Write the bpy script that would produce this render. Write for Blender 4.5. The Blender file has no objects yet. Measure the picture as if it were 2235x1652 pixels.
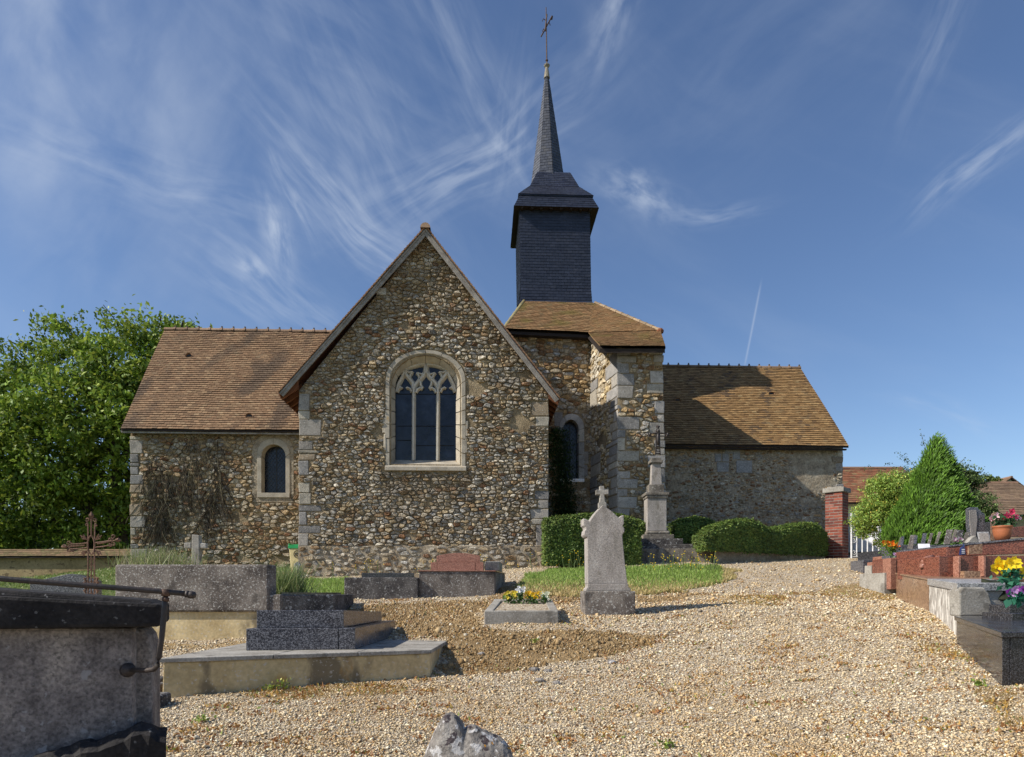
import bpy, math, random
import numpy as np
from mathutils import Vector, noise as mnoise
from mathutils.geometry import delaunay_2d_cdt
R = math.radians
rng = random.Random(7)
nr = np.random.RandomState(11)
scn = bpy.context.scene
col = scn.collection

# ------------------------------------------------------------------ camera, sky, sun, exposure
EYE = 1.65
F = 1500.0; CX = 1117.5; HY = 1293.0
cd = bpy.data.cameras.new('camera'); cam = bpy.data.objects.new('camera', cd); col.objects.link(cam)
cam.location = (0, 0, EYE); cam.rotation_euler = (R(90), 0, 0)
cd.sensor_width = 36.0; cd.lens = 36.0*F/2235.0; cd.shift_y = (HY-826.0)/2235.0
cd.clip_start = 0.05; cd.clip_end = 5000
scn.camera = cam
SUN_AZ = R(17); SUN_EL = R(38)
to_sun = Vector((-math.cos(SUN_AZ)*math.cos(SUN_EL), -math.sin(SUN_AZ)*math.cos(SUN_EL), math.sin(SUN_EL)))
ld = bpy.data.lights.new('sun', 'SUN'); ld.energy = 5.0; ld.angle = R(0.5); ld.color = (1.0, 0.93, 0.82)
sun = bpy.data.objects.new('sun', ld); col.objects.link(sun)
sun.rotation_euler = to_sun.to_track_quat('Z', 'Y').to_euler(); sun.location = (-20, -10, 30)
scn.view_settings.view_transform = 'Standard'; scn.view_settings.look = 'None'
scn.view_settings.exposure = 0.25; scn.view_settings.gamma = 1.0; scn.view_settings.use_curve_mapping = False

world = bpy.data.worlds.new('World'); scn.world = world; world.use_nodes = True
def make_world():
    nt = world.node_tree; nt.nodes.clear(); N = nt.nodes; L = nt.links
    out = N.new('ShaderNodeOutputWorld'); bg = N.new('ShaderNodeBackground'); L.new(bg.outputs[0], out.inputs[0])
    sky = N.new('ShaderNodeTexSky'); sky.sky_type = 'NISHITA'; sky.sun_disc = False
    sky.sun_elevation = SUN_EL; sky.sun_rotation = math.atan2(to_sun.x, to_sun.y) % (2*math.pi)
    sky.air_density = 1.0; sky.dust_density = 0.6; sky.ozone_density = 3.0; sky.altitude = 200
    bg.inputs['Strength'].default_value = 0.094
    def val(x):
        return x
    def math_(op, a, b=None, c=None):
        n = N.new('ShaderNodeMath'); n.operation = op
        for i, v in enumerate((a, b, c)):
            if v is None: continue
            if hasattr(v, 'default_value') or hasattr(v, 'links'): L.new(v, n.inputs[i])
            else: n.inputs[i].default_value = v
        return n.outputs[0]
    tc = N.new('ShaderNodeTexCoord'); sep = N.new('ShaderNodeSeparateXYZ'); L.new(tc.outputs['Generated'], sep.inputs[0])
    az = math_('ARCTAN2', sep.outputs[0], sep.outputs[1]); el = math_('ARCSINE', sep.outputs[2])
    # soft warp of the sky coordinates
    cmb = N.new('ShaderNodeCombineXYZ'); L.new(az, cmb.inputs[0]); L.new(el, cmb.inputs[1])
    wn = N.new('ShaderNodeTexNoise'); wn.inputs['Scale'].default_value = 5.0; wn.inputs['Detail'].default_value = 1.5
    L.new(cmb.outputs[0], wn.inputs['Vector'])
    ws = N.new('ShaderNodeSeparateColor'); L.new(wn.outputs['Color'], ws.inputs[0])
    azw = math_('ADD', az, math_('MULTIPLY', math_('SUBTRACT', ws.outputs[0], 0.5), 0.055))
    elw = math_('ADD', el, math_('MULTIPLY', math_('SUBTRACT', ws.outputs[1], 0.5), 0.05))
    def streak(ang, sc=3.0, stretch=7.0, seed=0.0, lo=0.5, hi=0.8):
        c, s = math.cos(ang), math.sin(ang)
        a = math_('ADD', math_('MULTIPLY', azw, c), math_('MULTIPLY', elw, s))
        b = math_('SUBTRACT', math_('MULTIPLY', elw, c), math_('MULTIPLY', azw, s))
        cm = N.new('ShaderNodeCombineXYZ'); L.new(math_('MULTIPLY', a, sc), cm.inputs[0]); L.new(math_('MULTIPLY', b, sc*stretch), cm.inputs[1])
        cm.inputs[2].default_value = seed
        tn = N.new('ShaderNodeTexNoise'); tn.inputs['Scale'].default_value = 1.0; tn.inputs['Detail'].default_value = 7
        tn.inputs['Roughness'].default_value = 0.52; tn.inputs['Distortion'].default_value = 0.25; L.new(cm.outputs[0], tn.inputs['Vector'])
        mr = N.new('ShaderNodeMapRange'); mr.interpolation_type = 'SMOOTHSTEP'; L.new(tn.outputs[0], mr.inputs[0])
        mr.inputs[1].default_value = lo; mr.inputs[2].default_value = hi
        return mr.outputs[0], a, b
    def ae(px, py):
        x = (px-CX)/F; z = (HY-py)/F; return math.atan2(x, 1.0), math.atan2(z, math.sqrt(1+x*x))
    tot = None
    # px, py centre; half-lengths along and across (in px); angle (deg, up to the right); strength; streak stretch; scale
    patches = [(110, 180, 300, 230, 40, 0.95, 1.2, 3), (330, 300, 420, 260, 60, 0.42, 1.6, 3),
               (1010, 130, 300, 60, -50, 0.42, 4, 4), (1335, 40, 90, 35, 50, 0.75, 2, 8),
               (1040, 350, 260, 55, 25, 0.75, 6, 4), (790, 290, 260, 110, -52, 0.40, 4, 4),
               (760, 440, 240, 45, -35, 0.65, 6, 5), (330, 385, 400, 60, -5, 0.45, 5, 4),
               (600, 510, 70, 34, -75, 1.1, 2, 9), (540, 585, 40, 24, -30, 1.2, 1.6, 9), (625, 640, 210, 50, -32, 0.60, 5, 5),
               (540, 645, 150, 40, -30, 0.55, 5, 5), (640, 425, 80, 22, -55, 0.8, 4, 7), (800, 520, 200, 45, -35, 0.45, 7, 5),
               (1395, 415, 95, 32, -22, 1.15, 2, 9), (1560, 452, 100, 16, 0, 0.5, 5, 8),
               (2130, 380, 150, 32, 24, 0.85, 5, 7), (2050, 60, 180, 45, 60, 0.35, 5, 5),
               (2060, 905, 130, 22, -28, 0.5, 5, 6), (1700, 80, 500, 160, 20, 0.14, 3, 3),
               (1110, 270, 110, 40, 75, 0.35, 5, 5), (700, 60, 500, 120, -20, 0.22, 4, 4)]
    for i, (px, py, la, lb, ang, stg, stch, sc) in enumerate(patches):
        a0, e0 = ae(px, py); th = R(ang)
        s_, a, b = streak(th, sc*3.0, stch, i*3.7, 0.30, 0.78)
        ca = a0*math.cos(th)+e0*math.sin(th); cb = e0*math.cos(th)-a0*math.sin(th)
        k = 1.0/F*math.cos(a0)**2*0.96
        da = math_('DIVIDE', math_('SUBTRACT', a, ca), la*k*0.95); db = math_('DIVIDE', math_('SUBTRACT', b, cb), lb*k*1.05)
        g = math_('EXPONENT', math_('MULTIPLY', math_('ADD', math_('MULTIPLY', da, da), math_('MULTIPLY', db, db)), -1.0))
        v = math_('MULTIPLY', math_('MULTIPLY', g, s_), stg)
        tot = v if tot is None else math_('ADD', tot, v)
    # thin general veil everywhere
    g, _, _ = streak(R(-30), 3.2, 4.0, 91.0, 0.42, 0.9)
    tot = math_('ADD', tot, math_('MULTIPLY', g, 0.16))
    # contrail
    a1, e1 = ae(1660, 622); a2, e2 = ae(1625, 800)
    th = math.atan2(e1-e2, a1-a2); c, s = math.cos(th), math.sin(th)
    a = math_('ADD', math_('MULTIPLY', az, c), math_('MULTIPLY', el, s)); b = math_('SUBTRACT', math_('MULTIPLY', el, c), math_('MULTIPLY', az, s))
    b0 = e1*c-a1*s; am = ((a1+a2)*c+(e1+e2)*s)/2; ah = math.hypot(a1-a2, e1-e2)/2
    db = math_('DIVIDE', math_('SUBTRACT', b, b0), 0.0013); g = math_('EXPONENT', math_('MULTIPLY', math_('MULTIPLY', db, db), -1.0))
    da = math_('DIVIDE', math_('SUBTRACT', a, am), ah); da4 = math_('POWER', math_('ABSOLUTE', da), 8.0)
    tot = math_('ADD', tot, math_('MULTIPLY', math_('MULTIPLY', g, math_('EXPONENT', math_('MULTIPLY', da4, -1.0))), 0.5))
    tot = math_('MINIMUM', math_('MULTIPLY', tot, 0.50), 0.75)
    # colour of the clear air: nudge Nishita towards the photographed blue
    hs = N.new('ShaderNodeHueSaturation'); hs.inputs['Saturation'].default_value = 1.06; hs.inputs['Value'].default_value = 1.2
    hs.inputs['Hue'].default_value = 0.505
    L.new(sky.outputs[0], hs.inputs['Color'])
    mx = N.new('ShaderNodeMix'); mx.data_type = 'RGBA'; L.new(tot, mx.inputs[0]); L.new(hs.outputs[0], mx.inputs[6])
    mx.inputs[7].default_value = (5.6, 6.3, 7.4, 1)
    L.new(mx.outputs[2], bg.inputs['Color'])
make_world()

# ------------------------------------------------------------------ coordinates
def P(px, py, d):
    return Vector(((px-CX)/F*d, d, EYE+(HY-py)/F*d))
def PZ(px, z, d):
    return Vector(((px-CX)/F*d, d, EYE+z))
CA = R(2.5); U = Vector((math.cos(CA), math.sin(CA), 0)); NN = Vector((-math.sin(CA), math.cos(CA), 0)); ZZ = Vector((0, 0, 1))
def cu(px, py, n):
    x = (px-CX)/F; rn = -x*math.sin(CA)+math.cos(CA); t = n/rn
    return t*(x*math.cos(CA)+math.sin(CA)), t*(HY-py)/F
def C(u, n, z):
    v = U*u+NN*n; return Vector((v.x, v.y, EYE+z))
def PC(px, py, n):
    u, z = cu(px, py, n); return C(u, n, z)

# ------------------------------------------------------------------ materials
def material(name, cols, scale=3.0, rough=0.85, bump=0.3, bscale=30.0, attr=False, spots=None, streak=None, spec=0.3,
             detail=6, bdist=0.02, metallic=0.0, fine=0.25, stretch=(1, 1, 1)):
    m = bpy.data.materials.new(name); m.use_nodes = True; nt = m.node_tree; N = nt.nodes; L = nt.links
    b = N['Principled BSDF']; b.inputs['Roughness'].default_value = rough; b.inputs['Metallic'].default_value = metallic
    b.inputs['Specular IOR Level'].default_value = spec
    geo = N.new('ShaderNodeNewGeometry'); pos = geo.outputs['Position']
    vm = N.new('ShaderNodeVectorMath'); vm.operation = 'MULTIPLY'; L.new(pos, vm.inputs[0]); vm.inputs[1].default_value = stretch
    n1 = N.new('ShaderNodeTexNoise'); n1.inputs['Scale'].default_value = scale; n1.inputs['Detail'].default_value = detail
    n1.inputs['Roughness'].default_value = 0.6; L.new(vm.outputs[0], n1.inputs['Vector'])
    cr = N.new('ShaderNodeValToRGB'); L.new(n1.outputs[0], cr.inputs[0])
    k = len(cols); e = cr.color_ramp.elements
    for i, c in enumerate(cols):
        p = 0.32+0.36*i/max(1, k-1)
        if i < 2: el = e[i]; el.position = p
        else: el = e.new(p)
        el.color = (*c, 1)
    if k == 1: e[1].position = 0.9; e[1].color = (*cols[0], 1)
    c = cr.outputs[0]
    def mix(fac, a, bb, mode='MIX'):
        mx = N.new('ShaderNodeMix'); mx.data_type = 'RGBA'; mx.blend_type = mode
        for s_, v in ((0, fac), (6, a), (7, bb)):
            if hasattr(v, 'links'): L.new(v, mx.inputs[s_])
            else: mx.inputs[s_].default_value = v if s_ == 0 else (*v, 1)
        return mx.outputs[2]
    if attr:
        at = N.new('ShaderNodeAttribute'); at.attribute_name = 'Col'
        c = mix(1.0, c, at.outputs['Color'], 'MULTIPLY')
    if fine:
        n2 = N.new('ShaderNodeTexNoise'); n2.inputs['Scale'].default_value = bscale*1.3; n2.inputs['Detail'].default_value = 4; L.new(pos, n2.inputs['Vector'])
        mr = N.new('ShaderNodeMapRange'); L.new(n2.outputs[0], mr.inputs[0]); mr.inputs[1].default_value = 0.3; mr.inputs[2].default_value = 0.7
        mr.inputs[3].default_value = 1-fine; mr.inputs[4].default_value = 1+fine
        cc = N.new('ShaderNodeCombineColor')
        for i in range(3): L.new(mr.outputs[0], cc.inputs[i])
        c = mix(1.0, c, cc.outputs[0], 'MULTIPLY')
    for sp in (spots or []):
        sc, thr, wid, colr, amt = sp[:5]
        n3 = N.new('ShaderNodeTexNoise'); n3.inputs['Scale'].default_value = sc; n3.inputs['Detail'].default_value = 5
        n3.inputs['Roughness'].default_value = 0.55
        off = N.new('ShaderNodeVectorMath'); off.operation = 'MULTIPLY_ADD'; L.new(pos, off.inputs[0])
        off.inputs[1].default_value = sp[5] if len(sp) > 5 else (1, 1, 1); off.inputs[2].default_value = (sc*7.3, thr*31, amt*17)
        L.new(off.outputs[0], n3.inputs['Vector'])
        mr = N.new('ShaderNodeMapRange'); mr.interpolation_type = 'SMOOTHSTEP'; L.new(n3.outputs[0], mr.inputs[0])
        mr.inputs[1].default_value = thr; mr.inputs[2].default_value = thr+wid; mr.inputs[4].default_value = amt
        c = mix(mr.outputs[0], c, colr)
    L.new(c, b.inputs['Base Color'])
    if bump:
        nb = N.new('ShaderNodeTexNoise'); nb.inputs['Scale'].default_value = bscale; nb.inputs['Detail'].default_value = 7
        nb.inputs['Roughness'].default_value = 0.65; L.new(pos, nb.inputs['Vector'])
        bp = N.new('ShaderNodeBump'); bp.inputs['Strength'].default_value = bump; bp.inputs['Distance'].default_value = bdist
        L.new(nb.outputs[0], bp.inputs['Height']); L.new(bp.outputs[0], b.inputs['Normal'])
    return m
def speckle(name, c1, c2, c3, scale, rough, spec=0.5):
    m = bpy.data.materials.new(name); m.use_nodes = True; nt = m.node_tree; N = nt.nodes; L = nt.links
    b = N['Principled BSDF']; b.inputs['Roughness'].default_value = rough; b.inputs['Specular IOR Level'].default_value = spec
    geo = N.new('ShaderNodeNewGeometry')
    v = N.new('ShaderNodeTexVoronoi'); v.inputs['Scale'].default_value = scale; L.new(geo.outputs['Position'], v.inputs['Vector'])
    sc = N.new('ShaderNodeSeparateColor'); L.new(v.outputs['Color'], sc.inputs[0])
    cr = N.new('ShaderNodeValToRGB'); L.new(sc.outputs[0], cr.inputs[0]); e = cr.color_ramp.elements
    cr.color_ramp.interpolation = 'LINEAR'
    e[0].position = 0.15; e[0].color = (*c2, 1); e[1].position = 0.55; e[1].color = (*c1, 1); x = e.new(0.95); x.color = (*c3, 1)
    n = N.new('ShaderNodeTexNoise'); n.inputs['Scale'].default_value = 3; n.inputs['Detail'].default_value = 5; L.new(geo.outputs['Position'], n.inputs['Vector'])
    mr = N.new('ShaderNodeMapRange'); L.new(n.outputs[0], mr.inputs[0]); mr.inputs[1].default_value = .3; mr.inputs[2].default_value = .7; mr.inputs[3].default_value = rough; mr.inputs[4].default_value = min(1, rough+0.2)
    L.new(mr.outputs[0], b.inputs['Roughness'])
    L.new(cr.outputs[0], b.inputs['Base Color'])
    return m
def leafmat(name, trans=0.35, rough=0.55):
    m = bpy.data.materials.new(name); m.use_nodes = True; nt = m.node_tree; N = nt.nodes; L = nt.links
    b = N['Principled BSDF']; b.inputs['Roughness'].default_value = rough; b.inputs['Specular IOR Level'].default_value = 0.35
    at = N.new('ShaderNodeAttribute'); at.attribute_name = 'Col'; L.new(at.outputs['Color'], b.inputs['Base Color'])
    t = N.new('ShaderNodeBsdfTranslucent')
    hs = N.new('ShaderNodeHueSaturation'); hs.inputs['Value'].default_value = 1.5; hs.inputs['Hue'].default_value = 0.485; L.new(at.outputs['Color'], hs.inputs['Color']); L.new(hs.outputs[0], t.inputs[0])
    mx = N.new('ShaderNodeMixShader'); mx.inputs[0].default_value = trans; L.new(b.outputs[0], mx.inputs[1]); L.new(t.outputs[0], mx.inputs[2])
    L.new(mx.outputs[0], N['Material Output'].inputs[0])
    return m
def flatmat(name, c, rough=0.5, spec=0.4, metallic=0.0):
    return material(name, [tuple(x*0.88 for x in c), tuple(min(1, x*1.1) for x in c)], scale=6, rough=rough, bump=0.08, bscale=60, spec=spec, metallic=metallic, fine=0.08)

W1 = [(0.75, 0.75, 0.75), (1.15, 1.15, 1.15)]
MAT = {}
MAT['stone'] = material('rubble_stone', [(.5, .42, .34), (1.0, .97, .92), (1.45, 1.45, 1.45)], scale=11, attr=True, bump=1.0, bscale=24, bdist=0.05, fine=0.4,
                        spots=[(7, 0.56, 0.10, (0.30, 0.19, 0.09), 0.55), (22, 0.60, 0.06, (0.50, 0.48, 0.42), 0.55), (14, 0.63, 0.05, (0.05, 0.04, 0.035), 0.5)])
MAT['mortar'] = material('lime_mortar', [(0.16, 0.12, 0.07), (0.28, 0.215, 0.13), (0.38, 0.30, 0.19)], scale=2.2, bump=1.0, bscale=22, bdist=0.04, fine=0.35)
MAT['render'] = material('old_render', [(0.21, 0.17, 0.12), (0.32, 0.265, 0.19), (0.42, 0.37, 0.285)], scale=2.8, bump=0.9, bscale=14, bdist=0.04, fine=0.3,
                         spots=[(6, 0.60, 0.1, (0.13, 0.105, 0.08), 0.6)])
MAT['ashlar'] = material('limestone_ashlar', W1, scale=5, attr=True, bump=0.8, bscale=35, bdist=0.015, fine=0.25,
                         spots=[(30, 0.58, 0.05, (0.55, 0.53, 0.48), 0.5), (18, 0.6, 0.06, (0.10, 0.095, 0.085), 0.6)])
MAT['dressed'] = material('dressed_limestone', [(0.30, 0.265, 0.21), (0.48, 0.43, 0.345)], scale=3.5, bump=0.4, bscale=40, bdist=0.01, fine=0.15,
                          spots=[(24, 0.62, 0.05, (0.20, 0.18, 0.15), 0.5), (6, 0.64, 0.05, (0.45, 0.28, 0.08), 0.5)])
MAT['palestone'] = material('pale_tracery_stone', [(0.46, 0.42, 0.35), (0.60, 0.56, 0.48)], scale=5, bump=0.3, bscale=40, bdist=0.008, fine=0.12)
MAT['tile'] = material('clay_tile', W1, scale=14, attr=True, bump=0.4, bscale=60, bdist=0.006, fine=0.2, rough=0.9)
MAT['slate'] = material('roof_slate', W1, scale=8, attr=True, bump=0.25, bscale=50, bdist=0.004, fine=0.15, rough=0.42, spec=0.5)
MAT['timber'] = material('weathered_timber', [(0.17, 0.15, 0.13), (0.34, 0.32, 0.29)], scale=4, bump=0.5, bscale=30, fine=0.25)
MAT['oldwood'] = material('red_brown_timber', [(0.12, 0.05, 0.025), (0.25, 0.10, 0.05)], scale=4, bump=0.3, bscale=30, fine=0.2)
MAT['underlay'] = material('roof_underlay', [(0.03, 0.022, 0.018)], scale=4, bump=0.1, fine=0.1)
MAT['glass'] = flatmat('dark_window_glass', (0.008, 0.012, 0.026), rough=0.22, spec=0.35)
MAT['lead'] = flatmat('window_lead', (0.05, 0.055, 0.065), rough=0.5)
MAT['iron'] = material('rusty_iron', [(0.05, 0.03, 0.025), (0.13, 0.075, 0.05)], scale=12, bump=0.3, bscale=60, fine=0.3, rough=0.7)
MAT['darkconcrete'] = material('blackened_limestone', [(0.07, 0.062, 0.052), (0.17, 0.15, 0.125), (0.27, 0.24, 0.20)], scale=3.2, bump=0.8, bscale=40, bdist=0.012, fine=0.35, stretch=(1, 1, .5),
                              spots=[(20, 0.60, 0.04, (0.42, 0.41, 0.37), 0.7), (4, 0.58, 0.1, (0.035, 0.03, 0.027), 0.7)])
MAT['lidblack'] = material('near_black_stone', [(0.010, 0.009, 0.010), (0.03, 0.027, 0.027)], scale=5, bump=0.9, bscale=35, bdist=0.012, fine=0.4, spots=[(24, 0.64, 0.04, (0.22, 0.22, 0.22), 0.5)])
MAT['rust'] = material('rusted_wrought_iron', [(0.10, 0.055, 0.035), (0.22, 0.13, 0.09)], scale=12, bump=0.3, bscale=60, fine=0.3, rough=0.85)
MAT['cast'] = material('dark_iron', [(0.02, 0.018, 0.017), (0.05, 0.035, 0.03)], scale=9, bump=0.25, bscale=70, fine=0.3, rough=0.55, spec=0.5)
MAT['lichen'] = material('lichened_concrete', [(0.075, 0.062, 0.055), (0.16, 0.138, 0.12), (0.26, 0.23, 0.20)], scale=2.4, bump=0.8, bscale=45, bdist=0.012, fine=0.35,
                         spots=[(34, 0.57, 0.05, (0.46, 0.45, 0.42), 0.8), (3.2, 0.56, 0.12, (0.05, 0.042, 0.038), 0.7)])
MAT['darklichen'] = material('black_lichened_stone', [(0.03, 0.027, 0.028), (0.075, 0.068, 0.065), (0.16, 0.15, 0.14)], scale=3.0, bump=0.9, bscale=35, bdist=0.015, fine=0.4,
                             spots=[(16, 0.60, 0.04, (0.40, 0.40, 0.39), 0.75), (45, 0.60, 0.04, (0.34, 0.33, 0.31), 0.7)])
MAT['purplelichen'] = material('mauve_lichened_render', [(0.11, 0.095, 0.09), (0.20, 0.175, 0.165), (0.31, 0.27, 0.24)], scale=4.5, bump=0.8, bscale=40, bdist=0.012, fine=0.4,
                               spots=[(15, 0.62, 0.05, (0.34, 0.33, 0.33), 0.7), (42, 0.58, 0.06, (0.06, 0.054, 0.054), 0.5), (2.2, 0.60, 0.1, (0.22, 0.17, 0.11), 0.5)])
MAT['cream'] = material('cream_render', [(0.40, 0.30, 0.15), (0.64, 0.52, 0.30)], scale=2.0, bump=0.5, bscale=18, bdist=0.012, fine=0.15,
                        spots=[(1.7, 0.52, 0.09, (0.13, 0.105, 0.07), 0.8, (1, 1, .55)), (2.1, 0.58, 0.07, (0.48, 0.24, 0.04), 0.75, (1, 1, .5)), (30, 0.60, 0.05, (0.55, 0.53, 0.48), 0.6)])
MAT['granite'] = speckle('grey_granite', (0.085, 0.087, 0.10), (0.03, 0.03, 0.038), (0.22, 0.22, 0.24), 95, 0.12)
MAT['lightgranite'] = speckle('pale_granite', (0.36, 0.35, 0.34), (0.12, 0.12, 0.12), (0.55, 0.54, 0.52), 90, 0.3)
MAT['blackgranite'] = speckle('black_granite', (0.03, 0.03, 0.034), (0.015, 0.015, 0.018), (0.10, 0.10, 0.11), 110, 0.07)
MAT['redgranite'] = speckle('red_granite', (0.20, 0.065, 0.042), (0.07, 0.03, 0.025), (0.27, 0.11, 0.075), 75, 0.1)
MAT['pinkgranite'] = speckle('pink_granite', (0.32, 0.145, 0.10), (0.18, 0.08, 0.055), (0.42, 0.22, 0.16), 80, 0.2)
MAT['browngranite'] = speckle('brown_granite', (0.27, 0.16, 0.09), (0.15, 0.08, 0.05), (0.40, 0.26, 0.17), 45, 0.2)
MAT['concrete'] = material('grey_concrete', [(0.22, 0.20, 0.17), (0.38, 0.36, 0.32)], scale=3, bump=0.6, bscale=40, bdist=0.01, fine=0.25,
                           spots=[(3.5, 0.55, 0.1, (0.10, 0.09, 0.075), 0.6), (30, 0.6, 0.05, (0.5, 0.49, 0.46), 0.6)])
MAT['whitewash'] = material('flaking_whitewash', [(0.25, 0.22, 0.19), (0.55, 0.52, 0.47)], scale=5, bump=0.6, bscale=20, bdist=0.012, fine=0.2,
                            spots=[(7, 0.50, 0.04, (0.72, 0.69, 0.63), 0.9, (1, 1, .45)), (6, 0.60, 0.05, (0.17, 0.13, 0.11), 0.8, (1, 1, .5))])
MAT['glass'] = material('dark_window_glass', [(0.004, 0.005, 0.009), (0.012, 0.016, 0.028), (0.022, 0.03, 0.05)], scale=2.6, rough=0.18, bump=0.25, bscale=3.5, bdist=0.03, spec=0.4, fine=0.5)
MAT['stele'] = material('weathered_stele', [(0.23, 0.21, 0.185), (0.33, 0.30, 0.275), (0.41, 0.38, 0.35)], scale=4, bump=0.8, bscale=50, bdist=0.012, fine=0.3, stretch=(1, 1, .35),
                        spots=[(60, 0.58, 0.05, (0.10, 0.09, 0.075), 0.6), (5, 0.60, 0.08, (0.14, 0.12, 0.09), 0.6, (1, 1, .35)), (28, 0.64, 0.03, (0.52, 0.5, 0.45), 0.6)])
MAT['brick'] = material('red_brick', W1, scale=12, attr=True, bump=0.5, bscale=60, bdist=0.005, fine=0.25)
MAT['white'] = flatmat('white_paint', (0.78, 0.78, 0.80), rough=0.35)
MAT['carwhite'] = flatmat('white_car_paint', (0.75, 0.77, 0.80), rough=0.15, spec=0.6)
MAT['navy'] = flatmat('navy_car_paint', (0.02, 0.03, 0.10), rough=0.2, spec=0.6)
MAT['black'] = flatmat('black_plastic', (0.015, 0.015, 0.017), rough=0.5)
MAT['rubber'] = flatmat('tyre_rubber', (0.02, 0.02, 0.02), rough=0.8)
MAT['chrome'] = flatmat('headlight_glass', (0.5, 0.53, 0.56), rough=0.1, spec=0.8)
MAT['green'] = flatmat('green_plastic', (0.02, 0.33, 0.10), rough=0.4)
MAT['beige'] = flatmat('beige_plastic', (0.62, 0.53, 0.28), rough=0.5)
MAT['terracotta'] = flatmat('terracotta', (0.36, 0.12, 0.05), rough=0.5)
MAT['bark'] = material('bark', [(0.035, 0.028, 0.02), (0.10, 0.085, 0.065)], scale=8, bump=1.0, bscale=20, bdist=0.03, stretch=(1, 1, .3))
MAT['leaf'] = leafmat('foliage', 0.22)
MAT['hedge'] = leafmat('hedge_foliage', 0.15, 0.6)
MAT['petal'] = leafmat('petals', 0.25, 0.6)
MAT['core'] = material('shaded_twigs', [(0.012, 0.016, 0.008), (0.03, 0.035, 0.018)], scale=20, bump=0.6, bscale=40)
MAT['vine'] = leafmat('dead_vine_stems', 0.0, 0.9)
MAT['pebble'] = leafmat('gravel_pebbles', 0.0, 0.75)
MAT['clod'] = leafmat('earth_clods', 0.0, 0.95)
MAT['rock'] = material('lichened_rock', [(0.10, 0.09, 0.08), (0.22, 0.20, 0.18), (0.40, 0.375, 0.34)], scale=6, bump=0.9, bscale=30, bdist=0.02, fine=0.3,
                       spots=[(10, 0.60, 0.03, (0.05, 0.035, 0.04), 0.9), (12, 0.57, 0.04, (0.62, 0.61, 0.60), 0.7), (5.5, 0.66, 0.02, (0.62, 0.28, 0.02), 0.9)])
MAT['plaster'] = material('boundary_plaster', [(0.24, 0.18, 0.09), (0.34, 0.26, 0.14)], scale=1.2, bump=0.5, bscale=10, fine=0.2, spots=[(3.5, 0.60, 0.03, (0.10, 0.07, 0.04), 0.8, (1, 1, 1.6))])
MAT['housewall'] = flatmat('pale_house_wall', (0.62, 0.60, 0.55), rough=0.9)
MAT['ochrewall'] = flatmat('ochre_house_wall', (0.42, 0.33, 0.20), rough=0.9)

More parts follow.
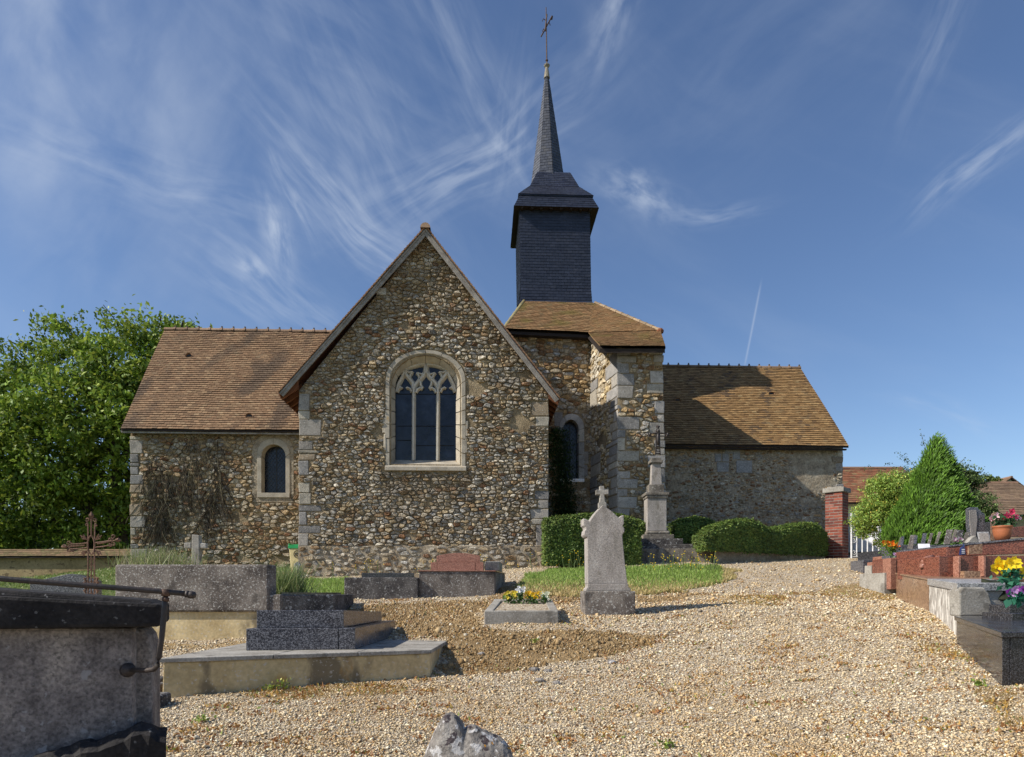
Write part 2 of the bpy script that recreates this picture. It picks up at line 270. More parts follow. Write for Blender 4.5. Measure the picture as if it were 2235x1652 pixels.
# ------------------------------------------------------------------ object helpers
WL = {}
def tag(o, label=None, cat=None, group=None, kind=None):
    if label: o['label'] = label
    if cat: o['category'] = cat
    if group: o['group'] = group
    if kind: o['kind'] = kind
    return o
def thing(name, loc, label, cat, group=None):
    o = bpy.data.objects.new(name, None); col.objects.link(o); o.location = loc; o.empty_display_size = 0.1
    WL[o.name] = Vector(loc); return tag(o, label, cat, group)
def link(name, me, mat, parent, center):
    o = bpy.data.objects.new(name, me); col.objects.link(o); me.materials.append(MAT[mat] if isinstance(mat, str) else mat)
    if parent:
        o.parent = parent; o.location = Vector(center)-WL[parent.name]
    else: o.location = center
    WL[o.name] = Vector(center)
    return o
class MB:
    def __init__(s): s.v = []; s.f = []; s.c = []; s.cc = (1, 1, 1)
    def add(s, vs, fs, c=None):
        n = len(s.v); s.v += [tuple(v) for v in vs]; s.f += [tuple(i+n for i in f) for f in fs]; s.c += [c or s.cc]*len(vs); return s
    def hexa(s, b, t, c=None):      # bottom ring and top ring, equal counts
        k = len(b); fs = [tuple(range(k))[::-1], tuple(range(k, 2*k))]+[(i, (i+1) % k, k+(i+1) % k, k+i) for i in range(k)]
        return s.add(list(b)+list(t), fs, c)
    def box(s, c0, size, rot=0, tilt=None, c=None):
        hx, hy, hz = [x/2 for x in size]; cs, sn = math.cos(rot), math.sin(rot); b = []
        for z in (-hz, hz):
            for x, y in ((-hx, -hy), (hx, -hy), (hx, hy), (-hx, hy)):
                p = Vector((x, y, z))
                if tilt: p.rotate(tilt)
                b.append((c0[0]+p.x*cs-p.y*sn, c0[1]+p.x*sn+p.y*cs, c0[2]+p.z))
        return s.hexa(b[:4], b[4:], c)
    def tube(s, pts, r, n=6, c=None, caps=True):
        pts = [Vector(p) for p in pts]; rs = r if isinstance(r, (list, tuple)) else [r]*len(pts); vs = []; fs = []
        for i, p in enumerate(pts):
            d = (pts[min(i+1, len(pts)-1)]-pts[max(i-1, 0)])
            if d.length < 1e-9: d = Vector((0, 0, 1))
            d.normalize(); a = d.cross(Vector((0, 0, 1)) if abs(d.z) < 0.9 else Vector((1, 0, 0))).normalized(); b = d.cross(a)
            for k in range(n):
                t = 2*math.pi*k/n; vs.append(p+(a*math.cos(t)+b*math.sin(t))*rs[i])
        for i in range(len(pts)-1):
            for k in range(n): fs.append((i*n+k, i*n+(k+1) % n, (i+1)*n+(k+1) % n, (i+1)*n+k))
        if caps: fs.append(tuple(range(n))[::-1]); fs.append(tuple(range((len(pts)-1)*n, len(pts)*n)))
        return s.add(vs, fs, c)
    def lathe(s, o, prof, n=16, c=None):
        o = Vector(o); vs = []; fs = []
        for r, z in prof:
            for k in range(n):
                t = 2*math.pi*k/n; vs.append(o+Vector((r*math.cos(t), r*math.sin(t), z)))
        for i in range(len(prof)-1):
            for k in range(n): fs.append((i*n+k, i*n+(k+1) % n, (i+1)*n+(k+1) % n, (i+1)*n+k))
        fs.append(tuple(range(n))[::-1]); fs.append(tuple(range((len(prof)-1)*n, len(prof)*n)))
        return s.add(vs, fs, c)
    def poly(s, front, off, c=None):   # extruded outline
        return s.hexa(front, [Vector(p)+Vector(off) for p in front], c)
    def build(s, name, mat, parent=None, bevel=0, smooth=False, center=None):
        a = np.array(s.v, dtype=np.float64)
        if center is None:
            lo, hi = a.min(0), a.max(0); center = Vector(((lo[0]+hi[0])/2, (lo[1]+hi[1])/2, lo[2] if parent is None else (lo[2]+hi[2])/2))
        a = a-np.array(center)
        me = bpy.data.meshes.new(name); me.from_pydata(a.tolist(), [], s.f); me.update()
        at = me.color_attributes.new('Col', 'FLOAT_COLOR', 'POINT'); cc = np.ones((len(s.c), 4)); cc[:, :3] = s.c
        at.data.foreach_set('color', cc.ravel())
        if smooth: me.polygons.foreach_set('use_smooth', [True]*len(me.polygons))
        o = link(name, me, mat, parent, center)
        if bevel:
            md = o.modifiers.new('edge', 'BEVEL'); md.width = bevel; md.segments = 2; md.limit_method = 'ANGLE'; md.angle_limit = R(35)
        return o
def fast_mesh(name, V, Fc, Cc, mat, parent=None, kind=None):
    """V (n,3), Fc (m,k) equal-sized faces, Cc (n,3)."""
    lo, hi = V.min(0), V.max(0); ctr = np.array([(lo[0]+hi[0])/2, (lo[1]+hi[1])/2, lo[2]]); V = V-ctr
    me = bpy.data.meshes.new(name); n = len(V); m, k = Fc.shape
    me.vertices.add(n); me.vertices.foreach_set('co', V.ravel()); me.loops.add(m*k); me.loops.foreach_set('vertex_index', Fc.ravel().astype(np.int32))
    me.polygons.add(m); me.polygons.foreach_set('loop_start', np.arange(0, m*k, k, dtype=np.int32))
    me.update(calc_edges=True); me.validate()
    at = me.color_attributes.new('Col', 'FLOAT_COLOR', 'POINT'); cc = np.ones((n, 4)); cc[:, :3] = Cc; at.data.foreach_set('color', cc.ravel())
    o = link(name, me, mat, parent, Vector(ctr))
    if kind: o['kind'] = kind
    return o
def scatter(name, bv, bf, pos, scl, rot, cols, mat, parent=None, kind='stuff'):
    bv = np.array(bv, float); bf = np.array(bf); n = len(pos); k = len(bv)
    a, b, c = rot[:, 0], rot[:, 1], rot[:, 2]
    ca, sa, cb, sb, cc_, sc = np.cos(a), np.sin(a), np.cos(b), np.sin(b), np.cos(c), np.sin(c)
    M = np.empty((n, 3, 3))
    M[:, 0, 0] = cc_*cb; M[:, 0, 1] = cc_*sb*sa-sc*ca; M[:, 0, 2] = cc_*sb*ca+sc*sa
    M[:, 1, 0] = sc*cb; M[:, 1, 1] = sc*sb*sa+cc_*ca; M[:, 1, 2] = sc*sb*ca-cc_*sa
    M[:, 2, 0] = -sb; M[:, 2, 1] = cb*sa; M[:, 2, 2] = cb*ca
    V = np.einsum('nij,nkj->nki', M, bv[None]*scl[:, None, :])+pos[:, None, :]
    Fc = (bf[None]+(np.arange(n)*k)[:, None, None]).reshape(-1, bf.shape[1])
    return fast_mesh(name, V.reshape(-1, 3), Fc, np.repeat(cols, k, axis=0), mat, parent, kind)
LEAF_V = [(-.5, 0, 0), (0, -.32, .07), (.5, 0, -.05), (0, .32, .07)]; LEAF_F = [(0, 1, 2, 3)]
OCT_V = [(1, 0, 0), (0, 1, 0), (-1, 0, 0), (0, -1, 0), (0.15, 0.1, 1), (0, 0, -.7)]
OCT_F = [(0, 1, 4), (1, 2, 4), (2, 3, 4), (3, 0, 4), (1, 0, 5), (2, 1, 5), (3, 2, 5), (0, 3, 5)]
BOX_V = [(x, y, z) for z in (-.5, .5) for x, y in ((-.5, -.5), (.5, -.5), (.5, .5), (-.5, .5))]
BOX_F = [(3, 2, 1, 0), (4, 5, 6, 7), (0, 1, 5, 4), (1, 2, 6, 5), (2, 3, 7, 6), (3, 0, 4, 7)]
def pick(pal, r=rng):
    t = r.random()*sum(p[0] for p in pal)
    for w, c in pal:
        t -= w
        if t <= 0: break
    k = r.uniform(0.75, 1.25); return tuple(x*k for x in c)
def pickn(pal, n):
    w = np.array([p[0] for p in pal], float); i = nr.choice(len(pal), n, p=w/w.sum()); c = np.array([p[1] for p in pal])[i]
    return c*nr.uniform(0.7, 1.3, (n, 1))

# ------------------------------------------------------------------ ground height
ctrl = []
def cp(px, py, d): v = P(px, py, d); ctrl.append((v.x, v.y, v.z))
for t in [(1117, 1640, 5.3), (500, 1610, 5.4), (1800, 1620, 5.3), (2200, 1600, 5.2), (350, 1525, 7.0), (640, 1502, 7.4), (940, 1475, 8.06), (1000, 1470, 8.3), (1500, 1460, 8.3),
          (305, 1400, 11), (560, 1392, 11), (1060, 1365, 10.2), (1220, 1353, 10.6), (1275, 1343, 11.2), (1387, 1340, 11.3), (1625, 1317, 12.1),
          (750, 1308, 14), (1080, 1301, 14.2), (1130, 1290, 14.3), (1400, 1300, 13.6), (1600, 1286, 14.5), (1130, 1250, 18.5), (1400, 1237, 18.3), (1600, 1235, 18.5),
          (657, 1259, 20.3), (1190, 1236, 20.8), (1700, 1224, 20.5), (1810, 1218, 22.3), (1950, 1217, 22.5), (2190, 1497, 6.5), (2090, 1418, 8), (2028, 1340, 10.5), (1955, 1313, 13),
          (1920, 1277, 15), (1885, 1242, 18), (60, 1298, 16), (250, 1298, 16), (100, 1272, 24), (-250, 1272, 24), (0, 1264, 29), (250, 1265, 28.5), (-300, 1264, 29), (290, 1237, 23.3), (100, 1263, 30)]: cp(*t)
ctrl += [(0, 0, 0.0), (-4, 0, 0.0), (5, 0, 0.02), (-9, 5, 0.35), (9, 3, .35), (-4.3, 4.6, .45), (-25, 15, 1.35), (14, 10, 1.6), (13, 16, 2.2), (20, 25, 2.9), (0, 45, 3.3), (-25, 45, 2.6), (25, 45, 3.4), (0, -12, -0.6), (-15, -10, -.4), (15, -10, -.4), (10.5, 20, 2.6)]
ctrl = np.array(ctrl)
def _tps():
    n = len(ctrl); X = ctrl[:, :2]; D = np.linalg.norm(X[:, None]-X[None], axis=2); K = np.where(D > 0, D*D*np.log(D+1e-12), 0)+np.eye(n)*0.15
    Pm = np.c_[np.ones(n), X]; A = np.zeros((n+3, n+3)); A[:n, :n] = K; A[:n, n:] = Pm; A[n:, :n] = Pm.T
    return np.linalg.solve(A, np.r_[ctrl[:, 2], 0, 0, 0])
TW = _tps()
def gz(x, y):
    x = np.atleast_1d(np.asarray(x, float)); y = np.atleast_1d(np.asarray(y, float)); xs = np.clip(x, -26, 24); ys = np.clip(y, -12, 46); out = np.empty(len(x))
    for i in range(0, len(x), 20000):
        a = np.c_[xs[i:i+20000], ys[i:i+20000]]; D = np.linalg.norm(a[:, None]-ctrl[None, :, :2], axis=2)
        out[i:i+20000] = (np.where(D > 0, D*D*np.log(D+1e-12), 0))@TW[:-3]+TW[-3]+a@TW[-2:]
    return out
def g1(x, y): return float(gz(x, y)[0])
def G(px, d, dz=0.0):      # ground point under pixel column at depth d
    x = (px-CX)/F*d; return Vector((x, d, g1(x, d)+dz))
def proj(x, y, z):
    return CX+x/y*F, HY-(z-EYE)/y*F
def inpoly(px, py, poly):
    poly = np.array(poly, float); ins = np.zeros(len(px), bool); n = len(poly); j = n-1
    for i in range(n):
        xi, yi = poly[i]; xj, yj = poly[j]
        c = ((yi > py) != (yj > py)) & (px < (xj-xi)*(py-yi)/((yj-yi) if yj != yi else 1e-9)+xi); ins ^= c; j = i
    return ins
def vnoise(x, y, s, seed=0.0):
    """smooth value noise, vectorised"""
    x = x*s+seed*13.1; y = y*s+seed*7.7; xi = np.floor(x).astype(np.int64); yi = np.floor(y).astype(np.int64); fx = x-xi; fy = y-yi
    fx = fx*fx*(3-2*fx); fy = fy*fy*(3-2*fy)
    def h(a, b):
        v = np.sin(a*127.1+b*311.7+seed)*43758.5453; return v-np.floor(v)
    return (h(xi, yi)*(1-fx)+h(xi+1, yi)*fx)*(1-fy)+(h(xi, yi+1)*(1-fx)+h(xi+1, yi+1)*fx)*fy
def fbm(x, y, s, seed=0.0): return (vnoise(x, y, s, seed)+.5*vnoise(x, y, s*2.1, seed+3)+.25*vnoise(x, y, s*4.3, seed+5))/1.75
EARTH = [[(745, 1336), (800, 1322), (900, 1316), (1010, 1310), (1070, 1318), (1050, 1335), (1052, 1372), (1180, 1380), (1330, 1376), (1440, 1386), (1425, 1405), (1320, 1430), (1190, 1452), (1090, 1470), (985, 1476), (960, 1450), (985, 1388), (863, 1385), (850, 1350)],
         [(1060, 1300), (1100, 1272), (1130, 1280), (1140, 1296), (1280, 1305), (1280, 1312), (1080, 1318)], [(1380, 1306), (1520, 1296), (1560, 1290), (1500, 1310), (1400, 1316)]]
GRASS = [[(1128, 1293), (1150, 1256), (1200, 1246), (1400, 1239), (1560, 1237), (1612, 1246), (1600, 1266), (1520, 1288), (1400, 1301), (1280, 1303), (1150, 1299)],
         [(590, 1305), (655, 1268), (760, 1262), (760, 1300), (690, 1312)], [(-600, 1262), (262, 1262), (262, 1330), (-600, 1345)]]
DRY = [[(1700, 1300), (1960, 1262), (1975, 1300), (1940, 1312), (1830, 1305)], [(690, 1305), (760, 1300), (760, 1335), (700, 1330)], [(330, 1406), (560, 1398), (560, 1412), (330, 1420)],
       [(1990, 1395), (2090, 1410), (2120, 1440), (2040, 1430)], [(1560, 1300), (1720, 1300), (1700, 1322), (1600, 1318)], [(450, 1500), (900, 1490), (880, 1510), (600, 1530)], [(2130, 1500), (2216, 1500), (2216, 1600), (2150, 1560)]]
def masks(x, y):
    z = gz(x, y); yy = np.maximum(y, 0.5); px, py = proj(x, yy, z)
    wob = 1.0/np.maximum(yy, 4)*120
    px = px+(fbm(x, y, 2.2, 1)-.5)*wob*5; py = py+(fbm(x, y, 2.2, 2)-.5)*wob*1.4
    e = np.zeros(len(x)); g = np.zeros(len(x)); d = np.zeros(len(x))
    for p in EARTH: e[inpoly(px, py, p)] = 1
    for p in GRASS: g[inpoly(px, py, p)] = 1
    for p in DRY: d[inpoly(px, py, p)] = 1
    bad = y < 3; e[bad] = 0; g[bad] = 0; d[bad] = 0
    g[(y > 25)] = 1; g[(x < -9)] = 1; g[(x > 16)] = 1
    g[(y > 22) & (x < -4)] = 1
    return e, g, d
def smooth_axis(lo, hi, fine_lo, fine_hi, step, growth=1.25):
    a = list(np.arange(fine_lo, fine_hi+1e-6, step)); s = step
    while a[-1] < hi: s *= growth; a.append(a[-1]+s)
    s = step; b = [fine_lo]
    while b[-1] > lo: s *= growth; b.append(b[-1]-s)
    return np.array(b[:0:-1]+a)
def make_ground():
    xs = smooth_axis(-1500, 1500, -11, 12, 0.09); ys = smooth_axis(-300, 2500, 4.2, 22.5, 0.09)
    X, Y = np.meshgrid(xs, ys); x = X.ravel(); y = Y.ravel(); z = gz(x, y); e, g, d = masks(x, y)
    z = z+(fbm(x, y, 1.3, 4)-.5)*0.04*(y < 40)+e*(fbm(x, y, 6, 9)-.5)*0.045
    # low grass mound
    nx, ny = len(xs), len(ys); i = np.arange((nx-1)*(ny-1)); a = (i//(nx-1))*nx+i % (nx-1)
    Fc = np.c_[a, a+1, a+1+nx, a+nx]
    def blur(m):
        m = m.reshape(ny, nx)
        for _ in range(2): m = (m+np.roll(m, 1, 0)+np.roll(m, -1, 0)+np.roll(m, 1, 1)+np.roll(m, -1, 1))/5
        return m.ravel()
    o = fast_mesh('ground', np.c_[x, y, z], Fc, np.c_[blur(e), blur(g), blur(d)], GM, None, 'structure')
    return o
def ground_material():
    m = bpy.data.materials.new('gravel_and_soil'); m.use_nodes = True; nt = m.node_tree; N = nt.nodes; L = nt.links; b = N['Principled BSDF']
    b.inputs['Roughness'].default_value = 0.9; b.inputs['Specular IOR Level'].default_value = 0.2
    geo = N.new('ShaderNodeNewGeometry'); pos = geo.outputs['Position']
    at = N.new('ShaderNodeAttribute'); at.attribute_name = 'Col'; sp = N.new('ShaderNodeSeparateColor'); L.new(at.outputs['Color'], sp.inputs[0])
    def mix(fac, a, bb, mode='MIX'):
        mx = N.new('ShaderNodeMix'); mx.data_type = 'RGBA'; mx.blend_type = mode
        for s_, v in ((0, fac), (6, a), (7, bb)):
            if hasattr(v, 'links'): L.new(v, mx.inputs[s_])
            else: mx.inputs[s_].default_value = v if s_ == 0 else (*v, 1)
        return mx.outputs[2]
    def nz(scale, det=5, ro=.6):
        n = N.new('ShaderNodeTexNoise'); n.inputs['Scale'].default_value = scale; n.inputs['Detail'].default_value = det; n.inputs['Roughness'].default_value = ro; L.new(pos, n.inputs['Vector']); return n.outputs[0]
    def ramp(fac, st):
        cr = N.new('ShaderNodeValToRGB'); L.new(fac, cr.inputs[0]); e = cr.color_ramp.elements
        for i, (p, c) in enumerate(st):
            el = e[i] if i < 2 else e.new(p)
            el.position = p; el.color = (*c, 1)
        return cr.outputs[0]
    v = N.new('ShaderNodeTexVoronoi'); v.inputs['Scale'].default_value = 38; L.new(pos, v.inputs['Vector'])
    vs = N.new('ShaderNodeSeparateColor'); L.new(v.outputs['Color'], vs.inputs[0])
    grav = ramp(vs.outputs[0], [(0.0, (0.22, 0.16, 0.10)), (0.3, (0.44, 0.35, 0.235)), (0.62, (0.60, 0.51, 0.38)), (1.0, (0.80, 0.74, 0.63))])
    edge = N.new('ShaderNodeMapRange'); L.new(v.outputs['Distance'], edge.inputs[0]); edge.inputs[1].default_value = 0.25; edge.inputs[2].default_value = 0.75; edge.inputs[4].default_value = 0.55
    grav = mix(edge.outputs[0], grav, (0.26, 0.185, 0.11))
    big = N.new('ShaderNodeMapRange'); L.new(nz(0.9), big.inputs[0]); big.inputs[1].default_value = .52; big.inputs[2].default_value = .72; big.inputs[4].default_value = .65
    grav = mix(big.outputs[0], grav, (0.42, 0.30, 0.16))
    earth = ramp(nz(7, 8, .7), [(0.3, (0.17, 0.11, 0.05)), (0.5, (0.30, 0.205, 0.10)), (0.7, (0.42, 0.31, 0.17))])
    grass = ramp(nz(6), [(0.3, (0.06, 0.09, 0.02)), (0.6, (0.13, 0.17, 0.05)), (0.8, (0.25, 0.2, 0.1))])
    dry = ramp(nz(12), [(0.3, (0.20, 0.12, 0.04)), (0.7, (0.40, 0.27, 0.10))])
    def thr(o):
        ad = N.new('ShaderNodeMath'); ad.operation = 'ADD'; L.new(o, ad.inputs[0]); n_ = nz(7, 6, .7); mm = N.new('ShaderNodeMath'); mm.operation = 'MULTIPLY_ADD'; L.new(n_, mm.inputs[0]); mm.inputs[1].default_value = 1.2; mm.inputs[2].default_value = -.6; L.new(mm.outputs[0], ad.inputs[1])
        r_ = N.new('ShaderNodeMapRange'); r_.interpolation_type = 'SMOOTHSTEP'; L.new(ad.outputs[0], r_.inputs[0]); r_.inputs[1].default_value = .35; r_.inputs[2].default_value = .65; return r_.outputs[0]
    c = mix(thr(sp.outputs[0]), grav, earth); c = mix(thr(sp.outputs[1]), c, grass)
    dm = N.new('ShaderNodeMath'); dm.operation = 'MULTIPLY'; L.new(thr(sp.outputs[2]), dm.inputs[0]); dm.inputs[1].default_value = .75
    c = mix(dm.outputs[0], c, dry)
    L.new(c, b.inputs['Base Color'])
    inv = N.new('ShaderNodeMath'); inv.operation = 'SUBTRACT'; inv.inputs[0].default_value = 1; L.new(v.outputs['Distance'], inv.inputs[1])
    bp = N.new('ShaderNodeBump'); bp.inputs['Strength'].default_value = 1.0; bp.inputs['Distance'].default_value = 0.014; L.new(inv.outputs[0], bp.inputs['Height'])
    b2 = N.new('ShaderNodeBump'); b2.inputs['Strength'].default_value = 0.9; b2.inputs['Distance'].default_value = 0.05; L.new(nz(14, 8, .7), b2.inputs['Height']); L.new(bp.outputs[0], b2.inputs['Normal'])
    L.new(b2.outputs[0], b.inputs['Normal'])
    return m
GM = ground_material()
make_ground()

# ------------------------------------------------------------------ masonry and tiling
PAL_GABLE = [(3.2, (0.42, 0.38, 0.31)), (2.2, (0.35, 0.34, 0.315)), (3.0, (0.37, 0.30, 0.195)), (1.5, (0.29, 0.20, 0.115)), (0.5, (0.22, 0.12, 0.065)), (0.6, (0.20, 0.19, 0.175)), (1.1, (0.57, 0.53, 0.45))]
PAL_LEFT = [(3, (0.37, 0.32, 0.24)), (1.5, (0.31, 0.29, 0.26)), (2.8, (0.36, 0.27, 0.16)), (1.5, (0.26, 0.17, 0.095)), (.6, (0.20, 0.105, 0.055)), (.8, (0.45, 0.41, 0.33))]
PAL_BLOCK = [(3, (0.42, 0.36, 0.26)), (1.6, (0.34, 0.33, 0.31)), (2.6, (0.38, 0.27, 0.14)), (1.2, (0.24, 0.14, 0.07)), (1, (0.5, 0.46, 0.38))]
PAL_RIGHT = [(3, (0.36, 0.32, 0.25)), (1.0, (0.30, 0.29, 0.27)), (2.2, (0.33, 0.235, 0.135)), (1.6, (0.22, 0.13, 0.075)), (.8, (0.48, 0.44, 0.36))]
def clip_convex(poly, clip):
    out = poly; n = len(clip)
    for i in range(n):
        ax, ay = clip[i]; bx, by = clip[(i+1) % n]; inp = out; out = []
        if not inp: break
        def side(p): return (bx-ax)*(p[1]-ay)-(by-ay)*(p[0]-ax)
        for j in range(len(inp)):
            p, q = inp[j], inp[(j+1) % len(inp)]; sp, sq = side(p), side(q)
            if sp >= 0: out.append(p)
            if (sp >= 0) != (sq >= 0):
                t = sp/(sp-sq); out.append((p[0]+(q[0]-p[0])*t, p[1]+(q[1]-p[1])*t))
    return out
def area(p): return 0.5*sum(p[i][0]*p[(i+1) % len(p)][1]-p[(i+1) % len(p)][0]*p[i][1] for i in range(len(p)))
def rubble(wall, poly, O, S, T, Nn, ds, dt, hole=None, pal=PAL_GABLE, nparts=50, relief=0.055, gap=0.012, colf=None, shrinkvar=0.0, restname='rubble'):
    """poly counter-clockwise in (s,t); O+s*S+t*T; Nn outward"""
    O = Vector(O); xs = [p[0] for p in poly]; ys = [p[1] for p in poly]; pts = []
    t = min(ys)-3*dt; r = 0
    while t < max(ys)+3*dt:
        h = dt*rng.uniform(.8, 1.25); s = min(xs)-3*ds+rng.random()*ds
        while s < max(xs)+3*ds:
            w = ds*rng.choice((.4, .5, .65, .8, 1.0, 1.3, 1.7, 2.3)); lump = mnoise.noise(Vector((s*.7, t*.7, 3.3)))
            pts.append(Vector((s+w/2+rng.uniform(-.18, .18)*ds, t+lump*dt*1.6+rng.uniform(-.33, .33)*dt+h/2))); s += w
        t += h; r += 1
    asp = 1.75; q = [Vector((p.x, p.y*asp)) for p in pts]
    vo, ed, fa, *_ = delaunay_2d_cdt(q, [], [], 0, 1e-6)
    cen = []; adj = [[] for _ in vo]
    for k, f in enumerate(fa):
        a, b, c = [vo[i] for i in f[:3]]; d = 2*(a.x*(b.y-c.y)+b.x*(c.y-a.y)+c.x*(a.y-b.y))
        if abs(d) < 1e-12: cen.append(None); continue
        A, B, Cq = a.length_squared, b.length_squared, c.length_squared
        cen.append(((A*(b.y-c.y)+B*(c.y-a.y)+Cq*(a.y-b.y))/d, (A*(c.x-b.x)+B*(a.x-c.x)+Cq*(b.x-a.x))/d/asp))
        for i in f: adj[i].append(k)
    stones = []
    for i, v in enumerate(vo):
        x0, y0 = v.x, v.y/asp
        if not (min(xs)-ds < x0 < max(xs)+ds and min(ys)-dt < y0 < max(ys)+dt): continue
        ps = [cen[k] for k in adj[i] if cen[k]]
        if len(ps) < 3: continue
        ps = [(min(max(p[0], x0-ds*2), x0+ds*2), min(max(p[1], y0-dt*2), y0+dt*2)) for p in ps]
        ps.sort(key=lambda p: math.atan2(p[1]-y0, p[0]-x0)); ps = clip_convex(ps, poly)
        if len(ps) < 3: continue
        a = area(ps)
        if a < ds*dt*0.12 or (a < ds*dt*1.2 and mnoise.noise(Vector((x0*1.3, y0*2.2, 5.5))) > .42): continue
        cx = sum(p[0] for p in ps)/len(ps); cy = sum(p[1] for p in ps)/len(ps)
        if hole and hole(cx, cy): continue
        if hole:
            nps = []
            for p in ps:
                k = 1.0
                while k > .2 and hole(cx+(p[0]-cx)*k, cy+(p[1]-cy)*k): k -= .1
                nps.append((cx+(p[0]-cx)*k, cy+(p[1]-cy)*k))
            ps = nps
        # shrink by the joint and round the corners
        g = gap*rng.uniform(.6, 1.6); sp = []
        for p in ps:
            dx, dy = p[0]-cx, p[1]-cy; l = math.hypot(dx, dy)+1e-9; k = max(.3, 1-g/l*1.25-shrinkvar*rng.random()); sp.append((cx+dx*k, cy+dy*k))
        rp = []
        for j in range(len(sp)):
            p, q2 = sp[j], sp[(j+1) % len(sp)]; 
            if math.hypot(p[0]-q2[0], p[1]-q2[1]) < .012: rp.append(p); continue
            rp.append((p[0]*.83+q2[0]*.17+rng.uniform(-.006, .006), p[1]*.83+q2[1]*.17+rng.uniform(-.005, .005))); rp.append((p[0]*.17+q2[0]*.83, p[1]*.17+q2[1]*.83))
        if len(rp) < 4: continue
        stones.append((abs(area(rp)), cx, cy, rp))
    stones.sort(key=lambda s: -s[0]); rest = MB()
    for idx, (a, cx, cy, rp) in enumerate(stones):
        h = relief*rng.uniform(.45, 1.35)*min(1.3, .6+a/(ds*dt)*.5); tx, ty = rng.uniform(-.55, .55), rng.uniform(-.55, .55)
        c = pick(pal)
        if colf: c = colf(cx, cy, c)
        m = MB() if idx < nparts else rest; vs = []; n = len(rp); size = math.sqrt(a)
        for k, hh in ((1.0, -0.03), (.95, h*.65), (.70, h)):
            for (x, y) in rp:
                x2, y2 = cx+(x-cx)*k, cy+(y-cy)*k; tl = (x2-cx)*tx*.5+(y2-cy)*ty*.5 if hh > 0 else 0; jit = rng.uniform(-.22, .22)*h if hh > 0 else 0
                vs.append(O+S*x2+T*y2+Nn*(hh+tl+jit))
        fs = []
        for k in range(2):
            for j in range(n): fs.append((k*n+j, k*n+(j+1) % n, (k+1)*n+(j+1) % n, (k+1)*n+j))
        fs.append(tuple(range(2*n, 3*n))); m.add(vs, fs, c)
        if idx < nparts: m.build('stone', 'stone', wall)
    if rest.v:
        o = rest.build(restname, 'stone', wall); o['kind'] = 'stuff'
def tpick(pal):
    k = [pick(pal) for _ in range(3)]; return tuple((a+b+c)/3 for a, b, c in zip(*k))
def tiles(parent, BL, BR, TR, TL, e, w, pal, nparts, mat='tile', th=0.022, name='tile', colf=None, wave=0.02, base=True, basemat='underlay', restname=None, lap=1.5, jit=0.004, skip=None, butt=0.0):
    BL, BR, TR, TL = map(Vector, (BL, BR, TR, TL))
    nrm = (BR-BL).cross(TL-BL)
    if nrm.length < 1e-6: nrm = (BR-BL).cross(TR-BL)
    nrm.normalize()
    H = ((TL+TR)/2-(BL+BR)/2).length; nrow = max(1, int(round(H/e))); rest = MB(); parts = 0; cand = []
    seed = rng.random()*50
    for i in range(nrow):
        v = i/nrow; v2 = min(1.0, (i+lap)/nrow); L0 = BL.lerp(TL, v); R0 = BR.lerp(TR, v); L1 = BL.lerp(TL, v2); R1 = BR.lerp(TR, v2)
        ln = (R0-L0).length
        if ln < 0.03: continue
        k = max(1, int(round(ln/w))); off = 0.5 if i % 2 else 0.0
        cuts = [0.0]+[min(1, max(0, (j+off+rng.uniform(-.06, .06))/k)) for j in range(1 if off == 0 else 0, k)]+[1.0]
        for j in range(len(cuts)-1):
            a, b = cuts[j], cuts[j+1]
            if (b-a)*ln < 0.015: continue
            g = 0.004/ln; pa, pb = L0.lerp(R0, a+g), L0.lerp(R0, b-g); pc, pd = L1.lerp(R1, b-g), L1.lerp(R1, a+g)
            mid = (pa+pb)/2
            if skip and skip(mid): continue
            wv = mnoise.noise(Vector((mid.x*.5, mid.y*.5+seed, mid.z*.5)))*wave; jj = rng.uniform(-jit, jit)
            up = (TL-BL).normalized()*(mnoise.noise(Vector((mid.x*.9, mid.y*.9, mid.z*1.3+seed)))*wave*.5+rng.uniform(-jit, jit)*2)
            lo = [p+up+nrm*(wv+jj) for p in (pa, pb)]; hi = [p+up+nrm*(wv*1.0-.006) for p in (pc, pd)]
            bot = [lo[0]+nrm*th*1.0, lo[1]+nrm*th*1.0, hi[0]+nrm*.001, hi[1]+nrm*.001]
            c = tpick(pal)
            if colf: c = colf(mid, c)
            top = [lo[0]+nrm*(th*2.0), lo[1]+nrm*(th*2.0), hi[0]+nrm*(th*1.0), hi[1]+nrm*(th*1.0)]
            cand.append((bot, top, c, i))
    step = max(1, len(cand)//max(1, nparts)) if nparts else 0
    order = list(range(len(cand)))
    if nparts:
        chosen = set(order[:nparts])
    else: chosen = set()
    for q, (bot, top, c, i) in enumerate(cand):
        m = MB() if q in chosen else rest; m.hexa(bot, top, c)
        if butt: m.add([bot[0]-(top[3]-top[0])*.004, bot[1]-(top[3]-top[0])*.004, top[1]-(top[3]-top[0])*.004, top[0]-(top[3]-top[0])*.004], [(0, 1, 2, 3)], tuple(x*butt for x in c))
        if q in chosen: m.build(name, mat, parent)
    if rest.v: o = rest.build(restname or (name+'_courses'), mat, parent); o['kind'] = 'stuff'
    return nrm

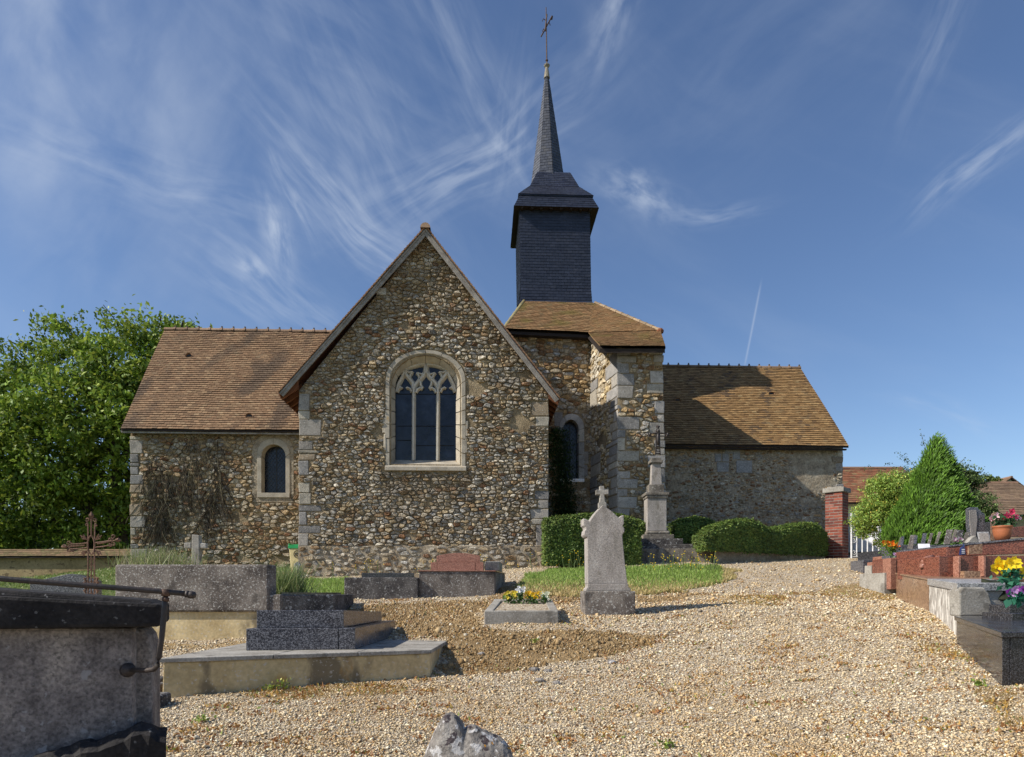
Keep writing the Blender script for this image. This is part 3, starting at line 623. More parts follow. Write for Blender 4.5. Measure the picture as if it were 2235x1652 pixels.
def mixc(a, b, t): return tuple(x*(1-t)+y*t for x, y in zip(a, b))
def qblock(parent, O, S, T, Nn, s0, s1, t0, t1, proud=0.03, name='quoin', mat='ashlar', c=None, back=0.12, wob=0.02):
    c = c or pick([(3, (0.31, 0.285, 0.25)), (2, (0.22, 0.21, 0.20)), (2, (0.37, 0.335, 0.27)), (1, (.28, .22, .15))])
    n = 0
    cor = [(s0, t0), (s1, t0), (s1, t1), (s0, t1)]; cor = [(a+rng.uniform(-wob, wob), b+rng.uniform(-wob, wob)*.5) for a, b in cor]
    mm = MB(); O = Vector(O)
    mm.hexa([O+S*a+T*b-Nn*back for a, b in cor], [O+S*a+T*b+Nn*(proud+rng.uniform(-.01, .01)) for a, b in cor], c)
    return mm.build(name, mat, parent, bevel=0.02)

# ------------------------------------------------------------------ THE CHURCH
gb = C(cu(929, 1200, 20.6)[0], 20.6, -1.2); base_pt = Vector((gb.x, gb.y, g1(gb.x, gb.y)))
church = thing('church', base_pt, 'old rubble stone village church with slate spire, brown tiled roofs and arched east window', 'church')
OUT = -NN
# ---- gable (n = 20.6)
n0 = 20.6; GO = C(0, n0, 0)
def gp(px, py): return cu(px, py, n0)
gl, _ = gp(653, 900); gr_, _ = gp(1197, 900); ga, gaz = gp(929, 512); zl = gp(653, 852)[1]; zr = gp(1197, 862)[1]
zb = -0.6
gpoly = [(gl, zb), (gr_, zb), (gr_, zr), (ga, gaz), (gl, zl)]
mb = MB(); fr = [C(a, n0, b) for a, b in gpoly]
# wall solid with an opening for the big window: build as a shell ring plus body behind
wl, _ = gp(853, 900); wr, _ = gp(1004, 900); wzb = gp(900, 1013)[1]; wsp = gp(900, 846)[1]; wap = gp(929, 775)[1]; wc = (wl+wr)/2
def arch_pts(l, r_, zb_, zs, za, n=12, closed=False):
    """open outline left-bottom up over the arch to right-bottom (slightly pointed)"""
    c = (l+r_)/2; hw = (r_-l)/2; pts = [(l, zb_)]
    for k in range(n+1):
        t = math.pi*(1-k/n); x = math.cos(t); pts.append((c+hw*x, zs+(za-zs)*(math.sin(t)**0.92)))
    pts.append((r_, zb_)); return pts
outl = arch_pts(wl, wr, wzb, wsp, wap)
def in_arch(l, r_, zb_, zs, za):
    c = (l+r_)/2; hw = (r_-l)/2
    def f(s, t):
        if t < zb_ or abs(s-c) > hw: return False
        if t < zs: return True
        x = (s-c)/hw; return t < zs+(za-zs)*math.sqrt(max(0, 1-x*x))
    return f
def ring_wall(poly_outer_fn, opening, n):
    pass
# front skin: faces built from opening outline to outer polygon (fan strips)
def skin_with_hole(m, outer, hole_pts, n, thick):
    # hole_pts open outline from left-bottom over to right-bottom; the sill closes it
    l, b_ = hole_pts[0]; r_, _ = hole_pts[-1]
    ol, ob = outer[0]; orr, _ = outer[1]
    # below sill
    m.hexa([C(ol, n, ob), C(orr, n, ob), C(orr, n, b_), C(ol, n, b_)], [C(ol, n+thick, ob), C(orr, n+thick, ob), C(orr, n+thick, b_), C(ol, n+thick, b_)])
    xs = [p[0] for p in outer]; 
    def top(s):
        best = -9
        for i in range(len(outer)):
            (x0, y0), (x1, y1) = outer[i], outer[(i+1) % len(outer)]
            if min(x0, x1)-1e-6 <= s <= max(x0, x1)+1e-6 and abs(x1-x0) > 1e-6: best = max(best, y0+(y1-y0)*(s-x0)/(x1-x0))
        return best
    cuts = sorted(set([ol, l]+[p[0] for p in hole_pts if l < p[0] < r_]+[r_, orr]+[p[0] for p in outer]))
    hs = hole_pts[1:-1]
    def holetop(s):
        for i in range(len(hs)-1):
            if hs[i][0]-1e-9 <= s <= hs[i+1][0]+1e-9 and hs[i+1][0] > hs[i][0]: return hs[i][1]+(hs[i+1][1]-hs[i][1])*(s-hs[i][0])/(hs[i+1][0]-hs[i][0])
        return b_
    for a, b2 in zip(cuts[:-1], cuts[1:]):
        if b2-a < 1e-6: continue
        if a >= l-1e-9 and b2 <= r_+1e-9: ba, bb = holetop(a), holetop(b2)
        else: ba = bb = b_
        q = [(a, ba), (b2, bb), (b2, top(b2)), (a, top(a))]
        m.hexa([C(x, n, z) for x, z in q], [C(x, n+thick, z) for x, z in q])
mb = MB(); skin_with_hole(mb, gpoly, outl, n0, 0.55)
gable = mb.build('gable_wall', 'mortar', church)
# chapel side walls and back so that the building is closed
mb = MB()
for s_ in (gl, gr_-.5): mb.hexa([C(s_, n0+.56, zb), C(s_+.5, n0+.56, zb), C(s_+.5, 27, zb), C(s_, 27, zb)], [C(s_, n0+.56, zl-.05), C(s_+.5, n0+.56, zl-.05), C(s_+.5, 27, zl-.05), C(s_, 27, zl-.05)])
mb.hexa([C(gl+.5, 26.5, zb), C(gr_-.5, 26.5, zb), C(gr_-.5, 27, zb), C(gl+.5, 27, zb)], [C(gl+.5, 26.5, gaz-1.8), C(gr_-.5, 26.5, gaz-1.8), C(gr_-.5, 27, gaz-1.8), C(gl+.5, 27, gaz-1.8)])
side = mb.build('side_wall', 'render', church)
# quoins
holes = []
LIGHTQ = [(3, (0.34, 0.315, 0.28)), (2, (0.26, 0.25, 0.24)), (2, (0.42, 0.38, 0.31))]
def quoins(parent, O, S, T, Nn, edge, sgn, z0, z1, wmin=.32, wmax=.62, hmin=.2, hmax=.42, prob=1.0, hl=None, batter=0.0, pal=None):
    z = z0; k = 0
    while z < z1-.12:
        h = min(rng.uniform(hmin, hmax)*rng.choice((.6, 1, 1, 1.15)), z1-z); w = rng.uniform(wmin*.7, wmax*1.05) if rng.random() < .5 else (rng.uniform((wmin+wmax)/2, wmax) if k % 2 else rng.uniform(wmin, (wmin+wmax)/2))
        e = edge+batter*(z-z0)
        if rng.random() < prob:
            a, b = (e, e+w) if sgn > 0 else (e-w, e)
            qblock(parent, O, S, T, Nn, a-(.012 if sgn > 0 else 0), b+(.012 if sgn < 0 else 0), z+.012, z+h-.012, proud=rng.uniform(.012, .04), c=pick(pal) if pal else None); hl.append((a, b, z, z+h))
        z += h; k += 1
gh = []
quoins(gable, GO, U, ZZ, OUT, gl, 1, zb+1.1, zl-.05, hmin=.16, hmax=.45, prob=.74, hl=gh)
quoins(gable, GO, U, ZZ, OUT, gr_, -1, zb+1.1, zr-.05, prob=.62, hmin=.18, hmax=.55, hl=gh)
qblock(gable, GO, U, ZZ, OUT, *[gp(x, 900)[0] for x in (822, 842)], gp(0+900, 645)[1], gp(900, 629)[1], c=(.5, .47, .4)); gh.append((gp(820, 900)[0], gp(843, 900)[0], gp(900, 646)[1], gp(900, 628)[1]))
frame_out = in_arch(gp(841, 900)[0], gp(1017, 900)[0], gp(900, 1030)[1], gp(900, 830)[1], gp(929, 763)[1])
zplinth = gp(900, 1192)[1]
def ghole(s, t):
    if frame_out(s, t): return True
    return any(a-.005 < s < b+.005 and c_-.005 < t < d_+.005 for a, b, c_, d_ in gh)
def gcol(s, t, c):
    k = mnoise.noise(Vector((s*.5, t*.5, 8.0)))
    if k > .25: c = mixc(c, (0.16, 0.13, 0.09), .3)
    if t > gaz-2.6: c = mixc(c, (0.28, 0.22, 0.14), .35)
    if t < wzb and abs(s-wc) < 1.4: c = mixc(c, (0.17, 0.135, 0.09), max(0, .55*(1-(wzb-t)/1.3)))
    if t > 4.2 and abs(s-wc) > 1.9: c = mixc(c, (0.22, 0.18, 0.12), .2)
    return c
def z_at(px, py): return gp(px, py)[1]
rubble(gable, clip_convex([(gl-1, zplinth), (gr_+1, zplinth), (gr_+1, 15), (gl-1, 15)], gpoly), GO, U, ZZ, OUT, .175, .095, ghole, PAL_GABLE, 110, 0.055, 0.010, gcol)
# rendered plinth zone with half-buried stones
mb = MB(); mb.hexa([C(gl-.02, n0-.045, zb), C(gr_+.02, n0-.045, zb), C(gr_+.02, n0-.045, zplinth+.02), C(gl-.02, n0-.045, zplinth-.02)], [C(gl-.02, n0-.003, zb), C(gr_+.02, n0-.003, zb), C(gr_+.02, n0-.003, zplinth+.06), C(gl-.02, n0-.003, zplinth+.02)])
mb.build('rendered_plinth', 'render', gable)
rubble(gable, [(gl, zb), (gr_, zb), (gr_, zplinth), (gl, zplinth)], C(0, n0-.045, 0), U, ZZ, OUT, .24, .13, None, PAL_GABLE, 10, 0.032, .018, shrinkvar=.25, restname='footing_stones')
# ---- window builder
def bar(m, pts, wd, dp, n, c=None):
    """rectangular-section bar along (u,z) points in plane n; wd may be list"""
    k = len(pts); ws = wd if isinstance(wd, (list, tuple)) else [wd]*k; vs = []
    for i, (a, b) in enumerate(pts):
        a0, b0 = pts[max(0, i-1)]; a1, b1 = pts[min(k-1, i+1)]; dx, dz = a1-a0, b1-b0; l = math.hypot(dx, dz)+1e-9; nx, nz_ = -dz/l, dx/l; w = ws[i]/2
        vs += [C(a+nx*w, n, b+nz_*w), C(a+nx*w*.35, n-dp, b+nz_*w*.35), C(a-nx*w*.35, n-dp, b-nz_*w*.35), C(a-nx*w, n, b-nz_*w)]
    fs = []
    for i in range(k-1):
        for j in range(4): fs.append((i*4+j, i*4+(j+1) % 4, (i+1)*4+(j+1) % 4, (i+1)*4+j))
    fs += [(0, 1, 2, 3), tuple(range(4*k-4, 4*k))[::-1]]; m.add(vs, fs, c)
def frame_ring(parent, outer, inner, back, n, proud, depth, mat='dressed', name='frame_stone', groups=None, gapj=.006, c=None):
    """outer/inner/back lists of (u,z) with equal counts; each group (i,j) becomes one block"""
    for gi, (i, j) in enumerate(groups):
        m = MB(); vs = []
        pr = proud+rng.uniform(-.006, .006)
        for k in range(i, j+1):
            def sh(p, k_=k):   # small joint gap
                return p
            o, a, b = outer[k], inner[k], back[k]
            if k == i and k > 0: q = (i+1); f = .03
            elif k == j and k < len(outer)-1: q = (j-1); f = .03
            else: q = k; f = 0
            o = (o[0]+(outer[q][0]-o[0])*f, o[1]+(outer[q][1]-o[1])*f); a = (a[0]+(inner[q][0]-a[0])*f, a[1]+(inner[q][1]-a[1])*f); b = (b[0]+(back[q][0]-b[0])*f, b[1]+(back[q][1]-b[1])*f)
            vs += [C(o[0], n+.05, o[1]), C(o[0], n-pr, o[1]), C(a[0], n-pr, a[1]), C(b[0], n+depth, b[1])]
        kk = j-i+1; fs = []
        for q in range(kk-1):
            for s_ in range(3): fs.append((q*4+s_, (q+1)*4+s_, (q+1)*4+s_+1, q*4+s_+1))
            fs.append((q*4+3, (q+1)*4+3, (q+1)*4, q*4))
        fs += [(0, 1, 2, 3), (4*kk-1, 4*kk-2, 4*kk-3, 4*kk-4)]
        m.add(vs, fs, c or pick([(2, (0.34, 0.33, 0.31)), (1, (0.42, 0.39, 0.33))])); m.build(name, mat, parent, bevel=.006)
# big window
win = MB(); bl, _ = gp(866, 900); br, _ = gp(992, 900); nb_ = n0+.36
bl, br = cu(863, 900, nb_)[0], cu(995, 900, nb_)[0]; bzb = cu(900, 1004, nb_)[1]; bsp = cu(900, 848, nb_)[1]; bap = cu(929, 795, nb_)[1]
wind = MB(); gpts = arch_pts(bl-.03, br+.03, bzb-.1, bsp, bap+.03)
wind.poly([C(a, nb_+.10, b) for a, b in gpts], NN*.02)
window = wind.build('arched_window', 'glass', church); tag(window, 'big three-light pointed window with stone tracery')
H_ = 6
def subdiv_arch(l, r_, zb_, zs, za, nj, na):
    c = (l+r_)/2; hw = (r_-l)/2; p = [(l, zb_+(zs-zb_)*k/nj) for k in range(nj)]
    for k in range(na+1):
        t = math.pi*(1-k/na); p.append((c+hw*math.cos(t), zs+(za-zs)*(math.sin(t)**.95)))
    p += [(r_, zs+(zb_-zs)*k/nj) for k in range(1, nj+1)]; return p
fo = subdiv_arch(gp(842, 900)[0], gp(1016, 900)[0], gp(900, 1022)[1], gp(900, 830)[1], gp(929, 764)[1], 6, 14)
fi = subdiv_arch(gp(850, 900)[0], gp(1008, 900)[0], gp(900, 1019)[1], gp(900, 835)[1], gp(929, 771)[1], 6, 14)
fb = subdiv_arch(bl, br, bzb, bsp, bap, 6, 14)
for k in (2, 3): fo[k] = (fo[k][0]-.06*(k % 2), fo[k][1])
fo[1] = (fo[1][0], fo[1][1])
frame_ring(window, fo, fi, fb, n0, .03, .36, mat='dressed', groups=[(0, 1), (1, 2), (2, 3), (3, 4), (4, 5), (5, 6), (6, 8), (8, 11), (11, 13), (13, 15), (15, 18), (18, 20), (20, 21), (21, 22), (22, 23), (23, 24), (24, 25), (25, 26)])
for px0, px1, y0, y1 in ((834, 843, 912, 946), (837, 843, 948, 984), (1015, 1023, 917, 951), (1015, 1019, 953, 988)):   # blocks toothing into the wall
    qblock(window, GO, U, ZZ, OUT, gp(px0, 900)[0], gp(px1, 900)[0], gp(900, y1)[1], gp(900, y0)[1], proud=.03, name='frame_stone', mat='dressed')
sl = MB(); a0, a1 = gp(841, 900)[0], gp(1018, 900)[0]; zt, zb2 = gp(900, 1018)[1], gp(900, 1028)[1]
sl.hexa([C(a0, n0-.10, zb2), C(a1, n0-.10, zb2), C(a1, n0+.45, zb2), C(a0, n0+.45, zb2)], [C(a0, n0-.10, zt-.02), C(a1, n0-.10, zt-.02), C(a1, n0+.45, bzb+.02), C(a0, n0+.45, bzb+.02)])
sl.build('sill', 'dressed', window, bevel=.012)
def wpt(cx_, cy_): return cu(809+cx_/5.186, 731.5+cy_/5.186, nb_-.02)
for cx0, cx1 in ((482, 487), (757, 762)):
    m = MB(); bar(m, [wpt(cx0, 1420), wpt((cx0+cx1)/2, 1000), wpt(cx1, 590)], .125, .16, nb_+.09); m.build('mullion', 'palestone', window)
tr = MB()
def trc(pts, w=.10): bar(tr, [wpt(*p) for p in pts], w*1.25, .12, nb_+.08)
for mir in (0, 1):
    def X(p): return (1252-p[0], p[1]) if mir else p
    trc([X(p) for p in [(486, 610), (500, 565), (545, 510), (590, 460), (618, 405), (626, 320)]], .13)          # centre ogee
    trc([X(p) for p in [(486, 600), (478, 540), (440, 490), (400, 440), (385, 385)]], .13)                      # side ogee inner
    trc([X(p) for p in [(292, 640), (310, 560), (345, 490), (375, 430), (385, 380)]], .12)                      # side ogee outer
    trc([X(p) for p in [(298, 640), (312, 605), (345, 588), (358, 600)]], .075); trc([X(p) for p in [(462, 640), (450, 605), (415, 588), (400, 600)]], .075)
    trc([X(p) for p in [(318, 560), (325, 580), (350, 592)]], .08)
    trc([X(p) for p in [(510, 645), (528, 610), (562, 592), (588, 606)]], .085); trc([X(p) for p in [(560, 520), (566, 560), (590, 596)]], .08)
    trc([X(p) for p in [(395, 400), (430, 420), (470, 414), (478, 425)]], .08); trc([X(p) for p in [(610, 415), (580, 440), (545, 430), (525, 425)]], .08)
    trc([X(p) for p in [(440, 490), (448, 450), (470, 420)]], .075); trc([X(p) for p in [(555, 500), (545, 455), (520, 425)]], .075)
trc([(x, 325+((x-626)/330)**2*120) for x in range(330, 931, 50)], .10)
tr.build('tracery', 'palestone', window)
m = MB()
for (a, b) in ((300, 460), (510, 732), (785, 942)):
    for yy in (1018, 1240 if a != 300 else 1180, 655): bar(m, [wpt(a, yy), wpt(b, yy)], .018, .02, nb_+.085)
m.build('glazing_bar', 'black', window)
# ---- gable roof: tiles, barge boards, ridge
oa, oaz = cu(929, 497, 20.38); ol_, olz = cu(609, 858, 20.38); or_, orz = cu(1221, 871, 20.38)
nf, nbk = 20.36, 27.2
PAL_TILE = [(3, (0.27, 0.15, 0.085)), (2, (0.33, 0.19, 0.105)), (1.4, (0.21, 0.115, 0.07)), (1, (0.38, 0.25, 0.15)), (.5, (0.15, 0.10, 0.075))]
roofL = MB(); roofL.hexa([C(ol_, nf+.02, olz-.05), C(oa, nf+.02, oaz-.05), C(oa, nbk, oaz-.05), C(ol_, nbk, olz-.05)], [C(ol_, nf+.02, olz), C(oa, nf+.02, oaz), C(oa, nbk, oaz), C(ol_, nbk, olz)])
roofL.hexa([C(or_, nf+.02, orz-.05), C(oa+.001, nf+.02, oaz-.05), C(oa+.001, nbk, oaz-.05), C(or_, nbk, orz-.05)][::-1], [C(or_, nf+.02, orz), C(oa+.001, nf+.02, oaz), C(oa+.001, nbk, oaz), C(or_, nbk, orz)][::-1])
groof = roofL.build('gable_roof', 'oldwood', church)
tiles(groof, C(ol_, nbk, olz), C(ol_, nf-.05, olz), C(oa, nf-.05, oaz), C(oa, nbk, oaz), .115, .17, PAL_TILE, 0)
tiles(groof, C(or_, nf-.05, orz), C(or_, nbk, orz), C(oa, nbk, oaz), C(oa, nf-.05, oaz), .115, .17, PAL_TILE, 0)
for (x0, z0) in ((ol_, olz), (or_, orz)):
    m = MB(); dv = Vector((oa-x0, 0, oaz-z0)).normalized(); th = .155; nx, nz_ = (dv.z, -dv.x) if x0 < oa else (-dv.z, dv.x)
    q = [(x0, z0), (oa, oaz), (oa, oaz-th*1.6), (x0+nx*th, z0+nz_*th)]
    if x0 < oa: q = [(x0, z0), (x0+nx*th, z0+nz_*th), (oa, oaz-th*1.6), (oa, oaz)]
    m.poly([C(a, nf, b) for a, b in q], NN*.05); m.build('barge_board', 'timber', groof, bevel=.006)
    q2 = [(a-(0.0), b) for a, b in [(x0+nx*.03, z0+nz_*.03), (oa, oaz-.06), (oa, oaz-.10), (x0+nx*.065, z0+nz_*.065)]]
    if x0 < oa: q2 = q2[::-1]
    m = MB(); m.poly([C(a, nf-.025, b) for a, b in q2], NN*.022); m.build('barge_moulding', 'timber', groof)
    # eave board along the side of the chapel, rafter ends under it
    m = MB(); w_ = .32 if x0 < oa else -.32
    m.hexa([C(x0, nf+.02, z0-.06), C(x0+w_*.1, nf+.02, z0-.12), C(x0+w_*.1, 27, z0-.12), C(x0, 27, z0-.06)], [C(x0, nf+.02, z0-.01), C(x0+w_*.1, nf+.02, z0-.05), C(x0+w_*.1, 27, z0-.05), C(x0, 27, z0-.01)]); m.build('eave_board', 'oldwood', groof)
    for k in range(9):
        nk = 20.5+k*.45; m = MB(); s_ = 1 if x0 < oa else -1; inner = gl if x0 < oa else gr_
        m.hexa([C(x0+.03*s_, nk, z0-.14), C(inner, nk, z0-.14+.62*abs(inner-x0)), C(inner, nk+.09, z0-.14+.62*abs(inner-x0)), C(x0+.03*s_, nk+.09, z0-.14)], [C(x0+.03*s_, nk, z0-.05), C(inner, nk, z0+.05+.9*abs(inner-x0)), C(inner, nk+.09, z0+.05+.9*abs(inner-x0)), C(x0+.03*s_, nk+.09, z0-.05)]); m.build('rafter_end', 'oldwood', groof)
def ridge(parent, A, B, r=.12, seg=.42, crest=True, colr=(0.30, 0.2, 0.13), name='ridge_tile'):
    A, B = Vector(A), Vector(B); d = (B-A); n = max(1, int(d.length/seg)); dn = d.normalized(); sidev = dn.cross(ZZ).normalized()
    for i in range(n):
        a = A+d*(i/n); b = A+d*((i+1)/n)-dn*.0; m = MB(); vs = []; c = pick([(1, colr)])
        prof = [math.pi*k/6 for k in range(7)]
        for p, rr in ((a, r), (a+dn*seg*.82, r), (a+dn*seg*.82, r*1.18), (b, r*1.18)):
            for t in prof: vs.append(p+sidev*math.cos(t)*rr+ZZ*(math.sin(t)*rr-.02))
        fs = []
        for k in range(3):
            for j in range(6): fs.append((k*7+j, k*7+j+1, (k+1)*7+j+1, (k+1)*7+j))
        fs += [tuple(range(7)), tuple(range(21, 28))]; m.add(vs, fs, c)
        if crest: m.box(b-dn*seg*.08+ZZ*(r*1.1+.02), (.05, .05, .055), rot=CA, c=(.12, .1, .08))
        m.build(name, 'tile', parent)
ridge(groof, C(oa, nf-.1, oaz-.03), C(oa, nbk, oaz-.03), r=.15, seg=.5)
# ---- left wing
nl = 23.5; LO = C(0, nl, 0)
def lp(px, py): return cu(px, py, nl)
ll = lp(285, 1000)[0]; lr = lp(700, 1000)[0]; lzt = lp(500, 935)[1]+.1; lzb = -.3
wx0, wx1 = lp(571, 1000)[0], lp(624, 1000)[0]; wzb_, wzs, wza = lp(600, 1076)[1], lp(600, 997)[1], lp(600, 970)[1]
lo_ = [(ll, lzb), (lr, lzb), (lr, lzt), (ll, lzt)]
m = MB(); skin_with_hole(m, lo_, arch_pts(wx0-.01, wx1+.01, wzb_, wzs, wza, 8), nl, .5)
nrid = 26.9; lrz = cu(500, 722, nrid)[1]; leave_z = cu(400, 938, nl-.28)[1]
m.hexa([C(ll, nl+.51, lzb), C(ll+.5, nl+.51, lzb), C(ll+.5, 30, lzb), C(ll, 30, lzb)], [C(ll, nl+.51, lzt), C(ll+.5, nl+.51, lzt), C(ll+.5, 30, lzt), C(ll, 30, lzt)])
q = [(nl+.1, lzt+.01), (30, lzt+.01), (nrid, lrz-.25)]
m.hexa([C(ll+.02, a, b) for a, b in q], [C(ll+.4, a, b) for a, b in q])
m.hexa([C(ll, 29.6, lzb), C(lr, 29.6, lzb), C(lr, 30.1, lzb), C(ll, 30.1, lzb)], [C(ll, 29.6, lzt), C(lr, 29.6, lzt), C(lr, 30.1, lzt), C(ll, 30.1, lzt)])
lwall = m.build('left_wing_wall', 'mortar', church)
lh = []; quoins(lwall, LO, U, ZZ, OUT, ll, 1, lzb+1.0, lzt-.4, wmin=.2, wmax=.55, prob=.75, hl=lh)
fro, fri = (lp(554, 1000)[0], lp(638, 1000)[0]), 0
fr_hole = in_arch(lp(553, 1000)[0], lp(640, 1000)[0], lp(600, 1096)[1], lp(600, 985)[1], lp(600, 946)[1])
def lhole(s, t): return fr_hole(s, t) or any(a-.005 < s < b+.005 and c_ < t < d_ for a, b, c_, d_ in lh)
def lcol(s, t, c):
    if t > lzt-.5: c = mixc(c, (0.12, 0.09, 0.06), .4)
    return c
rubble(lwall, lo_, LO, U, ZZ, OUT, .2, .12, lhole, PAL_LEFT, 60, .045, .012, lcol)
def small_window(parent, n, x0, x1, zb_, zs, za, fx0, fx1, fzb, fzs, fza, nm, label, mat, groups_, depth=.28, patchm=None):
    g = MB(); bx0, bx1 = x0+.02, x1-.02; g.poly([C(a, n+depth+.04, b) for a, b in arch_pts(bx0-.04, bx1+.04, zb_-.05, zs, za+.03, 10)], NN*.02)
    w = g.build(nm, 'glass', church); tag(w, label)
    A = subdiv_arch(fx0, fx1, fzb, fzs, fza, 4, 10); B = subdiv_arch(x0, x1, zb_, zs, za, 4, 10); D = subdiv_arch(bx0, bx1, zb_, zs, za, 4, 10)
    frame_ring(w, A, B, D, n, .035, depth, mat=mat, groups=groups_)
    s = MB(); s.box(C((fx0+fx1)/2, n-.01, (fzb+zb_)/2), (fx1-fx0, .10, abs(zb_-fzb)+.001), rot=CA); s.box(C((fx0+fx1)/2, n+.2, zb_-.03), ((x1-x0)+.1, .32, .05), rot=CA); s.build('sill', mat, w, bevel=.008)
    # leading: diamond lattice
    l = MB(); cxm = (x0+x1)/2; hw = (x1-x0)/2; inside = in_arch(x0, x1, zb_, zs, za); stp = .155
    for dr in (1, -1):
        k = -40
        while k < 40:
            c0 = k*stp; pts = []
            for i in range(80):
                s_ = x0+(x1-x0)*i/79; t_ = zb_+dr*(s_-x0)*1.35+c0
                if inside(s_, t_): pts.append((s_, t_))
            if len(pts) > 2: bar(l, [pts[0], pts[-1]], .012, .008, n+depth+.035)
            k += 1
    bar(l, [(cxm, zb_), (cxm, za)], .035, .02, n+depth+.03); lo = l.build('leading', 'lead', w); lo['kind'] = 'stuff'
    return w
small_window(lwall, nl, wx0, wx1, wzb_, wzs, wza, lp(562, 1000)[0], lp(633, 1000)[0], lp(600, 1086)[1], lp(600, 990)[1], lp(600, 957)[1], 'round_headed_window', 'small round-headed leaded window in the left wing', 'dressed', [(0, 4), (4, 9), (9, 14), (14, 18)])
m = MB(); A = subdiv_arch(lp(551, 1000)[0], lp(641, 1000)[0], lp(600, 1096)[1], lp(600, 985)[1], lp(600, 945)[1], 4, 10); B = subdiv_arch(wx0-.01, wx1+.01, wzb_-.02, wzs, wza, 4, 10)
for k in range(len(A)-1): m.hexa([C(A[k][0], nl-.02, A[k][1]), C(A[k+1][0], nl-.02, A[k+1][1]), C(B[k+1][0], nl-.02, B[k+1][1]), C(B[k][0], nl-.02, B[k][1])], [C(A[k][0], nl+.001, A[k][1]), C(A[k+1][0], nl+.001, A[k+1][1]), C(B[k+1][0], nl+.001, B[k+1][1]), C(B[k][0], nl+.001, B[k][1])])
m.hexa([C(A[0][0], nl-.02, A[0][1]), C(A[-1][0], nl-.02, A[-1][1]), C(A[-1][0], nl-.02, B[0][1]), C(A[0][0], nl-.02, B[0][1])], [C(A[0][0], nl+.001, A[0][1]), C(A[-1][0], nl+.001, A[-1][1]), C(A[-1][0], nl+.001, B[0][1]), C(A[0][0], nl+.001, B[0][1])])
m.build('render_surround', 'render', lwall)
# roof of left wing
el_ = cu(264, 937, nl-.28)[0]; rl_ = cu(360, 722, nrid)[0]; er_ = lr+.3
def stain(mid, c):
    k = mnoise.noise(Vector(((mid.x-mid.z*.45)*1.1, 0, mid.z*.45)))+.5*mnoise.noise(Vector((mid.x*2.5, 1.0, mid.z*1.2)))
    t = min(1, max(0, (k-.08)*2.2)); c = mixc(c, (0.085, 0.062, 0.045), t*.72)
    return c
PAL_LR = [(3, (0.235, 0.142, 0.078)), (2, (0.285, 0.18, 0.10)), (1.2, (0.19, 0.11, 0.06)), (.6, (0.35, 0.245, 0.14)), (.4, (0.14, 0.095, 0.06))]
m = MB(); m.hexa([C(el_, nl-.28, leave_z-.05), C(er_, nl-.28, leave_z-.05), C(er_, nrid, lrz-.05), C(rl_, nrid, lrz-.05)], [C(el_, nl-.28, leave_z), C(er_, nl-.28, leave_z), C(er_, nrid, lrz), C(rl_, nrid, lrz)])
m.hexa([C(er_, 30.4, leave_z-.05), C(el_, 30.4, leave_z-.05), C(rl_, nrid+.001, lrz-.05), C(er_, nrid+.001, lrz-.05)], [C(er_, 30.4, leave_z), C(el_, 30.4, leave_z), C(rl_, nrid+.001, lrz), C(er_, nrid+.001, lrz)])
lroof = m.build('left_wing_roof', 'underlay', church)
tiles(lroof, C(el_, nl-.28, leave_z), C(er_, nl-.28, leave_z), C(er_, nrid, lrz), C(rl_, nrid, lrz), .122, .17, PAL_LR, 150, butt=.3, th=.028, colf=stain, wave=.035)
ridge(lroof, C(rl_, nrid, lrz), C(er_, nrid, lrz), r=.11, seg=.42)
m = MB(); m.box(C((el_+lr)/2, nl-.22, leave_z-.085), (lr-el_, .05, .05), rot=CA); m.build('eave_board', 'timber', lroof)
m = MB(); m.hexa([C(el_-.01, nl-.26, leave_z-.1), C(el_+.03, nl-.26, leave_z-.1), C(rl_+.03, nrid, lrz-.1), C(rl_-.01, nrid, lrz-.1)], [C(el_-.01, nl-.26, leave_z+.0), C(el_+.03, nl-.26, leave_z+.0), C(rl_+.03, nrid, lrz+.0), C(rl_-.01, nrid, lrz+.0)]); m.build('barge_board', 'timber', lroof)
def vent(parent, p, up):
    m = MB(); vs = []; n = 8
    a = Vector(p)
    for k, r in ((0, .13), (1, .05)):
        for j in range(n+1):
            t = math.pi*j/n; vs.append(a+U*math.cos(t)*r+ZZ*(math.sin(t)*r*.8)+(NN*.16+ZZ*.0)*k-NN*.05)
    fs = [(j, j+1, n+2+j, n+1+j) for j in range(n)]; m.add(vs, fs, (.30, .17, .1)); m.build('roof_vent', 'tile', parent)
    m = MB(); m.box(a+NN*.0+ZZ*.03, (.17, .02, .09), rot=CA, c=(.01, .01, .01)); m.build('vent_opening', 'black', parent)
def roofpt(px, py, e0, e1):    # e0=(n,z) eave, e1=(n,z) ridge, on the slope plane
    k = (e1[1]-e0[1])/(e1[0]-e0[0])
    for n in np.linspace(e0[0], e1[0], 400):
        u, z = cu(px, py, n)
        if z <= e0[1]+(n-e0[0])*k: return C(u, n, e0[1]+(n-e0[0])*k)
    return C(u, n, z)
for px, py in ((414, 779), (545, 911)): vent(lroof, roofpt(px, py, (nl-.28, leave_z), (nrid, lrz))+OUT*.05, None)
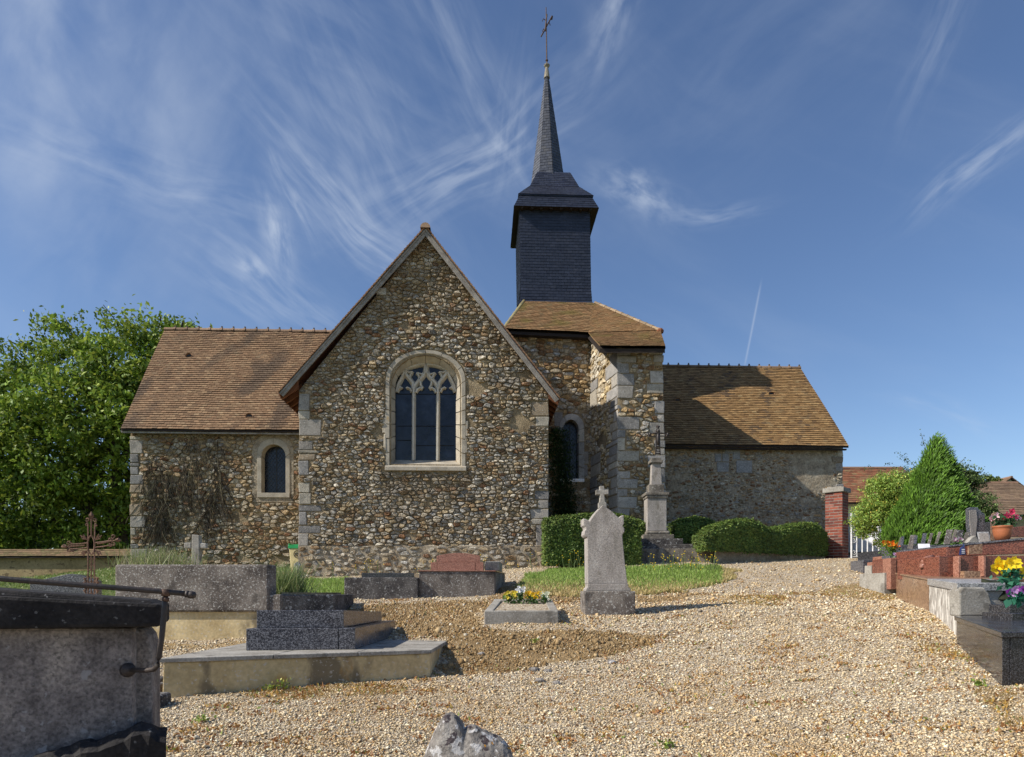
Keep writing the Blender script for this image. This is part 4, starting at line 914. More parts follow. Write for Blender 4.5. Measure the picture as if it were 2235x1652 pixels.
# ---- recess wall, block, tower roof
nrw = 24.0; RO = C(0, nrw, 0)
def rp(px, py): return cu(px, py, nrw)
rl = rp(1090, 900)[0]; rr = rp(1300, 900)[0]; rzt = rp(1200, 728)[1]+.05; rzb = -.2
rpoly = [(rl, rzb), (rr, rzb), (rr, rzt), (rl, rzt)]
hx0, hx1 = rp(1229, 900)[0], rp(1263, 900)[0]; hzb, hzs, hza = rp(1240, 1045)[1], rp(1240, 938)[1], rp(1240, 916)[1]
m = MB(); skin_with_hole(m, rpoly, arch_pts(hx0-.01, hx1+.01, hzb, hzs, hza, 8), nrw, .5); rwall = m.build('tower_wall', 'mortar', church)
rh = [(rp(a, 900)[0], rp(b, 900)[0], rp(1200, d)[1], rp(1200, c)[1]) for a, b, c, d in ((1210, 1229, 900, 930), (1214, 1229, 932, 955), (1211, 1229, 958, 985), (1215, 1229, 988, 1015), (1212, 1229, 1018, 1045), (1268, 1284, 985, 1012), (1268, 1282, 1014, 1040))]
for a, b, c_, d_ in rh: qblock(rwall, RO, U, ZZ, OUT, a, b, c_, d_, proud=.02)
fh = in_arch(rp(1221, 900)[0], rp(1275, 900)[0], rp(1240, 1052)[1], rp(1240, 935)[1], rp(1240, 902)[1])
rubble(rwall, rpoly, RO, U, ZZ, OUT, .21, .13, lambda s, t: fh(s, t) or any(a < s < b and c_ < t < d_ for a, b, c_, d_ in rh), PAL_BLOCK, 24, .045, .011)
small_window(rwall, nrw, hx0, hx1, hzb, hzs, hza, rp(1221, 900)[0], rp(1275, 900)[0], rp(1240, 1052)[1], rp(1240, 935)[1], rp(1240, 903)[1], 'lancet_window', 'narrow dark window in the recess beside the gable', 'ashlar', [(0, 1), (1, 2), (2, 3), (3, 4), (4, 7), (7, 11), (11, 14), (14, 15), (15, 16), (16, 17), (17, 18)])
# block: front face (n=21.6) and the oblique left face
nbf = 21.6
bu0 = cu(1348, 900, nbf)[0]; bu1 = cu(1449, 950, nbf)[0]; bzt = cu(1400, 762, nbf)[1]+.02; bzb0 = -.2; bux = cu(1289, 900, nrw)[0]
bt = .10  # outward batter at the foot
m = MB(); q = [(bu0, nbf), (bu1, nbf), (bu1+.0, 25), (bux, 25), (bux, nrw+.02)]
m.hexa([C(a+(.10 if a > bu0+.5 else .0), b, bzb0) for a, b in q], [C(a-(.05 if a > bu0+.5 else 0), b, bzt) for a, b in q]); bwall = m.build('stair_block_wall', 'mortar', church)
BO = C(0, nbf, 0); bh = []
quoins(bwall, BO, U, ZZ, OUT, bu0, 1, bzb0+.8, bzt-.05, wmin=.3, wmax=.68, hmin=.22, hmax=.42, prob=.85, hl=bh, pal=LIGHTQ)
quoins(bwall, BO, U, ZZ, OUT, bu1+.08, -1, bzb0+.8, bzt-.05, wmin=.25, wmax=.6, hmin=.22, hmax=.42, prob=.85, hl=bh, batter=-.017, pal=LIGHTQ)
bpoly = [(bu0, bzb0), (bu1+.1, bzb0), (bu1-.05, bzt), (bu0, bzt)]
rubble(bwall, bpoly, BO, U, ZZ, OUT, .2, .12, lambda s, t: any(a-.005 < s < b+.005 and c_ < t < d_ for a, b, c_, d_ in bh), PAL_BLOCK, 24, .045, .011)
A = C(bux, nrw, 0); B = C(bu0, nbf, 0); S2 = (B-A).normalized(); N2 = Vector((S2.y, -S2.x, 0)); Ls = (B-A).length
if N2.x > 0: N2 = -N2
kz = (bzt-.02); b2h = []
tpoly = [(0, bzb0), (Ls, bzb0), (Ls, bzt), (0, rzt-.35)]
quoins(bwall, A, S2, ZZ, N2, Ls, -1, bzb0+.8, bzt-.05, wmin=.4, wmax=1.0, hmin=.22, hmax=.42, hl=b2h, pal=LIGHTQ)
quoins(bwall, A, S2, ZZ, N2, .05, 1, bzb0+.8, bzt-.4, wmin=.5, wmax=1.0, hmin=.25, hmax=.5, prob=.75, hl=b2h, pal=LIGHTQ)
m = MB(); m.hexa([A+ZZ*(bzt-.01), B+ZZ*(bzt-.01), B+ZZ*(bzt+.0)-N2*.3, A+ZZ*(bzt)-N2*.3], [A+ZZ*(rzt-.3), B+ZZ*(bzt+.02), B+ZZ*(bzt+.02)-N2*.3, A+ZZ*(rzt-.3)-N2*.3]); m.build('wall_head', 'render', bwall)
rubble(bwall, tpoly, A, S2, ZZ, N2, .3, .13, lambda s, t: any(a-.005 < s < b+.005 and c_ < t < d_ for a, b, c_, d_ in b2h), [(3, (0.58, 0.50, 0.36)), (2, (0.50, 0.40, 0.23)), (2, (0.6, 0.56, 0.47))], 12, .035, .012)
# roof patches
ne1 = nrw-.35; ez1 = cu(1200, 724, ne1)[1]
pTL = PC(1143, 657, 25.4); pTR = PC(1300, 662, 25.4); pL = PC(1098, 718, ne1); pM = PC(1284, 727, ne1)
pBL = PC(1309, 757, nbf-.4); pBR = PC(1452, 757, nbf-.4); pH = PC(1441, 722, 21.95)
def prism(m, pts, th=.05):
    m.hexa([p-ZZ*th for p in pts], pts)
_d = -ZZ*.10+NN*.03
m = MB(); prism(m, [p+_d for p in (pL, pM, pTR, pTL)]); prism(m, [p+_d*1.1 for p in (pM, pH, pTR)]); prism(m, [p+_d*1.2 for p in (pBL, pBR, pM)]); prism(m, [p+_d*1.3 for p in (pBR, pH, pM)])
# hidden rear slopes that close the roof
back1 = C(cu(1452, 757, 21.2)[0]+.1, 27.5, bzt-.1); pR = PC(1300, 662, 25.4)+NN*3
prism(m, [pH+NN*.01, back1, pR, pTR+NN*.01]); prism(m, [pBR+U*.01, back1-ZZ*.3, back1-ZZ*.2, pH+U*.01])
prism(m, [pL+NN*.02-U*.01, pTL+NN*.02-U*.01, pTL+NN*3, pL+NN*6])
PAL_TW = [(3, (0.265, 0.15, 0.068)), (2, (0.315, 0.19, 0.09)), (1.4, (0.21, 0.12, 0.055)), (1, (0.22, 0.16, 0.08))]
def moss(mid, c):
    k = mnoise.noise(Vector((mid.x*1.6, mid.y*1.6, mid.z*1.6)))
    t = min(1, max(0, (k-.15)*2.0)); return mixc(c, (0.17, 0.15, 0.03), t*.65)
troof = m.build('tower_skirt_roof', 'underlay', church)
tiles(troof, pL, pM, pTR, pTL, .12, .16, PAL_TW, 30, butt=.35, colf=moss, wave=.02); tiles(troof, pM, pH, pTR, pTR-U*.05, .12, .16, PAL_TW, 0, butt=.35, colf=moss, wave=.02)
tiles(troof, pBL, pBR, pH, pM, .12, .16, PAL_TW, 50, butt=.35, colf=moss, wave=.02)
m = MB(); m.hexa([pBL-ZZ*.13+NN*.04, pBR-ZZ*.13+NN*.04, pBR-ZZ*.13+NN*.09, pBL-ZZ*.13+NN*.09], [pBL-ZZ*.04+NN*.04, pBR-ZZ*.04+NN*.04, pBR-ZZ*.04+NN*.09, pBL-ZZ*.04+NN*.09]); m.build('eave_board', 'underlay', troof)
m = MB(); m.hexa([pL-ZZ*.14+NN*.04, pM-ZZ*.14+NN*.04, pM-ZZ*.14+NN*.3, pL-ZZ*.14+NN*.3], [pL-ZZ*.05+NN*.04, pM-ZZ*.05+NN*.04, pM-ZZ*.05+NN*.3, pL-ZZ*.05+NN*.3]); m.build('eave_board', 'underlay', troof)
ridge(troof, pTR+ZZ*.03, pH+ZZ*.03, r=.07, seg=.38, crest=False, colr=(.3, .22, .14), name='hip_tile')
ridge(troof, pTL+ZZ*.02, pL+ZZ*.02, r=.06, seg=.38, crest=False, colr=(.28, .24, .12), name='hip_tile')
m = MB(); m.lathe(pH-ZZ*.02, [(.10, -.05), (.12, .03), (.07, .09)], 8); m.build('hip_end', 'oldwood', troof)
# ---- slate tower and spire
nt0 = 25.4; tc, _ = cu(1213.5, 600, nt0); hwT = 1.37; tn = nt0+hwT
tz0 = cu(1200, 668, nt0)[1]; tz1 = cu(1200, 441, nt0)[1]
PAL_S = [(3, (0.021, 0.026, 0.042)), (2, (0.027, 0.032, 0.050)), (1, (0.016, 0.020, 0.034)), (.4, (0.038, 0.042, 0.058))]
PAL_SP = [(3, (0.060, 0.066, 0.085)), (2, (0.075, 0.08, 0.095)), (1, (0.04, 0.045, 0.062)), (.6, (0.10, 0.10, 0.105))]
def sq(h, z, dx=0): return [C(tc-h+dx, tn-h, z), C(tc+h+dx, tn-h, z), C(tc+h+dx, tn+h, z), C(tc-h+dx, tn+h, z)]
m = MB()
lv = [(tz0-1.2, hwT+.06, .0), (tz0, hwT+.05, .0), (tz0+.25, hwT-.03, .0), (tz0+.7, hwT-.06, 0), (tz1, hwT-.06, -.05)]
for (z0, h0, x0), (z1, h1, x1) in zip(lv[:-1], lv[1:]): m.hexa(sq(h0-.03, z0, x0), sq(h1-.03, z1, x1))
tower = m.build('slate_tower', 'underlay', church)
first = True
for i in range(4):
    for li, ((z0, h0, x0), (z1, h1, x1)) in enumerate(zip(lv[1:-1], lv[2:])):
        a, b = sq(h0, z0, x0), sq(h1, z1, x1); j = (i+1) % 4
        tiles(tower, a[i], a[j], b[j], b[i], .108, .21, PAL_S, (26 if li == 0 else 150 if li == 2 else 52) if i == 0 else 0, mat='slate', th=.008, name='slate', wave=.006, jit=.002)
ez = cu(1200, 449, nt0-.2)[1]; e2 = tz1+.22
lower = [(ez-.03, hwT+.19), (ez+.07, hwT+.15), (e2, hwT-.02)]
m = MB(); m.hexa(sq(lower[0][1]-.01, lower[0][0]), sq(lower[0][1]-.01, ez+.02)); m.hexa(sq(lower[0][1]-.03, ez+.021), sq(hwT-.05, e2)); eave = m.build('tower_eave', 'underlay', church)
zd = cu(1200, 424, nt0-.02)[1]; m2 = MB()
for i in range(4):
    a, b = sq(lower[0][1], lower[0][0]), sq(hwT-.02, e2); j = (i+1) % 4
    tiles(eave, a[i], a[j], b[j], b[i], .1, .2, PAL_S, 0, mat='slate', th=.008, name='slate', wave=.0, jit=.002)
for i in range(8):
    m = MB(); m.box(C(tc-hwT+.1+i*(2*hwT-.2)/7, tn-hwT-.06, ez-.05), (.09, .16, .07), rot=CA, c=(.3, .3, .3)); m.build('corbel', 'underlay', eave)
m = MB(); hd = hwT-.03; m.hexa(sq(hd, e2-.05), sq(hd, zd)); m.hexa(sq(hd+.035, zd-.03), sq(hd+.035, zd+.001)); drum = m.build('tower_drum', 'slate', church)
me_ = drum.data.color_attributes['Col']; me_.data.foreach_set('color', [0.026, 0.033, 0.06, 1]*len(me_.data))
zs0 = cu(1200, 377, 26.2)[1]; hs = .60
m = MB(); m.hexa(sq(hd-.08, zd+.001), sq(hd-(hd-hs)*.75, zd+(zs0-zd)*.42)); m.hexa(sq(hd-(hd-hs)*.75, zd+(zs0-zd)*.421), sq(hs-.08, zs0)); skirt = m.build('spire_skirt', 'underlay', church)
mid_z = zd+(zs0-zd)*.45; mid_h = hd+.04+(hs-hd)*.62
for i in range(4):
    j = (i+1) % 4
    for (a, b) in ((sq(hd+.05, zd), sq(mid_h, mid_z)), (sq(mid_h, mid_z), sq(hs+.02, zs0))):
        tiles(skirt, a[i], a[j], b[j], b[i], .1, .2, [(1, (.028, .033, .055)), (1, (.038, .043, .062))], 0, mat='slate', th=.008, name='slate', wave=.0, jit=.002)
za = cu(1193, 168, tn)[1]; au = cu(1193.5, 168, tn)[0]; tc2 = cu(1197, 380, tn)[0]
def octa(r, z, uc): return [C(uc+r*math.sin(R(9+45*k)), tn-r*math.cos(R(9+45*k)), z) for k in range(8)]
m = MB(); lo8 = octa(.68, zs0-.15, tc2+.0); hi8 = octa(.07, za, au); m.hexa(octa(.64, zs0-.3, tc2), hi8); spire = m.build('spire', 'underlay', church)
for k in range(8):
    j = (k+1) % 8
    tiles(spire, lo8[k], lo8[j], hi8[j], hi8[k], .115, .17, PAL_SP, 0, mat='slate', th=.008, name='slate', wave=.0, jit=.003)
m = MB(); m.lathe(C(au, tn, za-.05), [(.12, 0), (.085, .25), (.055, .42), (.10, .46), (.12, .50), (.08, .55), (.03, .58)], 10, c=(.26, .23, .18)); m.build('spire_cap', 'ashlar', church)
m = MB(); z0 = za+.5; topz = cu(1191, 16, tn)[1]; m.tube([C(au, tn, z0), C(au-.03, tn, topz)], [.03, .018], 6)
m.lathe(C(au, tn, z0+.1), [(.02, 0), (.06, .05), (.02, .1)], 8); rod = m.build('spire_cross', 'iron', church)
cz = cu(1191, 62, tn)[1]; cxu = au-.02
m = MB(); m.tube([C(cxu-.2, tn+.1, cz-.25), C(cxu+.22, tn-.1, cz+.42)], .025, 6); m.tube([C(cxu+.2, tn, cz+.38), C(cxu+.26, tn, cz+.5)], [.05, .01], 6); m.tube([C(cxu-.05, tn, cz-.1), C(cxu+.02, tn, cz+.55)], .03, 6)
for s_, h_ in ((-1, -.1), (1, .15), (-1, .3)): m.tube([C(cxu, tn, cz+h_), C(cxu+.12*s_, tn, cz+h_+.08), C(cxu+.15*s_, tn, cz+h_-.02)], .018, 5)
m.build('weathercock', 'iron', rod)
# ---- right nave
nn_ = 24.8; NO = C(0, nn_, 0)
def np_(px, py): return cu(px, py, nn_)
nl_ = np_(1440, 1000)[0]; nr_ = np_(1839, 1000)[0]; nzt = np_(1600, 966)[1]; nzb = -.2
nex = cu(1852, 973, nn_-.3)[0]; nez = cu(1600, 972, nn_-.3)[1]; nrn = 28.2; nrz = cu(1600, 802, nrn)[1]; nrx = cu(1746, 805, nrn)[0]
m = MB(); m.hexa([C(nl_, nn_, nzb), C(nr_, nn_, nzb), C(nr_, 31.6, nzb), C(nl_, 31.6, nzb)], [C(nl_, nn_, nzt), C(nr_, nn_, nzt), C(nr_, 31.6, nzt), C(nl_, 31.6, nzt)])
q = [(nn_+.1, nzt+.01), (31.5, nzt+.01), (nrn, nrz-.2)]; m.hexa([C(nr_-.4, a, b) for a, b in q], [C(nr_-.02, a, b) for a, b in q]); nwall = m.build('nave_wall', 'render', church)
nh = []; quoins(nwall, NO, U, ZZ, OUT, nr_, -1, nzb+1.6, nzt-.1, wmin=.2, wmax=.4, prob=.75, hl=nh)
for a, b, c_, d_ in ((1560, 1574, 990, 1008), (1576, 1590, 990, 1008), (1564, 1590, 1009, 1030), (1608, 1642, 1005, 1032), (1582, 1600, 978, 990), (1600, 1615, 982, 1003)):
    x0, x1 = np_(a, 1000)[0], np_(b, 1000)[0]; z0, z1 = np_(1600, d_)[1], np_(1600, c_)[1]; qblock(nwall, NO, U, ZZ, OUT, x0, x1, z0, z1, proud=.025, name='ashlar_block', c=(.27, .27, .27)); nh.append((x0, x1, z0, z1))
bald = (np_(1775, 1010)[0], np_(1775, 1010)[1])
def nhole(s, t):
    if ((s-bald[0])/.75)**2+((t-bald[1])/1.1)**2 < 1: return True
    return any(a-.005 < s < b+.005 and c_ < t < d_ for a, b, c_, d_ in nh)
rubble(nwall, [(nl_, nzb), (nr_, nzb), (nr_, nzt), (nl_, nzt)], NO, U, ZZ, OUT, .18, .115, nhole, PAL_RIGHT, 60, .04, .02, shrinkvar=.22)
m = MB(); m.hexa([C(nl_-1.5, nn_-.3, nez-.05), C(nex, nn_-.3, nez-.05), C(nrx, nrn, nrz-.05), C(nl_-1.5, nrn, nrz-.05)], [C(nl_-1.5, nn_-.3, nez), C(nex, nn_-.3, nez), C(nrx, nrn, nrz), C(nl_-1.5, nrn, nrz)])
m.hexa([C(nex, 31.9, nez-.05), C(nl_-1.5, 31.9, nez-.05), C(nl_-1.5, nrn+.001, nrz-.05), C(nrx, nrn+.001, nrz-.05)], [C(nex, 31.9, nez), C(nl_-1.5, 31.9, nez), C(nl_-1.5, nrn+.001, nrz), C(nrx, nrn+.001, nrz)])
nroof = m.build('nave_roof', 'underlay', church)
PAL_NR = [(3, (0.285, 0.168, 0.068)), (2, (0.34, 0.21, 0.092)), (1.3, (0.22, 0.125, 0.052)), (1, (0.17, 0.10, 0.045)), (.4, (0.38, 0.27, 0.13))]
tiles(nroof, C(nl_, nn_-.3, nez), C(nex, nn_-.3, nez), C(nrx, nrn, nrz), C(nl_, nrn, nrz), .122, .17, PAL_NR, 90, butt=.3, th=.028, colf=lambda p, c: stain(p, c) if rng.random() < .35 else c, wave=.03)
ridge(nroof, C(nl_, nrn, nrz), C(nrx, nrn, nrz), r=.10, seg=.42, colr=(.22, .15, .1))
m = MB(); m.box(C((nl_+nex)/2, nn_-.22, nez-.10), (nex-nl_-.1, .10, .05), rot=CA); m.build('eave_board', 'underlay', nroof)
vent(nroof, roofpt(1682, 862, (nn_-.3, nez), (nrn, nrz))+OUT*.05, None)
vent(nroof, roofpt(1478, 876, (nn_-.3, nez), (nrn, nrz))+OUT*.05, None)

# ---- dead creeper on the left wing, ivy in the recess
def polyline_stuff(name, lines, r, colr, mat, parent=None, label=None, cat=None):
    V = []; Fq = []; Cl = []
    for ln, c in lines:
        n = len(V); rr = r*rng.choice((.5, .7, .9, 1.2, 1.9))
        for i, p in enumerate(ln):
            V += [(p[0]-rr, p[1]+rr*.5, p[2]), (p[0]+rr, p[1]+rr*.5, p[2]), (p[0], p[1]-rr, p[2])]; Cl += [c]*3
        for i in range(len(ln)-1):
            for k in range(3): Fq.append((n+i*3+k, n+i*3+(k+1) % 3, n+i*3+3+(k+1) % 3, n+i*3+3+k))
    o = fast_mesh(name, np.array(V, float), np.array(Fq), np.array(Cl, float), mat, parent, 'stuff'); return o
lines = []
for i in range(1000):
    s0 = rng.choice((rng.gauss(400, 50), rng.gauss(345, 18), rng.gauss(420, 22), rng.gauss(470, 12))); y0 = rng.uniform(950, 1150); 
    if not (300 < s0 < 500): continue
    if mnoise.noise(Vector((s0*.02, y0*.012, 2.0))) < -.12 or (y0 < 1010 and rng.random() < .45): continue
    u, z = cu(s0, y0, nl-.08); ln = []; L_ = rng.uniform(.4, 1.7); k = int(L_/.09)+2; du = rng.uniform(-.6, .6); dn = rng.uniform(.02, .09)
    for j in range(k):
        ln.append(C(u, nl-dn, z)); u += du*.09+rng.uniform(-.035, .035); z -= .09*rng.uniform(.5, 1.2); dn = max(.02, dn+rng.uniform(-.02, .02))
        if z < cu(400, 1195, nl)[1]: break
    lines.append((ln, pick([(2, (0.14, 0.115, 0.085)), (2, (0.07, 0.055, 0.04)), (1, (0.26, 0.23, 0.15))])))
creeper = thing('dead_creeper', C(cu(400, 1200, nl)[0], nl-.1, cu(400, 1230, nl)[1]), 'tangle of dead brown creeper stems hanging down the left wing wall', 'creeper')
polyline_stuff('stems', lines, .0065, None, 'vine', creeper)
def leaf_cloud(name, pts, size, pal, mat, parent=None, kind='stuff', shape=None, upbias=0.0, elong=1.0):
    n = len(pts); s = size*nr.uniform(.6, 1.4, n); scl = np.c_[s*elong, s, s]
    rot = np.c_[nr.uniform(-1, 1, n)*1.3, nr.uniform(-1, 1, n)*1.3, nr.uniform(0, 6.28, n)]
    return scatter(name, shape or LEAF_V, LEAF_F if shape is None else [(0, 1, 2, 3)], pts, scl, rot, pickn(pal, n), mat, parent, kind)
ivy = thing('ivy', C(cu(1215, 1200, nrw)[0], nrw-.15, cu(1215, 1180, nrw)[1]), 'dark green ivy climbing the shaded recess beside the gable', 'ivy')
n = 5000; uu = nr.normal(cu(1216, 1000, nrw-.1)[0], .22, n); tt = nr.uniform(0, 1, n)**1.3; z_ = cu(1216, 1130, nrw)[1]+tt*(cu(1216, 935, nrw)[1]-cu(1216, 1130, nrw)[1]); uu += (.3*(1-tt)); keep = (uu > gr_+.05)
pts = np.array([C(a, nrw-.05-.15*nr.random(), b) for a, b in zip(uu[keep], z_[keep])]); leaf_cloud('leaves', pts, .07, [(1, (.02, .045, .012)), (1, (.035, .07, .015))], 'leaf', ivy)

# ------------------------------------------------------------------ generic grave helpers
def quadbox(m, front, depth, z0, z1, c=None, ang=0.0):
    """box whose front runs between two world xy points, going back by depth along +y (rotated)"""
    (x0, y0), (x1, y1) = front; dx, dy = math.sin(ang)*depth, math.cos(ang)*depth
    b = [(x0, y0), (x1, y1), (x1+dx, y1+dy), (x0+dx, y0+dy)]
    return m.hexa([(x, y, z0) for x, y in b], [(x, y, z1) for x, y in b], c)
def pxx(px, d): return (px-CX)/F*d
def pzz(py, d): return EYE+(HY-py)/F*d

# ---- slab tomb (foreground, centre left)
zt = EYE-.672
fl, frr, brr, bll = (pxx(350, 7.0), 7.0), (pxx(940, 8.06), 8.06), (pxx(993, 10.6), 10.6), (pxx(350, 7.0)+.05, 9.7)
t = thing('slab_tomb', ((fl[0]+frr[0])/2, 8.8, g1(-2.2, 8.8)), 'low cream rendered tomb with flat grey slab and stepped dark granite blocks on top', 'tomb')
m = MB(); q = [fl, frr, brr, bll]; cx_ = sum(p[0] for p in q)/4; cy_ = sum(p[1] for p in q)/4
m.hexa([(x, y, zt-.75) for x, y in q], [(x+(cx_-x)*.012, y+(cy_-y)*.012, zt-.045) for x, y in q]); m.build('base', 'cream', t, bevel=.015)
for a, b in ((0, .385), (.388, .70), (.703, 1.0)):
    m = MB(); L0 = lambda p, q_, k: (p[0]+(q_[0]-p[0])*k, p[1]+(q_[1]-p[1])*k)
    qq = [L0(fl, frr, a), L0(fl, frr, b), L0(bll, brr, b), L0(bll, brr, a)]; qq = [(cx_+(x-cx_)*1.006, cy_+(y-cy_)*1.006) for x, y in qq]
    m.hexa([(x, y, zt-.045) for x, y in qq], [(x, y, zt) for x, y in qq]); m.build('slab', 'lightgranite' if 0 else 'concrete', t, bevel=.006)
def pbl(l, r_, bk, z0, z1, z1b, nm, mat):
    m = MB(); b = [l, r_, bk, (l[0]+(bk[0]-r_[0]), bk[1])]
    m.hexa([(x, y, z0) for x, y in b], [(b[0][0], b[0][1], z1), (b[1][0], b[1][1], z1), (b[2][0], b[2][1], z1b), (b[3][0], b[3][1], z1b)]); return m.build(nm, mat, t, bevel=.006)
zs1 = EYE-.418
x1_ = pxx(537, 7.94); x2_ = pxx(775, 8.1); xm = pxx(739, 8.08); xa = pxx(571, 7.96)
pbl((x1_, 7.94), (xm-.003, 8.077), (xm+.05, 10.5), zt+.001, zs1, zs1-.01, 'lower_block', 'granite')
pbl((xm+.003, 8.08), (x2_, 8.1), (pxx(863, 10.55), 10.55), zt+.001, zs1, zs1-.01, 'end_block', 'granite')
pbl((pxx(560, 8.06), 8.06), (pxx(750, 8.18), 8.18), (pxx(833, 10.2), 10.2), zs1+.001, EYE-.209, EYE-.285, 'upper_block', 'granite')
# ---- tall concrete tomb on the left
t = thing('headwall_tomb', (pxx(420, 11.4), 11.6, g1(pxx(420, 11.4), 11.4)), 'wide lichened grey concrete tomb with tall headwall and cream rendered foot', 'tomb')
D = 11.0; m = MB(); quadbox(m, ((pxx(250, D), D), (pxx(586, D), D)), .28, pzz(1335, D), pzz(1232, D), ang=.15); m.build('headwall', 'lichen', t, bevel=.03)
m = MB(); quadbox(m, ((pxx(250, D)+.02, D+.03), (pxx(612, D), D+.03)), .5, pzz(1336, D), pzz(1297, D)); m.build('ledge', 'lichen', t, bevel=.02)
m = MB(); quadbox(m, ((pxx(295, D), D+.06), (pxx(600, D), D+.06)), .8, pzz(1440, D), pzz(1335, D)-.002); m.build('foot', 'cream', t, bevel=.01)
m = MB(); quadbox(m, ((pxx(604, D+.05), D+.06), (pxx(728, D+.6), D+.6)), 1.9, pzz(1345, D), pzz(1298, D), ang=-.05); m.build('kerb', 'darklichen', t, bevel=.02)
m = MB(); quadbox(m, ((pxx(612, D+.3), D+.35), (pxx(700, D+.6), D+.7)), 1.6, pzz(1299, D), pzz(1293, D), ang=-.05); m.build('soil', 'clod' if 0 else 'mortar', t)
# ---- near vault at far left with rail; its face turns away from the sun
VA = R(21); VY = 3.95; VX = pxx(289, VY); VT = math.tan(VA)
def vd(px, off=0.0):      # depth where the pixel column meets the vault face, moved off towards the camera
    y0 = VY-off*math.cos(VA); x0 = VX+off*math.sin(VA); k = (px-CX)/F
    return (y0-x0*VT)/(1-VT*k)
def V(px, py, off=0.0): return P(px, py, vd(px, off))
VB = Vector((-math.sin(VA), math.cos(VA), 0))      # into the vault
t = thing('family_vault', (pxx(120, 4.2), 4.2, g1(pxx(120, 4.2), 4.2)), 'dark lichened stone vault with heavy black lid filling the lower left corner', 'tomb')
m = MB(); m.poly([V(-300, 1790), V(289, 1790), V(289, 1370), V(-300, 1370)], VB*.6); m.build('vault_wall', 'purplelichen', t, bevel=.02)
e0 = V(289, 1370)+VB*.16; Ud = Vector((math.cos(VA), math.sin(VA), 0)); zb_ = V(289, 1790).z
q = [(-.06, zb_), (.085, zb_), (.085, pzz(1425, VY)), (.065, pzz(1392, VY)), (.03, pzz(1374, VY)), (-.06, pzz(1374, VY))]
m = MB(); m.poly([Vector((e0.x, e0.y, 0))+Ud*a_+ZZ*z_ for a_, z_ in q], VB*.4); m.build('end_slab', 'purplelichen', t, bevel=.02)
o1 = .13; L0 = V(-330, 1369, o1); R0 = V(351, 1368, o1); L1 = V(-330, 1284, o1); R1 = V(351, 1318, o1)
L1.z = pzz(1290, vd(20, o1))+.035; L0.z = R0.z
m = MB(); bk = VB*.8; bkr = Vector((-.30, .70, 0)); m.hexa([L0, R0, R0+bkr, L0+bk], [L1-ZZ*.02, R1-ZZ*.0, R1+bkr, L1-ZZ*.02+bk]); m.build('lid', 'lidblack', t, bevel=.02)
m = MB(); i_ = VB*.025; m.hexa([L1+i_-ZZ*.025, R1+i_-ZZ*.004-Ud*.03, R1+bkr-Ud*.03, L1+bk], [L1+i_*2+ZZ*.025, R1+i_*2+ZZ*.022-Ud*.07, R1+bkr*.95+ZZ*.022-Ud*.07, L1+bk*.95+ZZ*.025]); m.build('lid_moulding', 'lidblack', t, bevel=.012)
m = MB(); vs = []; fs = []; nx_ = 34
for i in range(nx_):
    px = -250+i/(nx_-1)*612; top = 1585+(300-px)*.30 if px < 285 else (1580+(px-285)*.12 if px < 345 else 1592)
    top += 7*mnoise.noise(Vector((px*.03, 1, 1)))+3*rng.uniform(-1, 1)
    for (dy, ex) in ((.24, 170), (.23, 26), (.15, 3), (.02, 0), (-.25, -3)):
        p = V(px, top+ex, dy); p += Vector((rng.uniform(-.01, .01), rng.uniform(-.02, .02), rng.uniform(-.008, .008))); vs.append(p)
for i in range(nx_-1):
    for j in range(4): fs.append((i*5+j, (i+1)*5+j, (i+1)*5+j+1, i*5+j+1))
m.add(vs, fs+[tuple(range((nx_-1)*5, nx_*5))]); m.build('rough_plinth', 'lidblack', t)
r_ = thing('iron_rail', V(362, 1463, .2), 'rusty iron rail on a bent bracket fixed to the dark vault', 'rail')
o2 = .24; ow = [V(-330, 1230, o2), V(20, 1264.5, o2), V(362, 1291.5, o2), V(408, 1296, o2)]
m = MB(); m.tube(ow, .0155, 10); m.build('bar', 'cast', r_, smooth=True)
m = MB(); m.lathe(V(418, 1301, o2), [(.008, -.014), (.02, -.009), (.026, .007), (.021, .022), (.008, .028)], 12); m.tube([V(404, 1296, o2), V(412, 1297, o2)], .02, 10); m.build('end_knob', 'cast', r_, smooth=True)
m = MB(); m.tube([V(362, 1296, o2), V(359, 1330, o2), V(353, 1390, o2), V(347, 1435, o2), V(344, 1452, o2-.01), V(336, 1461, o2-.03), V(322, 1463, .16), V(284, 1462, .0)], [.013, .0155, .015, .0145, .0145, .0145, .0145, .0145], 10); m.build('bracket', 'cast', r_, smooth=True)
m = MB(); m.tube([V(362, 1286, o2), V(361.5, 1301, o2)], .023, 10); m.tube([V(362, 1304, o2), V(361, 1312, o2)], .019, 10); m.build('socket', 'iron', r_, smooth=True)
m = MB(); m.tube([V(281, 1462, .03), V(279, 1462, -.01)], [.037, .044], 12); m.build('flange', 'cast', r_, smooth=True)
# rubble stones behind vault on the ground
for k, (px, py, dd, sx, sz) in enumerate(((333, 1420, 7.8, .28, .05), (330, 1440, 7.3, .22, .07), (334, 1495, 6.6, .22, .09))):
    m = MB(); c0 = G(px, dd, .03); m.box(c0, (sx, .35, sz*2), rot=rng.uniform(-.2, .2)); o = m.build('loose_stone', 'darklichen', None, bevel=.03)
    tag(o, ['flat dark stone lying farthest back behind the vault bracket', 'flat dark stone in the middle of the gap behind the vault bracket', 'dark stone block nearest the gravel between vault and slab tomb'][k], 'stone', 'loose stones beside the vault')
